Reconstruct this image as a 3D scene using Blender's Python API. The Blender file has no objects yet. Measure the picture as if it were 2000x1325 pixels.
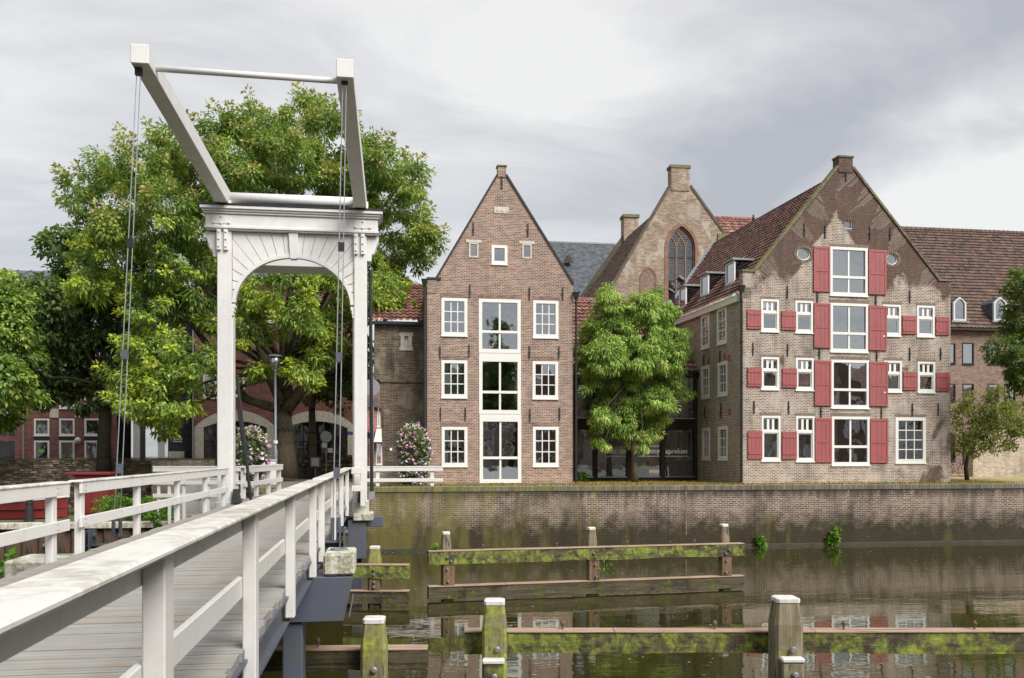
import bpy, bmesh, math, random
import numpy as np
from mathutils import Vector, Matrix
random.seed(7)
RNG = np.random.default_rng(11)
SC = bpy.context.scene
COL = SC.collection
R = math.radians

# ------------------------------------------------------------------ camera, light, exposure
FPX = 1750.0            # focal length in photo pixels (photo is 2000 wide)
EYE = 1.38              # eye height above the bridge deck
HZ = 888.0              # horizon row
PSI = math.atan(255.0 / FPX)   # heading right of the bridge axis
CP, SP = math.cos(PSI), math.sin(PSI)
cam_d = bpy.data.cameras.new('camera')
cam = bpy.data.objects.new('camera', cam_d); COL.objects.link(cam)
cam.location = (0, 0, EYE); cam.rotation_euler = (R(90), 0, -PSI)
cam_d.sensor_width = 36.0; cam_d.lens = 36.0 * FPX / 2000.0
cam_d.shift_y = (HZ - 662.5) / 2000.0
cam_d.clip_start = 0.1; cam_d.clip_end = 4000
SC.camera = cam

SUN_V = Vector((0.55, -0.75, 0.95)).normalized()
world = bpy.data.worlds.new('World'); SC.world = world; world.use_nodes = True
wn = world.node_tree; wn.nodes.clear()
def wnode(t, **k):
    n = wn.nodes.new(t)
    for a, b in k.items(): setattr(n, a, b)
    return n
w_out = wnode('ShaderNodeOutputWorld'); w_bg = wnode('ShaderNodeBackground')
w_sky = wnode('ShaderNodeTexSky', sky_type='NISHITA'); w_sky.sun_disc = False
w_sky.sun_elevation = math.asin(SUN_V.z); w_sky.sun_rotation = math.atan2(SUN_V.x, SUN_V.y)
w_tc = wnode('ShaderNodeTexCoord')
# cloud deck: direction projected on a flat layer overhead, so streaks run as real stratus does
w_sep = wnode('ShaderNodeSeparateXYZ'); wn.links.new(w_tc.outputs['Generated'], w_sep.inputs[0])
def wmath(op, a, b=None):
    n = wnode('ShaderNodeMath', operation=op)
    for i, v in enumerate((a, b)):
        if v is None: continue
        if isinstance(v, (int, float)): n.inputs[i].default_value = v
        else: wn.links.new(v, n.inputs[i])
    return n.outputs[0]
zz = wmath('ADD', wmath('MAXIMUM', w_sep.outputs[2], 0.0), 0.22)
cx = wmath('DIVIDE', w_sep.outputs[0], zz); cy = wmath('DIVIDE', w_sep.outputs[1], zz)
w_cmb = wnode('ShaderNodeCombineXYZ'); wn.links.new(cx, w_cmb.inputs[0]); wn.links.new(cy, w_cmb.inputs[1])
w_map = wnode('ShaderNodeMapping'); wn.links.new(w_cmb.outputs[0], w_map.inputs[0])
w_map.inputs['Location'].default_value = (0.35, 1.9, 0.0)
w_map.inputs['Rotation'].default_value = (0, 0, R(-28))
w_map.inputs['Scale'].default_value = (0.62, 1.0, 1.0)
w_n1 = wnode('ShaderNodeTexNoise'); w_n1.inputs['Scale'].default_value = 0.75
w_n1.inputs['Detail'].default_value = 5.0; w_n1.inputs['Roughness'].default_value = 0.46; w_n1.inputs['Distortion'].default_value = 0.5
wn.links.new(w_map.outputs[0], w_n1.inputs['Vector'])
w_n2 = wnode('ShaderNodeTexNoise'); w_n2.inputs['Scale'].default_value = 2.6
w_n2.inputs['Detail'].default_value = 8.0; w_n2.inputs['Roughness'].default_value = 0.58; w_n2.inputs['Distortion'].default_value = 0.7
wn.links.new(w_map.outputs[0], w_n2.inputs['Vector'])
cl = wmath('ADD', wmath('MULTIPLY', w_n1.outputs[0], 0.62), wmath('SUBTRACT', wmath('MULTIPLY', w_n2.outputs[0], 0.62), 0.12))
# two broad features of this cloud deck: a grey bank, and a thin bright gap low on its right
w_wob = wnode('ShaderNodeVectorMath', operation='SCALE'); w_wob.inputs['Scale'].default_value = 0.55
w_n3 = wnode('ShaderNodeTexNoise'); w_n3.inputs['Scale'].default_value = 2.2; w_n3.inputs['Detail'].default_value = 5.0
w_m3 = wnode('ShaderNodeMapping'); w_m3.inputs['Scale'].default_value = (0.8, 0.8, 2.4); w_m3.inputs['Rotation'].default_value = (R(-8), R(16), 0); wn.links.new(w_tc.outputs['Generated'], w_m3.inputs[0]); wn.links.new(w_m3.outputs[0], w_n3.inputs['Vector']); wn.links.new(w_n3.outputs['Color'], w_wob.inputs[0])
w_add = wnode('ShaderNodeVectorMath', operation='ADD'); wn.links.new(w_tc.outputs['Generated'], w_add.inputs[0]); wn.links.new(w_wob.outputs[0], w_add.inputs[1])
def bank(v, lo, hi, amt):
    q = Vector(v) + Vector((0.275, 0.275, 0.275)); 
    d = wnode('ShaderNodeVectorMath', operation='DISTANCE'); wn.links.new(w_add.outputs[0], d.inputs[0]); d.inputs[1].default_value = q
    m = wnode('ShaderNodeMapRange', interpolation_type='SMOOTHSTEP'); wn.links.new(d.outputs['Value'], m.inputs[0])
    for i, x in ((1, lo), (2, hi), (3, amt), (4, 0.0)): m.inputs[i].default_value = x
    return m.outputs[0]
cl = wmath('ADD', cl, bank((0.47, 0.79, 0.38), 0.05, 0.46, -0.25))
cl = wmath('ADD', cl, bank((0.10, 0.87, 0.48), 0.04, 0.40, 0.17))
cl = wmath('ADD', cl, bank((-0.30, 0.82, 0.42), 0.05, 0.6, 0.06))
cl = wmath('ADD', cl, bank((0.60, 0.765, 0.235), 0.03, 0.24, 0.42))
w_ramp = wnode('ShaderNodeValToRGB')
wn.links.new(cl, w_ramp.inputs[0])
el = w_ramp.color_ramp.elements
el[0].position = 0.30; el[0].color = (0.215, 0.22, 0.237, 1)
el[1].position = 0.66; el[1].color = (0.395, 0.392, 0.386, 1)
e = el.new(0.48); e.color = (0.29, 0.293, 0.303, 1)
w_scl = wnode('ShaderNodeVectorMath', operation='SCALE'); w_scl.inputs['Scale'].default_value = 0.08
wn.links.new(w_sky.outputs[0], w_scl.inputs[0])
w_mix = wnode('ShaderNodeMixRGB'); w_mix.inputs[0].default_value = 0.93
wn.links.new(w_scl.outputs[0], w_mix.inputs[1]); wn.links.new(w_ramp.outputs[0], w_mix.inputs[2])
wn.links.new(w_mix.outputs[0], w_bg.inputs[0]); w_bg.inputs[1].default_value = 0.90
wn.links.new(w_bg.outputs[0], w_out.inputs[0])

sun_d = bpy.data.lights.new('sun', 'SUN'); sun_d.energy = 2.2; sun_d.angle = R(38); sun_d.color = (1.0, 0.965, 0.92)
sun = bpy.data.objects.new('sun', sun_d); COL.objects.link(sun)
sun.rotation_euler = SUN_V.to_track_quat('Z', 'Y').to_euler()
SC.view_settings.view_transform = 'Standard'; SC.view_settings.look = 'None'
SC.view_settings.gamma = 1.0; SC.view_settings.use_curve_mapping = False
SC.view_settings.exposure = 1.36
SC.cycles.max_bounces = 7; SC.cycles.diffuse_bounces = 5; SC.cycles.glossy_bounces = 4
SC.cycles.transmission_bounces = 4; SC.cycles.transparent_max_bounces = 10
SC.cycles.caustics_reflective = False; SC.cycles.caustics_refractive = False

# ------------------------------------------------------------------ finding real places from photo measurements
def ray(px, py):
    r = (px - 1000.0) / FPX
    return (r * CP + SP, CP - r * SP, (HZ - py) / FPX)
def at_y(px, py, Y):
    d = ray(px, py); t = Y / d[1]
    return (t * d[0], Y, EYE + t * d[2])
def at_z(px, py, z):
    d = ray(px, py); t = (z - EYE) / d[2]
    return (t * d[0], t * d[1], z)
class Frame:
    """A vertical wall plane: origin, heading; to() gives distance along it and height."""
    def __init__(s, ox, oy, ang=0.0):
        s.ox, s.oy, s.a = ox, oy, ang
        s.c, s.s = math.cos(ang), math.sin(ang)
    def to(s, px, py, off=0.0):
        d = ray(px, py)
        n = (-s.s, s.c)
        t = (s.ox * n[0] + s.oy * n[1] + off) / (d[0] * n[0] + d[1] * n[1])
        x, y = t * d[0] - s.ox, t * d[1] - s.oy
        return (x * s.c + y * s.s, EYE + t * d[2])
    def rect(s, x0, x1, y0, y1):
        ym, xm = (y0 + y1) / 2, (x0 + x1) / 2
        return (s.to(x0, ym)[0], s.to(x1, ym)[0], s.to(xm, y1)[1], s.to(xm, y0)[1])

# ------------------------------------------------------------------ object helpers
def tag(o, label=None, cat=None, group=None, kind=None):
    if label: o['label'] = label
    if cat: o['category'] = cat
    if group: o['group'] = group
    if kind: o['kind'] = kind
    return o
def thing(name, label, cat, loc=(0, 0, 0), rz=0.0, group=None):
    o = bpy.data.objects.new(name, None); COL.objects.link(o)
    o.empty_display_size = 0.2
    o.location = loc; o.rotation_euler = (0, 0, rz)
    return tag(o, label, cat, group)
def copy_tree(o, parent=None):
    c = o.copy(); COL.objects.link(c)
    if parent is not None: c.parent = parent
    for ch in list(o.children): copy_tree(ch, c)
    return c
def box_uv(me):
    n = len(me.loops)
    if n == 0: return
    co = np.empty(len(me.vertices) * 3); me.vertices.foreach_get('co', co); co = co.reshape(-1, 3)
    nr = np.empty(len(me.polygons) * 3); me.polygons.foreach_get('normal', nr); nr = nr.reshape(-1, 3)
    lt = np.empty(len(me.polygons), dtype=np.int32); me.polygons.foreach_get('loop_total', lt)
    vi = np.empty(n, dtype=np.int32); me.loops.foreach_get('vertex_index', vi)
    ln = np.repeat(nr, lt, axis=0); p = co[vi]
    t = np.stack([-ln[:, 1], ln[:, 0], np.zeros(n)], 1)
    l = np.linalg.norm(t, axis=1); flat = l < 1e-3
    t[flat] = (1, 0, 0); l[flat] = 1; t /= l[:, None]
    b = np.cross(ln, t)
    uv = np.stack([(p * t).sum(1), (p * b).sum(1)], 1)
    ul = me.uv_layers.new(name='UVMap'); ul.data.foreach_set('uv', uv.ravel())
class MB:
    def __init__(s, T=None):
        s.v = []; s.f = []; s.T = T; s.uv = None
    def add(s, vs, fs):
        k = len(s.v); s.v += [tuple(p) for p in vs]; s.f += [tuple(i + k for i in f) for f in fs]; return s
    def box(s, x0, x1, y0, y1, z0, z1):
        return s.add([(x0, y0, z0), (x1, y0, z0), (x1, y1, z0), (x0, y1, z0), (x0, y0, z1), (x1, y0, z1), (x1, y1, z1), (x0, y1, z1)],
                     [(0, 3, 2, 1), (4, 5, 6, 7), (0, 1, 5, 4), (1, 2, 6, 5), (2, 3, 7, 6), (3, 0, 4, 7)])
    def hexa(s, b4, t4):
        return s.add(list(b4) + list(t4), [(0, 3, 2, 1), (4, 5, 6, 7), (0, 1, 5, 4), (1, 2, 6, 5), (2, 3, 7, 6), (3, 0, 4, 7)])
    def beam(s, a, b, w, h, up=(0, 0, 1)):
        a, b = Vector(a), Vector(b); d = (b - a).normalized(); u = Vector(up)
        x = d.cross(u).normalized(); u = x.cross(d).normalized(); x = x * w / 2; u = u * h / 2
        return s.hexa([a - x - u, a + x - u, b + x - u, b - x - u], [a - x + u, a + x + u, b + x + u, b - x + u])
    def prism(s, pts, y0, y1):
        """polygon in x,z (counter-clockwise seen from -y) pushed from y0 to y1"""
        n = len(pts)
        return s.add([(x, y0, z) for x, z in pts] + [(x, y1, z) for x, z in pts],
                     [tuple(range(n)), tuple(range(2 * n - 1, n - 1, -1))] + [(i, i + n, (i + 1) % n + n, (i + 1) % n) for i in range(n)])
    def prism_z(s, pts, z0, z1):
        n = len(pts)
        return s.add([(x, y, z0) for x, y in pts] + [(x, y, z1) for x, y in pts],
                     [tuple(range(n - 1, -1, -1)), tuple(range(n, 2 * n))] + [(i, (i + 1) % n, (i + 1) % n + n, i + n) for i in range(n)])
    def prism_x(s, pts, x0, x1):
        """polygon in y,z pushed along x"""
        n = len(pts)
        return s.add([(x0, y, z) for y, z in pts] + [(x1, y, z) for y, z in pts],
                     [tuple(range(n - 1, -1, -1)), tuple(range(n, 2 * n))] + [(i, (i + 1) % n, (i + 1) % n + n, i + n) for i in range(n)])
    def quad(s, a, b, c, d): return s.add([a, b, c, d], [(0, 1, 2, 3)])
    def tube(s, path, rad, n=8, caps=True):
        path = [Vector(p) for p in path]
        if not hasattr(rad, '__len__'): rad = [rad] * len(path)
        vs, fs = [], []; x = None
        for i, p in enumerate(path):
            d = (path[min(i + 1, len(path) - 1)] - path[max(i - 1, 0)]).normalized()
            if x is None: x = d.orthogonal().normalized()
            else: x = (x - d * x.dot(d)).normalized()
            y = d.cross(x)
            for k in range(n):
                a = 2 * math.pi * k / n
                vs.append(p + (x * math.cos(a) + y * math.sin(a)) * rad[i])
        for i in range(len(path) - 1):
            for k in range(n):
                fs.append((i * n + k, i * n + (k + 1) % n, (i + 1) * n + (k + 1) % n, (i + 1) * n + k))
        if caps:
            fs.append(tuple(range(n - 1, -1, -1))); fs.append(tuple(range((len(path) - 1) * n, len(path) * n)))
        return s.add(vs, fs)
    def lathe(s, prof, c=(0, 0, 0), n=12, sy=1.0):
        """prof: (radius, z) pairs from bottom to top"""
        vs, fs = [], []
        for r, z in prof:
            for k in range(n):
                a = 2 * math.pi * k / n
                vs.append((c[0] + r * math.cos(a), c[1] + r * sy * math.sin(a), c[2] + z))
        for i in range(len(prof) - 1):
            for k in range(n):
                fs.append((i * n + k, i * n + (k + 1) % n, (i + 1) * n + (k + 1) % n, (i + 1) * n + k))
        fs.append(tuple(range(n - 1, -1, -1))); fs.append(tuple(range((len(prof) - 1) * n, len(prof) * n)))
        return s.add(vs, fs)
    def build(s, name, mat, parent=None, bevel=0.0, smooth=False, label=None, kind=None, origin=None):
        v = np.array(s.v, dtype=float).reshape(-1, 3)
        if s.T:
            ox, oy, a = s.T; c, q = math.cos(a), math.sin(a)
            v = np.stack([ox + v[:, 0] * c - v[:, 1] * q, oy + v[:, 0] * q + v[:, 1] * c, v[:, 2]], 1)
        if origin is not None: v = v - np.array(origin)
        me = bpy.data.meshes.new(name)
        me.from_pydata(v.tolist(), [], s.f); me.update()
        if s.uv is not None:
            ul = me.uv_layers.new(name='UVMap'); ul.data.foreach_set('uv', np.array(s.uv, dtype=float).ravel())
        else: box_uv(me)
        o = bpy.data.objects.new(name, me); COL.objects.link(o)
        if origin is not None: o.location = origin
        if parent is not None: o.parent = parent
        if mat is not None: me.materials.append(mat)
        if smooth:
            me.polygons.foreach_set('use_smooth', [True] * len(me.polygons))
        if bevel:
            m = o.modifiers.new('bevel', 'BEVEL'); m.width = bevel; m.segments = 1; m.limit_method = 'ANGLE'
        return tag(o, label, None, None, kind)

# ------------------------------------------------------------------ materials
class NT:
    def __init__(s, name):
        s.m = bpy.data.materials.new(name); s.m.use_nodes = True; s.t = s.m.node_tree
        s.b = s.t.nodes['Principled BSDF']; s.out = s.t.nodes['Material Output']
    def n(s, t, ins=None, **k):
        x = s.t.nodes.new(t)
        for a, b in k.items(): setattr(x, a, b)
        for a, b in (ins or {}).items(): s.set(x.inputs[a], b)
        return x
    def set(s, i, v):
        if hasattr(v, 'is_output'): s.t.links.new(v, i)
        elif hasattr(v, 'outputs'): s.t.links.new(v.outputs[0], i)
        else:
            if isinstance(v, tuple) and len(v) == 3 and i.type == 'RGBA': v = v + (1,)
            i.default_value = v
    def p(s, **k):
        for a, b in k.items(): s.set(s.b.inputs[a.replace('_', ' ')], b)
        return s
    def uv(s, scale=(1, 1, 1), rot=0.0, loc=(0, 0, 0)):
        u = s.n('ShaderNodeUVMap'); m = s.n('ShaderNodeMapping', {0: u})
        m.inputs['Scale'].default_value = scale; m.inputs['Rotation'].default_value = (0, 0, rot); m.inputs['Location'].default_value = loc
        return m.outputs[0]
    def obj(s, scale=(1, 1, 1)):
        u = s.n('ShaderNodeTexCoord'); m = s.n('ShaderNodeMapping', {0: u.outputs['Object']})
        m.inputs['Scale'].default_value = scale
        return m.outputs[0]
    def noise(s, vec, scale, detail=4.0, rough=0.55, dist=0.0):
        return s.n('ShaderNodeTexNoise', {'Vector': vec, 'Scale': scale, 'Detail': detail, 'Roughness': rough, 'Distortion': dist}).outputs[0]
    def math(s, op, a, b=0.0, clamp=False):
        x = s.n('ShaderNodeMath', {0: a, 1: b}, operation=op); x.use_clamp = clamp; return x.outputs[0]
    def ramp(s, f, *stops):
        x = s.n('ShaderNodeValToRGB', {0: f}); e = x.color_ramp.elements
        for i, (p_, c) in enumerate(stops):
            if not hasattr(c, '__len__'): c = (c, c, c)
            if i < 2: q = e[i]; q.position = p_
            else: q = e.new(p_)
            q.color = tuple(c) + (1,)
        return x.outputs[0]
    def mix(s, f, a, b, mode='MIX'):
        x = s.n('ShaderNodeMixRGB', {0: f, 1: a, 2: b}, blend_type=mode); return x.outputs[0]
    def bump(s, h, strength=0.5, dist=0.01):
        s.set(s.b.inputs['Normal'], s.n('ShaderNodeBump', {'Height': h, 'Strength': strength, 'Distance': dist})); return s

def flat(name, c, rough=0.6, metal=0.0, var=0.25, scale=6.0, spec=0.5):
    t = NT(name); o = t.obj()
    n = t.noise(o, scale, 5.0, 0.6)
    d = tuple(x * (1 - var) for x in c)
    t.p(Base_Color=t.mix(t.ramp(n, (0.3, 0.0), (0.7, 1.0)), d, c), Roughness=rough, Metallic=metal)
    t.b.inputs['Specular IOR Level'].default_value = spec
    return t.m

def brick_mat(name, c1, c2, mortar, stain=(0.05, 0.045, 0.04), stain_amt=0.45, w=0.22, h=0.075, moss=None, mort=0.012, patch=None, bump=0.3, light=None, low=None, high=None):
    """courses of brick in metres; stains, worn patches and moss have shapes of their own"""
    t = NT(name); u = t.uv()
    b = t.n('ShaderNodeTexBrick', {'Vector': u, 'Color1': c1, 'Color2': c2, 'Mortar': mortar, 'Scale': 1.0, 'Mortar Size': mort, 'Mortar Smooth': 0.2, 'Bias': -0.1, 'Brick Width': w, 'Row Height': h})
    # every brick its own tone
    sep = t.n('ShaderNodeSeparateXYZ', {0: u})
    row = t.math('FLOOR', t.math('DIVIDE', sep.outputs[1], h))
    off = t.math('MULTIPLY', t.math('MODULO', row, 2.0), 0.5)
    col = t.math('FLOOR', t.math('ADD', t.math('DIVIDE', sep.outputs[0], w), off))
    wn_ = t.n('ShaderNodeTexWhiteNoise', {0: t.n('ShaderNodeCombineXYZ', {0: col, 1: row}).outputs[0]}, noise_dimensions='2D')
    hsv = t.n('ShaderNodeHueSaturation', {'Color': b.outputs[0], 'Hue': t.math('ADD', t.math('MULTIPLY', wn_.outputs[0], 0.03), 0.485), 'Saturation': 1.0,
               'Value': t.math('ADD', t.math('MULTIPLY', wn_.outputs[0], 0.75), 0.62)})
    bc = t.mix(b.outputs['Fac'], hsv.outputs[0], b.outputs[0])
    if light:
        ln = t.ramp(t.noise(u, 0.8, 6.0, 0.65, 0.6), (0.52, 0.0), (0.6, 1.0))
        bc = t.mix(t.math('MULTIPLY', ln, 0.55), bc, light)
    if patch:   # remains of a smooth dark coat, with ragged borders
        pc, zlo, zhi, amt, pcx = patch
        pn = t.noise(u, 0.55, 7.0, 0.62, 0.8)
        zr = t.n('ShaderNodeMapRange', {0: sep.outputs[1], 1: zlo, 2: zhi, 3: 0.0, 4: amt}).outputs[0]
        xd = t.math('ABSOLUTE', t.math('SUBTRACT', sep.outputs[0], pcx))
        cz = t.n('ShaderNodeMapRange', {0: sep.outputs[1], 1: zlo + 0.3, 2: zlo + 4.3, 3: 2.5, 4: -0.1}).outputs[0]
        hollow = t.n('ShaderNodeMapRange', {0: t.math('SUBTRACT', xd, cz), 1: -0.25, 2: 0.25, 3: -0.45, 4: 0.0}).outputs[0]
        pm = t.ramp(t.math('ADD', t.math('ADD', pn, zr), hollow), (0.565, 0.0), (0.655, 1.0))
        fine = t.mix(t.ramp(t.noise(u, 9.0, 4.0), (0.35, 0.0), (0.7, 1.0)), tuple(x * 0.6 for x in pc), tuple(x * 1.45 for x in pc))
        bc = t.mix(t.math('MULTIPLY', pm, 0.9), bc, fine)
    big = t.noise(u, 0.5, 6.0, 0.62)
    streak = t.noise(t.uv((2.6, 0.25, 1)), 1.0, 5.0, 0.6)
    sm = t.ramp(t.math('MULTIPLY', t.math('ADD', big, streak), 0.5), (0.47, 0.0), (0.66, 1.0))
    bc = t.mix(t.math('MULTIPLY', sm, stain_amt), bc, stain)
    if low:     # wet, algae covered foot of a wall
        lc, z0, z1 = low
        zr = t.n('ShaderNodeMapRange', {0: sep.outputs[1], 1: z0, 2: z1, 3: 1.0, 4: 0.0}).outputs[0]
        lm = t.ramp(t.math('ADD', zr, t.math('MULTIPLY', t.math('SUBTRACT', t.noise(u, 1.6, 7.0, 0.66), 0.5), 1.1)), (0.22, 0.0), (0.66, 1.0))
        bc = t.mix(t.math('MULTIPLY', lm, 0.92), bc, lc)
    if high:    # dark runs below the coping
        hc, z0, z1 = high
        zr = t.n('ShaderNodeMapRange', {0: sep.outputs[1], 1: z0, 2: z1, 3: 0.0, 4: 1.0}).outputs[0]
        hm = t.ramp(t.math('ADD', zr, t.math('MULTIPLY', t.math('SUBTRACT', t.noise(t.uv((3.2, 0.35, 1)), 1.0, 6.0, 0.65), 0.5), 1.8)), (0.45, 0.0), (0.95, 1.0))
        bc = t.mix(t.math('MULTIPLY', hm, 0.8), bc, hc)
    if moss:
        mc, x0, x1, amt = moss
        mn = t.noise(t.uv((1.2, 0.22, 1)), 1.0, 6.0, 0.65)
        xr = t.n('ShaderNodeMapRange', {0: sep.outputs[0], 1: x0, 2: x1, 3: 0.18, 4: -0.08}).outputs[0]
        mm = t.ramp(t.math('ADD', mn, xr), (0.5, 0.0), (0.72, 1.0))
        bc = t.mix(t.math('MULTIPLY', mm, amt), bc, mc)
        sp = t.ramp(t.noise(u, 7.0, 3.0, 0.7), (0.68, 0.0), (0.72, 1.0))
        bc = t.mix(t.math('MULTIPLY', sp, 0.5), bc, (0.5, 0.48, 0.42))
    t.p(Base_Color=bc, Roughness=0.9)
    t.b.inputs['Specular IOR Level'].default_value = 0.2
    if bump: t.bump(t.math('SUBTRACT', 1.0, b.outputs['Fac']), bump, 0.012)
    return t.m

def paint(name, c, dirt=(0.42, 0.38, 0.31), amt=0.25, rough=0.45, scale=3.0, th=(0.46, 0.70)):
    t = NT(name); o = t.obj()
    n = t.noise(o, scale, 7.0, 0.65); f = t.noise(o, scale * 9, 4.0, 0.6)
    m = t.ramp(t.math('ADD', t.math('ADD', t.math('MULTIPLY', n, 0.45), t.math('MULTIPLY', f, 0.27)), t.math('MULTIPLY', t.noise(t.obj((7, 7, 0.5)), 1.0, 5.0, 0.6), 0.28)), (th[0], 0.0), (th[1], 1.0))
    t.p(Base_Color=t.mix(t.math('MULTIPLY', m, amt), c, dirt), Roughness=t.math('ADD', t.math('MULTIPLY', m, 0.2), rough))
    t.bump(f, 0.08, 0.01)
    return t.m

def timber(name, c1, c2, green=None, gpos=(0.5, 0.6), grain=(0.8, 14, 1), dark=(0.02, 0.018, 0.012), damt=0.6, chips=False):
    t = NT(name); u = t.uv(grain); o = t.obj()
    g = t.noise(u, 1.0, 6.0, 0.7, 0.3)
    c = t.mix(t.ramp(g, (0.32, 0.0), (0.68, 1.0)), c2, c1)
    cr = t.ramp(t.noise(t.uv((grain[0] * 0.5, grain[1] * 1.8, 1)), 1.0, 3.0, 0.5), (0.36, 1.0), (0.41, 0.0))
    c = t.mix(t.math('MULTIPLY', cr, 0.7), c, dark)
    big = t.noise(o, 1.7, 6.0, 0.65)
    c = t.mix(t.math('MULTIPLY', t.ramp(big, (0.5, 0.0), (0.68, 1.0)), damt), c, dark)
    if green:
        gn = t.noise(o, 2.6, 8.0, 0.72, 0.4)
        gm = t.ramp(gn, (gpos[0], 0.0), (gpos[1], 1.0))
        gg = t.mix(t.ramp(t.noise(o, 11.0, 5.0, 0.7), (0.35, 0.0), (0.65, 1.0)), tuple(x * 0.35 for x in green), green)
        c = t.mix(t.math('MULTIPLY', gm, 0.9), c, gg)
    if chips:
        ch = t.ramp(t.noise(o, 24.0, 2.0, 0.6), (0.70, 0.0), (0.73, 1.0))
        c = t.mix(t.math('MULTIPLY', ch, 0.7), c, (0.55, 0.53, 0.46))
    t.p(Base_Color=c, Roughness=0.85); t.b.inputs['Specular IOR Level'].default_value = 0.25
    t.bump(t.math('ADD', g, t.math('MULTIPLY', big, 0.6)), 0.5, 0.02)
    return t.m

def tile_mat(name, cols, moss=(0.06, 0.065, 0.03), amt=0.4, worn=(0.25, 0.2, 0.17)):
    t = NT(name); u = t.n('ShaderNodeUVMap').outputs[0]
    sep = t.n('ShaderNodeSeparateXYZ', {0: u})
    cell = t.n('ShaderNodeCombineXYZ', {0: t.math('FLOOR', sep.outputs[0]), 1: t.math('FLOOR', sep.outputs[1])}).outputs[0]
    w = t.n('ShaderNodeTexWhiteNoise', {0: cell}, noise_dimensions='2D').outputs[0]
    k = len(cols)
    c = t.ramp(w, *[(i / (k - 1), x) for i, x in enumerate(cols)])
    n = t.noise(t.uv((0.12, 0.12, 1)), 1.0, 6.0, 0.65)
    c = t.mix(t.math('MULTIPLY', t.ramp(n, (0.46, 0.0), (0.66, 1.0)), amt), c, moss)
    f = t.noise(t.uv((1.1, 1.1, 1)), 2.0, 4.0, 0.6)
    c = t.mix(t.math('MULTIPLY', t.ramp(f, (0.52, 0.0), (0.7, 1.0)), 0.45), c, worn)
    t.p(Base_Color=c, Roughness=0.75); t.b.inputs['Specular IOR Level'].default_value = 0.35
    return t.m

def glass_mat(name, tint=(0.62, 0.68, 0.7), refl=0.36, wav=0.02):
    t = NT(name); o = t.obj()
    fr = t.n('ShaderNodeFresnel', {'IOR': 1.5})
    f = t.math('ADD', t.math('MULTIPLY', fr.outputs[0], 1.2), refl, True)
    bp = t.n('ShaderNodeBump', {'Height': t.noise(o, 1.1, 2.0, 0.5), 'Strength': 0.25, 'Distance': wav})
    gl = t.n('ShaderNodeBsdfGlossy', {'Color': (0.92, 0.96, 1.0), 'Roughness': 0.01, 'Normal': bp.outputs[0]})
    tr = t.n('ShaderNodeBsdfTransparent', {'Color': tint})
    mx = t.n('ShaderNodeMixShader', {0: f, 1: tr.outputs[0], 2: gl.outputs[0]})
    t.set(t.out.inputs[0], mx.outputs[0])
    return t.m

def leaf_mat(name, *stops, trans=0.35, rough=0.55):
    t = NT(name)
    a = t.n('ShaderNodeAttribute', attribute_name='tint')
    c = t.ramp(a.outputs['Fac'], *stops)
    t.p(Base_Color=c, Roughness=rough); t.b.inputs['Specular IOR Level'].default_value = 0.3
    tl = t.n('ShaderNodeBsdfTranslucent', {'Color': t.mix(0.5, c, (0.30, 0.42, 0.04), 'MIX')})
    mx = t.n('ShaderNodeMixShader', {0: trans, 1: t.b.outputs[0], 2: tl.outputs[0]})
    t.set(t.out.inputs[0], mx.outputs[0])
    return t.m

M = {}
M['white'] = paint('white_paint', (0.64, 0.63, 0.605), amt=0.32, th=(0.46, 0.64))
M['white_clean'] = paint('portal_paint', (0.655, 0.65, 0.635), dirt=(0.40, 0.37, 0.31), amt=0.30, th=(0.45, 0.64))
M['white_worn'] = paint('worn_white_paint', (0.62, 0.61, 0.575), dirt=(0.20, 0.17, 0.11), amt=0.72, scale=1.5, th=(0.45, 0.60))
M['frame'] = paint('window_frame_paint', (0.70, 0.69, 0.65), dirt=(0.5, 0.48, 0.4), amt=0.2)
M['grey_paint'] = paint('pale_grey_paint', (0.55, 0.56, 0.55), dirt=(0.4, 0.4, 0.37), amt=0.3)
M['steel'] = paint('blue_grey_steel', (0.085, 0.094, 0.132), dirt=(0.075, 0.08, 0.055), amt=0.75, rough=0.4, scale=1.6, th=(0.46, 0.62))
M['galv'] = flat('galvanised_steel', (0.38, 0.39, 0.40), 0.4, 0.6)
M['black'] = flat('black_paint', (0.018, 0.019, 0.022), 0.4)
M['iron'] = flat('black_iron', (0.022, 0.02, 0.02), 0.7)
M['lead'] = flat('lead_sheet', (0.26, 0.27, 0.285), 0.55, 0.2)
M['concrete'] = paint('stained_concrete', (0.62, 0.60, 0.53), dirt=(0.16, 0.16, 0.08), amt=0.9, rough=0.85, scale=2.4, th=(0.44, 0.58))
M['pale_stone'] = flat('pale_stone', (0.60, 0.56, 0.46), 0.85, var=0.3)
M['red_paint'] = paint('shutter_red_paint', (0.31, 0.082, 0.08), dirt=(0.17, 0.042, 0.045), amt=0.7, rough=0.5, scale=2.0)
M['red_box'] = paint('red_box_paint', (0.15, 0.017, 0.018), dirt=(0.16, 0.02, 0.02), amt=0.6)
M['glass'] = glass_mat('window_glass')
M['glass_dark'] = glass_mat('shop_glass', (0.76, 0.8, 0.8), 0.09, 0.03)
M['curtain'] = flat('net_curtain', (0.72, 0.72, 0.70), 0.9, var=0.12, scale=3)
M['interior'] = flat('dim_interior', (0.30, 0.28, 0.26), 0.9, var=0.5, scale=1.5)
M['brick_rose'] = brick_mat('rose_brick', (0.30, 0.165, 0.118), (0.16, 0.105, 0.088), (0.42, 0.375, 0.32), stain=(0.09, 0.08, 0.06), stain_amt=0.35)
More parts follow.
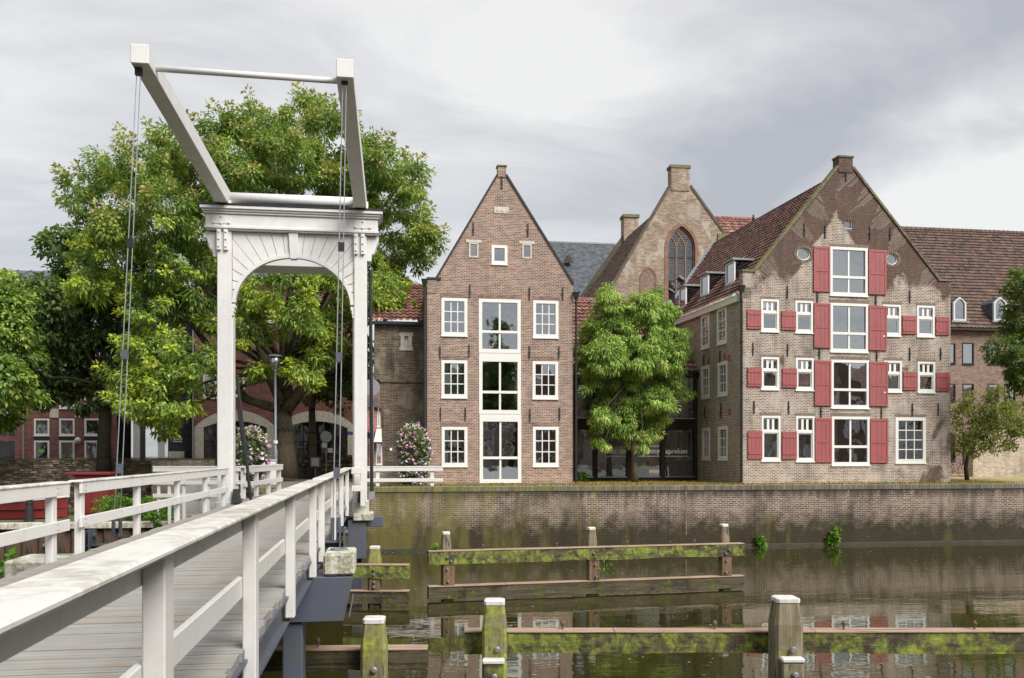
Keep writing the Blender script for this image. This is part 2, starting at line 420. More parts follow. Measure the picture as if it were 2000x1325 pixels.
M['brick_grey'] = brick_mat('weathered_brick', (0.275, 0.168, 0.118), (0.095, 0.068, 0.057), (0.50, 0.45, 0.385), stain=(0.055, 0.047, 0.04), stain_amt=0.6,
                            mort=0.018, patch=((0.098, 0.056, 0.041), 8.7, 11.0, 0.33, 4.75), light=(0.50, 0.45, 0.385))
M['brick_side'] = brick_mat('weathered_side_brick', (0.27, 0.20, 0.148), (0.13, 0.105, 0.085), (0.46, 0.42, 0.36), stain=(0.07, 0.06, 0.05), stain_amt=0.4, mort=0.015)
M['brick_church'] = brick_mat('old_church_brick', (0.29, 0.19, 0.13), (0.145, 0.10, 0.078), (0.42, 0.37, 0.30), stain=(0.10, 0.09, 0.075), stain_amt=0.4, w=0.27, h=0.085, light=(0.5, 0.45, 0.37))
M['brick_dark'] = brick_mat('dark_old_brick', (0.165, 0.122, 0.08), (0.06, 0.046, 0.036), (0.24, 0.205, 0.155), stain=(0.022, 0.018, 0.014), stain_amt=0.9, w=0.26, h=0.08, mort=0.014, light=(0.34, 0.29, 0.22))
M['brick_red'] = brick_mat('dark_red_brick', (0.20, 0.055, 0.048), (0.12, 0.042, 0.04), (0.26, 0.18, 0.155), stain=(0.04, 0.02, 0.02), stain_amt=0.3)
M['brick_black'] = brick_mat('black_brick', (0.03, 0.032, 0.04), (0.02, 0.021, 0.026), (0.09, 0.09, 0.10), stain_amt=0.1)
M['brick_far'] = brick_mat('brown_red_brick', (0.24, 0.135, 0.10), (0.15, 0.09, 0.075), (0.28, 0.24, 0.21), stain_amt=0.25)
M['brick_quay'] = brick_mat('quay_brick', (0.205, 0.128, 0.095), (0.10, 0.066, 0.052), (0.40, 0.36, 0.30), stain=(0.035, 0.03, 0.022), stain_amt=0.85, w=0.25, h=0.085, mort=0.014,
                            moss=((0.20, 0.18, 0.05), -2.0, 14.0, 0.52), low=((0.030, 0.026, 0.013), -2.7, -0.55), high=((0.03, 0.027, 0.022), -0.95, -0.25), light=(0.30, 0.235, 0.18), bump=0.6)
M['coping'] = brick_mat('coping_brick', (0.15, 0.12, 0.09), (0.07, 0.06, 0.045), (0.30, 0.28, 0.22), stain=(0.03, 0.03, 0.02), stain_amt=0.7, w=0.085, h=0.24, mort=0.012, moss=((0.20, 0.20, 0.04), -2, 20, 0.6), bump=0.7)
M['rubble'] = brick_mat('rubble_core', (0.17, 0.15, 0.115), (0.10, 0.09, 0.07), (0.13, 0.115, 0.09), w=0.3, h=0.14)
M['brick_garden'] = brick_mat('pale_garden_brick', (0.42, 0.32, 0.24), (0.27, 0.20, 0.15), (0.52, 0.48, 0.40), stain=(0.06, 0.055, 0.03), stain_amt=0.6, mort=0.016)
M['tile_red'] = tile_mat('red_pantiles', [(0.16, 0.06, 0.046), (0.27, 0.12, 0.088), (0.10, 0.042, 0.036), (0.34, 0.19, 0.15)], moss=(0.12, 0.07, 0.045), worn=(0.46, 0.36, 0.30))
M['tile_brown'] = tile_mat('brown_pantiles', [(0.085, 0.042, 0.034), (0.15, 0.066, 0.05), (0.05, 0.03, 0.027), (0.21, 0.095, 0.072)], amt=0.35)
M['tile_dark'] = tile_mat('mossy_brown_pantiles', [(0.085, 0.05, 0.04), (0.14, 0.078, 0.06), (0.05, 0.034, 0.03), (0.17, 0.10, 0.082)], moss=(0.085, 0.08, 0.045), amt=0.5)
M['slate'] = brick_mat('slate_courses', (0.09, 0.097, 0.107), (0.065, 0.072, 0.08), (0.04, 0.045, 0.055), stain=(0.05, 0.06, 0.07), stain_amt=0.4, w=0.35, h=0.28, mort=0.012, bump=0.2)
M['metal_roof'] = flat('grey_metal_roof', (0.10, 0.11, 0.13), 0.5, 0.2)

# ------------------------------------------------------------------ wall with openings
def clip(poly, outline):
    out = poly
    n = len(outline)
    for i in range(n):
        (ax, az), (bx, bz) = outline[i], outline[(i + 1) % n]
        inp, out = out, []
        if not inp: return []
        def side(p): return (bx - ax) * (p[1] - az) - (bz - az) * (p[0] - ax)
        for j in range(len(inp)):
            p, q = inp[j], inp[(j + 1) % len(inp)]
            sp, sq = side(p), side(q)
            if sp >= -1e-9: out.append(p)
            if (sp > 1e-9 and sq < -1e-9) or (sp < -1e-9 and sq > 1e-9):
                k = sp / (sp - sq); out.append((p[0] + (q[0] - p[0]) * k, p[1] + (q[1] - p[1]) * k))
    return out
def wall(mb, outline, holes=(), reveal=0.16, y=0.0, shaped=(), cheeks=True):
    """outline convex, counter-clockwise (x,z); holes: (x0,x1,z0,z1); shaped: (rect, polygon) openings of any star shape"""
    allh = list(holes) + [h for h, _ in shaped]
    xs = sorted({p[0] for p in outline} | {v for h in allh for v in h[:2]})
    zs = sorted({p[1] for p in outline} | {v for h in allh for v in h[2:]})
    for i in range(len(xs) - 1):
        for j in range(len(zs) - 1):
            x0, x1, z0, z1 = xs[i], xs[i + 1], zs[j], zs[j + 1]
            if x1 - x0 < 1e-6 or z1 - z0 < 1e-6: continue
            mx, mz = (x0 + x1) / 2, (z0 + z1) / 2
            if any(h[0] < mx < h[1] and h[2] < mz < h[3] for h in allh): continue
            p = clip([(x0, z0), (x1, z0), (x1, z1), (x0, z1)], outline)
            if len(p) >= 3: mb.add([(a, y, b) for a, b in p], [tuple(range(len(p)))])
    for x0, x1, z0, z1 in (holes if cheeks else ()):
        mb.quad((x0, y, z0), (x0, y, z1), (x0, y + reveal, z1), (x0, y + reveal, z0))
        mb.quad((x1, y, z1), (x1, y, z0), (x1, y + reveal, z0), (x1, y + reveal, z1))
        mb.quad((x0, y, z1), (x1, y, z1), (x1, y + reveal, z1), (x0, y + reveal, z1))
        mb.quad((x1, y, z0), (x0, y, z0), (x0, y + reveal, z0), (x1, y + reveal, z0))
    for (x0, x1, z0, z1), poly in shaped:
        cx_, cz_ = (x0 + x1) / 2, sum(p[1] for p in poly) / len(poly)
        pts = []
        for px_, pz_ in poly:
            dx, dz = px_ - cx_, pz_ - cz_
            k = min([((x1 if dx > 0 else x0) - cx_) / dx if abs(dx) > 1e-9 else 1e9, ((z1 if dz > 0 else z0) - cz_) / dz if abs(dz) > 1e-9 else 1e9])
            pts.append((cx_ + dx * k, cz_ + dz * k))
        n = len(poly)
        for i in range(n):
            j = (i + 1) % n
            a, b, c, d = poly[i], poly[j], pts[j], pts[i]
            ring = [(a[0], y, a[1]), (d[0], y, d[1])]
            # keep the corner of the rectangle when the two outer points sit on different sides
            for q in ((x0, z0), (x1, z0), (x1, z1), (x0, z1)):
                on = lambda e, q: abs(e[0] - q[0]) < 1e-6 or abs(e[1] - q[1]) < 1e-6
                if on(d, q) and on(c, q) and not (abs(d[0] - c[0]) < 1e-6 or abs(d[1] - c[1]) < 1e-6): ring.append((q[0], y, q[1]))
            ring += [(c[0], y, c[1]), (b[0], y, b[1])]
            mb.add(ring, [tuple(range(len(ring)))])
            mb.quad((a[0], y, a[1]), (b[0], y, b[1]), (b[0], y + reveal, b[1]), (a[0], y + reveal, a[1]))

def slab(mb, a, b, th, y0, y1):
    """a strip along a slanting edge in x,z (verge or coping)"""
    ax, az = a; bx, bz = b; L = math.hypot(bx - ax, bz - az); nx, nz = -(bz - az) / L * th, (bx - ax) / L * th
    if nz < 0: nx, nz = -nx, -nz
    pts = [(ax, az), (bx, bz), (bx + nx, bz + nz), (ax + nx, az + nz)]
    area = sum(pts[i][0] * pts[(i + 1) % 4][1] - pts[(i + 1) % 4][0] * pts[i][1] for i in range(4))
    if area < 0: pts.reverse()
    mb.prism(pts, y0, y1)

# ------------------------------------------------------------------ windows
def pane(parent, T, x0, x1, z0, z1, y, mat=None):
    mb = MB(T); j = [random.uniform(-0.004, 0.004) for _ in range(2)]
    mb.quad((x0, y + j[0], z0), (x1, y - j[0], z0), (x1, y - j[0] + j[1], z1), (x0, y + j[0] + j[1], z1))
    return mb.build('pane', mat or M['glass'], parent)
def window(parent, rc, style='grid', cols=3, rows=4, fw=0.11, T=None, curtain=None, mat=None, frame=None, y=0.0, split=0.6, glass=None, sill=True, depth=0.10):
    x0, x1, z0, z1 = rc
    mb = MB(T); yf = y - 0.025; yb = y + depth; fm = frame or M['frame']
    sh = fw * 1.15
    mb.box(x0, x0 + fw, yf, yb, z0 + sh, z1 - fw); mb.box(x1 - fw, x1, yf, yb, z0 + sh, z1 - fw)
    mb.box(x0, x1, yf, yb, z1 - fw, z1); mb.box(x0, x1, yf, yb, z0, z0 + sh)
    bar = 0.045 if style != 'loft' else 0.09
    ix0, ix1, iz0, iz1 = x0 + fw, x1 - fw, z0 + sh, z1 - fw
    xs, panes = [], []
    yb0, yb1 = y + 0.02, y + 0.075
    def grid(a0, a1, b0, b1, nc, nr, bw):
        # sash rim, slim bars, one pane in each light
        cw, rh = (a1 - a0) / nc, (b1 - b0) / nr
        for i in range(1, nc): mb.box(a0 + i * cw - bw / 2, a0 + i * cw + bw / 2, yb0, yb1, b0, b1)
        for j in range(1, nr):
            for i in range(nc):
                mb.box(a0 + i * cw + (bw / 2 if i else 0), a0 + (i + 1) * cw - (bw / 2 if i < nc - 1 else 0), yb0 + 0.004, yb1 - 0.004, b0 + j * rh - bw / 2, b0 + j * rh + bw / 2)
        for i in range(nc):
            for j in range(nr):
                panes.append((a0 + i * cw, a0 + (i + 1) * cw, b0 + j * rh, b0 + (j + 1) * rh))
    if style == 'grid': grid(ix0, ix1, iz0, iz1, cols, rows, bar)
    elif style == 'loft':
        zt = iz1 - (iz1 - iz0) * split
        mb.box(ix0, ix1, yf + 0.012, yb - 0.01, zt - 0.06, zt + 0.06)
        grid(ix0, ix1, iz0, zt - 0.06, 2, 1, bar); grid(ix0, ix1, zt + 0.06, iz1, 2, 1, bar)
    elif style == 'small':       # three small lights over one sash
        zt = iz1 - (iz1 - iz0) * split
        mb.box(ix0, ix1, yf + 0.012, yb - 0.01, zt - 0.05, zt + 0.05)
        mb.box(ix0, ix1, yb0, yb1, zt + 0.05, zt + 0.10); mb.box(ix0, ix1, yb0, yb1, iz1 - 0.05, iz1)
        grid(ix0, ix1, zt + 0.10, iz1 - 0.05, 3, 1, 0.12)
        e = 0.05
        mb.box(ix0, ix0 + e, yb0, yb1, iz0, zt - 0.05); mb.box(ix1 - e, ix1, yb0, yb1, iz0, zt - 0.05)
        mb.box(ix0 + e, ix1 - e, yb0, yb1, iz0, iz0 + e); mb.box(ix0 + e, ix1 - e, yb0, yb1, zt - 0.05 - e, zt - 0.05)
        panes.append((ix0 + e, ix1 - e, iz0 + e, zt - 0.05 - e))
    w = mb.build('window', fm, parent)
    for p in panes: pane(w, T, *p, y + 0.05, glass)
    if sill:
        s = MB(T); s.box(x0 - 0.02, x1 + 0.02, y - 0.06, y + 0.02, z0 - 0.05, z0 - 0.001); s.build('sill', fm, w)
    if curtain:
        n = 14; c = MB(T); a0, a1 = ix0, ix0 + (ix1 - ix0) * curtain
        for i in range(n):
            u0, u1 = a0 + (a1 - a0) * i / n, a0 + (a1 - a0) * (i + 1) / n
            c.quad((u0, y + 0.22 + 0.03 * (i % 2), iz0), (u1, y + 0.22 + 0.03 * ((i + 1) % 2), iz0), (u1, y + 0.22 + 0.03 * ((i + 1) % 2), iz1), (u0, y + 0.22 + 0.03 * (i % 2), iz1))
        c.build('curtain', M['curtain'], w)
    return w
def hole(rc, e=0.03): return (rc[0] + e, rc[1] - e, rc[2] + e, rc[3] - e)
def interior(parent, T, x0, x1, z0, z1, floors, y=3.2, mat=None):
    mb = MB(T)
    mb.quad((x0, y, z0), (x1, y, z0), (x1, y, z1), (x0, y, z1))
    for f in floors: mb.box(x0, x1, 0.2, y, f - 0.12, f)
    mb.build('interior', mat or M['interior'], parent)
def anchors(parent, fr, pts, T=None, L=0.6, cross=False):
    for x, y in pts:
        s, z = fr.to(x, y); mb = MB(T)
        mb.box(s - 0.022, s + 0.022, -0.05, -0.002, z - L / 2, z + L / 2)
        mb.box(s - 0.035, s + 0.035, -0.065, -0.0501, z - 0.05, z + 0.05)
        mb.build('wall_anchor', M['iron'], parent)
def soldier(parent, T, x0, x1, z, mat, h=0.2):
    """a flat arch of upright bricks over an opening"""
    mb = MB(T); n = max(3, int((x1 - x0) / 0.085)); w = (x1 - x0) / n
    for i in range(n):
        lean = ((i + 0.5) / n - 0.5) * 0.05
        p = random.uniform(0.004, 0.012)
        a, b = x0 + i * w + 0.006, x0 + (i + 1) * w - 0.006
        mb.prism([(a, z), (b, z), (b + lean, z + h), (a + lean, z + h)], -p, 0.02)
    mb.build('brick_arch', mat, parent, kind='stuff')
def shutter(parent, rc, panels=2, T=None, y=-0.035):
    x0, x1, z0, z1 = rc; mb = MB(T)
    mb.box(x0, x1, y - 0.012, y + 0.022, z0, z1)
    if panels:
        st = 0.10; zs = [z0, z0 + (z1 - z0) * 0.47, z1]
        mb.box(x0, x0 + st, y - 0.04, y - 0.0125, z0, z1); mb.box(x1 - st, x1, y - 0.04, y - 0.0125, z0, z1)
        for k, zc in enumerate((z0 + st * 0.6, zs[1], z1 - st * 0.6)):
            mb.box(x0 + st, x1 - st, y - 0.038, y - 0.0125, zc - st * 0.6, zc + st * 0.6)
        o = mb.build('shutter', M['red_paint'], parent, bevel=0.006)
        for k in range(2):
            a, b = zs[k] + st * (1.2 if k == 0 else 0.6), zs[k + 1] - st * (0.6 if k == 0 else 1.2)
            n = 3
            for i in range(n):
                w = (x1 - x0 - 2 * st) / n
                pb = MB(T); pb.box(x0 + st + i * w + 0.006, x0 + st + (i + 1) * w - 0.006, y - 0.022, y - 0.0122, a + 0.01, b - 0.01); pb.build('board', M['red_paint'], o)
    else:
        o = mb.build('shutter', M['red_paint'], parent)
        n = 4; w = (x1 - x0) / n
        for i in range(n):
            pb = MB(T); pb.box(x0 + i * w + 0.005, x0 + (i + 1) * w - 0.005, y - 0.03, y - 0.0122, z0, z1); pb.build('board', M['red_paint'], o)
        for zc in (z0 + (z1 - z0) * 0.2, z0 + (z1 - z0) * 0.8):
            pb = MB(T); pb.box(x0 + 0.03, x1 - 0.03, y - 0.05, y - 0.031, zc - 0.05, zc + 0.05); pb.build('batten', M['red_paint'], o)
    return o

# ------------------------------------------------------------------ pantile roofs
def tiles(name, c00, c10, c01, c11, mat, parent, tw=0.27, th=0.36, amp=0.06, T=None, seg=5):
    """c00-c10 is the eave, c01-c11 the ridge"""
    c = [np.array(p, float) for p in (c00, c10, c01, c11)]
    if T:
        ox, oy, a = T; q, w = math.cos(a), math.sin(a)
        c = [np.array([ox + p[0] * q - p[1] * w, oy + p[0] * w + p[1] * q, p[2]]) for p in c]
    L = max(np.linalg.norm(c[1] - c[0]), np.linalg.norm(c[3] - c[2])); S = max(np.linalg.norm(c[2] - c[0]), np.linalg.norm(c[3] - c[1]))
    nu, nv = max(2, int(L / tw)), max(2, int(S / th))
    nrm = np.cross(c[1] - c[0], c[2] - c[0]); nrm /= np.linalg.norm(nrm)
    if nrm[2] < 0: nrm = -nrm
    k = nu * seg + 1
    u = np.arange(k) / (k - 1)
    ph = (np.arange(k) % seg) / seg
    prof = amp * np.array([0.0, 0.55, 1.0, 0.75, 0.2])[(np.arange(k) % seg) * 5 // seg]
    verts, uvs = [], []
    rng = np.random.default_rng(3)
    for j in range(nv):
        jit = np.repeat(rng.uniform(-0.008, 0.008, nu), seg); jit = np.append(jit, jit[-1])
        for e, lift in ((0, 0.075), (1, 0.0)):
            v = (j + e * 1.02) / nv; v = min(v, 1.0)
            p = ((1 - u) * (1 - v))[:, None] * c[0] + (u * (1 - v))[:, None] * c[1] + ((1 - u) * v)[:, None] * c[2] + (u * v)[:, None] * c[3]
            verts.append(p + (prof + lift + jit)[:, None] * nrm)
    V = np.concatenate(verts); idx = []; uv = []
    for j in range(nv):
        r0, r1 = 2 * j * k, (2 * j + 1) * k
        for i in range(k - 1):
            idx.append((r0 + i, r0 + i + 1, r1 + i + 1, r1 + i))
            a, b = i / seg, (i + 1) / seg
            b = min(b, math.floor(a) + 0.999)
            uv += [(a, j + .02), (b, j + .02), (b, j + .98), (a, j + .98)]
        if j:
            q1 = (2 * j - 1) * k
            for i in range(k - 1):
                idx.append((q1 + i, q1 + i + 1, r0 + i + 1, r0 + i)); a, b = i / seg, min((i + 1) / seg, math.floor(i / seg) + .999)
                uv += [(a, j + .01), (b, j + .01), (b, j + .015), (a, j + .015)]
    mb = MB(); mb.v = V.tolist(); mb.f = idx; mb.uv = uv
    o = mb.build(name, mat, parent, kind='stuff')
    return o
def ridge(parent, a, b, mat, T=None, r=0.13):
    mb = MB(T); a, b = Vector(a), Vector(b); n = max(2, int((b - a).length / 0.4))
    for i in range(n):
        p, q = a + (b - a) * (i / n), a + (b - a) * ((i + 1.06) / n)
        mb.tube([p, q], [r * 1.1, r * 0.95], 7)
    mb.uv = None
    mb.build('ridge_tiles', mat, parent, kind='stuff')
def drainpipe(parent, x, y, z0, z1, T=None, mat=None, r=0.055):
    mb = MB(T); mat = mat or M['black']
    mb.tube([(x, y, z0), (x, y, z1)], r, 8)
    for z in np.arange(z0 + 0.8, z1 - 0.3, 1.9): mb.tube([(x, y, z), (x, y, z + 0.07)], r * 1.35, 8)
    mb.hexa([(x - .08, y - .08, z1), (x + .08, y - .08, z1), (x + .08, y + .07, z1), (x - .08, y + .07, z1)], [(x - .15, y - .14, z1 + .32), (x + .15, y - .14, z1 + .32), (x + .15, y + .09, z1 + .32), (x - .15, y + .09, z1 + .32)])
    mb.build('drainpipe', mat, parent)

# ------------------------------------------------------------------ foliage
def mesh_np(name, V, F4, tint, mat, parent, kind=None):
    me = bpy.data.meshes.new(name); n = len(F4)
    me.vertices.add(len(V)); me.vertices.foreach_set('co', V.astype(np.float32).ravel())
    me.loops.add(n * 4); me.loops.foreach_set('vertex_index', F4.astype(np.int32).ravel())
    me.polygons.add(n); me.polygons.foreach_set('loop_start', np.arange(0, n * 4, 4, dtype=np.int32))
    me.update(calc_edges=True)
    at = me.attributes.new('tint', 'FLOAT', 'FACE'); at.data.foreach_set('value', np.clip(tint, 0, 1).astype(np.float32))
    me.materials.append(mat)
    o = bpy.data.objects.new(name, me); COL.objects.link(o)
    if parent is not None: o.parent = parent
    return tag(o, kind=kind)
def unit(a): return a / np.maximum(np.linalg.norm(a, axis=-1, keepdims=True), 1e-9)
def sprays_from(lobes, dens, rs, rng, inner=0.72, low=-1.0):
    """spray centres scattered over the skins of overlapping crown lobes"""
    C = np.array([l[:3] for l in lobes]); Rr = np.array([l[3] for l in lobes]); out = []
    for i in range(len(lobes)):
        n = max(3, int(dens * Rr[i] ** 2)); d = unit(rng.normal(size=(n, 3)))
        d = d[d[:, 2] > low]
        r = Rr[i] * rng.uniform(0.6, 1.03, len(d))[:, None]
        p = C[i] + d * r * np.array([1, 1, 0.92])
        dist = np.linalg.norm(p[:, None] - C[None], axis=2) / Rr[None]; dist[:, i] = 9
        keep = (dist.min(1) > inner) | (rng.random(len(d)) < 0.12)
        for a, b in zip(p[keep], d[keep]): out.append((*a, *b, rs * rng.uniform(0.7, 1.3), i))
    return np.array(out)
def leaves(sp, per, ll, lw, rng, droop=0.3, flat_=0.7, out=0.6, tint_of=None):
    n = len(sp); k = n * per
    base = np.repeat(sp[:, :3], per, 0); nd = np.repeat(sp[:, 3:6], per, 0); rs = np.repeat(sp[:, 6], per)
    off = unit(rng.normal(size=(k, 3))) * (rng.random(k) ** 0.5)[:, None] * rs[:, None] * np.array([1, 1, flat_])
    p = base + off
    d = unit(unit(off) * 0.8 + nd * out + rng.normal(size=(k, 3)) * 0.5 + np.array([0, 0, -droop]))
    nn = unit(np.array([0, 0, 1.0]) + nd * 0.5 + rng.normal(size=(k, 3)) * 0.55)
    s = unit(np.cross(d, nn)); u = np.cross(s, d)
    L = ll * rng.uniform(0.65, 1.35, k)[:, None]; W = lw * rng.uniform(0.7, 1.3, k)[:, None]
    tip = p + d * L + np.array([0, 0, -1]) * L * droop * 0.35
    mid = p + d * L * 0.45 + u * W * 0.15
    V = np.stack([p, mid + s * W / 2, tip, mid - s * W / 2], 1).reshape(-1, 3)
    F = np.arange(k * 4).reshape(-1, 4)
    t = np.repeat(rng.normal(0.48, 0.15, n), per) + rng.normal(0, 0.11, k)
    return V, F, t
def crown(name, lobes, mat, parent, dens, rs, per, ll, lw, seed, loc, **k):
    rng = np.random.default_rng(seed)
    inner = k.pop('inner', 0.72); bias = k.pop('bias', None)
    sp = sprays_from(lobes, dens, rs, rng, inner)
    V, F, t = leaves(sp, per, ll, lw, rng, **k)
    if bias is not None:
        t = t + np.repeat(np.array([bias[int(i)] for i in sp[:, 7]]), per)
    return mesh_np(name, V - np.array(loc), F, t, mat, parent), sp
def limbs(mb, root, ends, r0, rng, n=5):
    for e, r in ends:
        a, b = np.array(root), np.array(e); mid = (a + b) / 2 + np.array([0, 0, 0.12 * np.linalg.norm(b - a)]) + rng.normal(0, 0.12, 3)
        pts, rad = [], []
        for i in range(n + 1):
            s = i / n; p = (1 - s) ** 2 * a + 2 * s * (1 - s) * mid + s * s * b
            pts.append(p + rng.normal(0, 0.03, 3) * (0 < i < n)); rad.append(r * (1 - s) + 0.02 * s)
        mb.tube(pts, rad, 6)

L1 = leaf_mat('feathery_leaf', (0.1, (0.06, 0.115, 0.03)), (0.38, (0.15, 0.245, 0.055)), (0.60, (0.26, 0.37, 0.075)), (0.86, (0.46, 0.55, 0.10)))
L1B = leaf_mat('yellow_blossom', (0.1, (0.28, 0.37, 0.04)), (0.5, (0.46, 0.55, 0.06)), (0.9, (0.66, 0.70, 0.09)))
L1C = leaf_mat('ochre_seed_head', (0.1, (0.24, 0.23, 0.06)), (0.5, (0.40, 0.37, 0.11)), (0.9, (0.54, 0.47, 0.16)))
L2 = leaf_mat('dark_linden_leaf', (0.1, (0.04, 0.08, 0.028)), (0.42, (0.12, 0.19, 0.065)), (0.8, (0.27, 0.36, 0.12)))
L3 = leaf_mat('fresh_green_leaf', (0.1, (0.08, 0.17, 0.03)), (0.40, (0.27, 0.42, 0.075)), (0.70, (0.56, 0.70, 0.20)))
L4 = leaf_mat('small_tree_leaf', (0.1, (0.06, 0.09, 0.025)), (0.5, (0.18, 0.22, 0.05)), (0.85, (0.36, 0.35, 0.09)), (1.0, (0.34, 0.17, 0.06)))
L5 = leaf_mat('deep_green_leaf', (0.1, (0.025, 0.055, 0.015)), (0.5, (0.085, 0.14, 0.035)), (0.9, (0.25, 0.30, 0.07)))
LG = leaf_mat('grass_blade', (0.1, (0.06, 0.085, 0.02)), (0.5, (0.16, 0.16, 0.04)), (0.9, (0.42, 0.27, 0.07)))
LW = leaf_mat('weed_leaf', (0.1, (0.04, 0.12, 0.012)), (0.5, (0.09, 0.24, 0.02)), (0.9, (0.2, 0.36, 0.04)))
FP = leaf_mat('pink_petal', (0.1, (0.60, 0.22, 0.40)), (0.5, (0.74, 0.34, 0.54)), (0.9, (0.82, 0.6, 0.7)), trans=0.2)
FV = leaf_mat('violet_petal', (0.1, (0.20, 0.08, 0.42)), (0.5, (0.32, 0.16, 0.58)), (0.9, (0.45, 0.28, 0.65)), trans=0.2)
FW = leaf_mat('white_petal', (0.1, (0.6, 0.6, 0.5)), (0.5, (0.75, 0.75, 0.68)), (0.9, (0.85, 0.85, 0.8)), trans=0.2)
M['bark'] = timber('grey_bark', (0.15, 0.12, 0.08), (0.07, 0.055, 0.04), green=(0.11, 0.11, 0.035), gpos=(0.52, 0.72), grain=(3, 1.2, 1), damt=0.3)
M['bark_dark'] = timber('dark_bark', (0.06, 0.05, 0.04), (0.03, 0.025, 0.02), grain=(3, 1.2, 1), damt=0.3)

# ================================================================== the setting
WATER = -2.75
QY = 38.3
def sheet(name, x0, x1, y0, y1, z, mat):
    mb = MB(); mb.quad((x0, y0, z), (x1, y0, z), (x1, y1, z), (x0, y1, z)); return mb.build(name, mat, None, kind='structure')
t = NT('canal_water'); o_ = t.obj()
wv = t.math('ADD', t.math('MULTIPLY', t.noise(t.obj((0.55, 1.6, 1)), 1.0, 3.0, 0.55, 0.4), 0.9), t.math('MULTIPLY', t.noise(t.obj((2.6, 7.0, 1)), 1.0, 2.0, 0.5), 0.16))
calm = t.ramp(t.noise(t.obj((0.05, 0.11, 1)), 1.0, 3.0), (0.35, 0.35), (0.65, 1.0))
wv = t.math('MULTIPLY', wv, calm)
speck = t.ramp(t.noise(o_, 6.0, 2.0, 0.5), (0.755, 0.0), (0.765, 1.0))
t.p(Base_Color=t.mix(t.math('MULTIPLY', speck, 0.25), (0.030, 0.028, 0.008), (0.30, 0.29, 0.22)), Roughness=0.012, IOR=2.1)
t.bump(wv, 0.10, 0.10)
M['water'] = t.m
sheet('canal_water', -300, 300, -20, 46, WATER, M['water'])
t = NT('quay_grass_and_leaf_litter'); o_ = t.obj()
g = t.noise(o_, 1.3, 7.0, 0.7); h_ = t.noise(o_, 9.0, 5.0, 0.7)
c = t.mix(t.ramp(g, (0.4, 0.0), (0.6, 1.0)), (0.13, 0.135, 0.035), (0.42, 0.27, 0.09))
c = t.mix(t.ramp(h_, (0.4, 0.0), (0.62, 0.8)), c, (0.36, 0.31, 0.20))
t.p(Base_Color=c, Roughness=0.95); t.bump(h_, 0.6, 0.04)
M['litter'] = t.m
t = NT('paving_bricks'); u_ = t.uv()
b_ = t.n('ShaderNodeTexBrick', {'Vector': u_, 'Color1': (0.24, 0.19, 0.155), 'Color2': (0.17, 0.14, 0.12), 'Mortar': (0.10, 0.09, 0.075), 'Scale': 1.0, 'Mortar Size': 0.008, 'Brick Width': 0.21, 'Row Height': 0.105})
t.p(Base_Color=t.mix(t.ramp(t.noise(u_, 0.8, 6.0, 0.65), (0.4, 0.0), (0.65, 0.6)), b_.outputs[0], (0.10, 0.09, 0.06)), Roughness=0.9)
M['paving'] = t.m
sheet('quay_ground', -6.0, 400, QY + 0.2, 600, 0.0, M['litter'])
sheet('street', -6.0, 2.0, QY + 0.3, 600, 0.006, M['paving'])
sheet('upper_ground', -400, -6.0, 50.2, 600, 0.0, M['paving'])
t = NT('mossy_landing'); o_ = t.obj()
t.p(Base_Color=t.mix(t.ramp(t.noise(o_, 1.1, 7.0, 0.7), (0.42, 0.0), (0.6, 1.0)), (0.10, 0.095, 0.055), (0.075, 0.085, 0.02)), Roughness=0.95)
M['landing'] = t.m
LZ = -1.39
sheet('lower_landing', -400, -6.0, QY + 0.1, 50.2, LZ, M['landing'])
sheet('near_bank', -400, 400, -400, 0.4, -0.03, M['paving'])

# ================================================================== quay wall
M['wet_stone'] = flat('wet_footing', (0.05, 0.048, 0.025), 0.6, var=0.5, scale=2)
qw = thing('quay_wall', 'long brown brick quay wall with green algae streaks rising from the canal', 'quay wall', (0, QY, 0))
mb = MB(); mb.quad((-5.3, 0, -4.2), (150, 0, -4.2), (150, 0, -0.22), (-5.3, 0, -0.22)); mb.quad((-5.3, 14, -4.2), (-5.3, 0, -4.2), (-5.3, 0, -0.22), (-5.3, 14, -0.22))
mb.build('wall', M['brick_quay'], qw)
mb = MB(); mb.box(-5.35, 150, -0.035, 0.30, -0.22, 0.012); mb.build('coping', M['coping'], qw, bevel=0.01)
mb = MB(); mb.box(-5.35, 150, -0.10, 0.0, -4.2, WATER + 0.12); mb.build('footing', M['wet_stone'], qw, bevel=0.01)
M['joint'] = flat('lime_run', (0.30, 0.28, 0.23), .95, var=.7, scale=6)
for px, wd in ((1340, .04),):
    x = at_y(px, 1000, QY)[0]
    mb = MB(); mb.box(x - wd / 2, x + wd / 2, -0.014, 0.01, -2.2, -0.23); mb.build('joint_strip', M['joint'], qw)

# sheet piling and landing edge on the left
sp_ = thing('sheet_pile_bank', 'rusty brown sheet pile bank under a pale concrete edge left of the bridge', 'bank', (-6, QY, 0))
M['rust'] = timber('rusty_sheet_pile', (0.135, 0.085, 0.055), (0.06, 0.045, 0.035), grain=(5, 0.7, 1), damt=0.5, green=(0.10, 0.09, 0.03), gpos=(0.6, 0.75))
mbp = MB(); pw = 0.62
mbp.prism_z([(0, 0.12), (0.1, 0.0), (0.4, 0.0), (0.5, 0.12), (0.62, 0.12), (0.62, 0.16), (0.48, 0.16), (0.38, 0.04), (0.12, 0.04), (0.02, 0.16)], -4.2, LZ - 0.22)
pile = mbp.build('pile', M['rust'], sp_)
for i in range(58):
    p = pile if i == 0 else pile.copy()
    if i: COL.objects.link(p); p.parent = sp_
    p.location = (-0.65 - i * pw + 0.4, 0, random.uniform(-0.01, 0.01))
mb = MB()
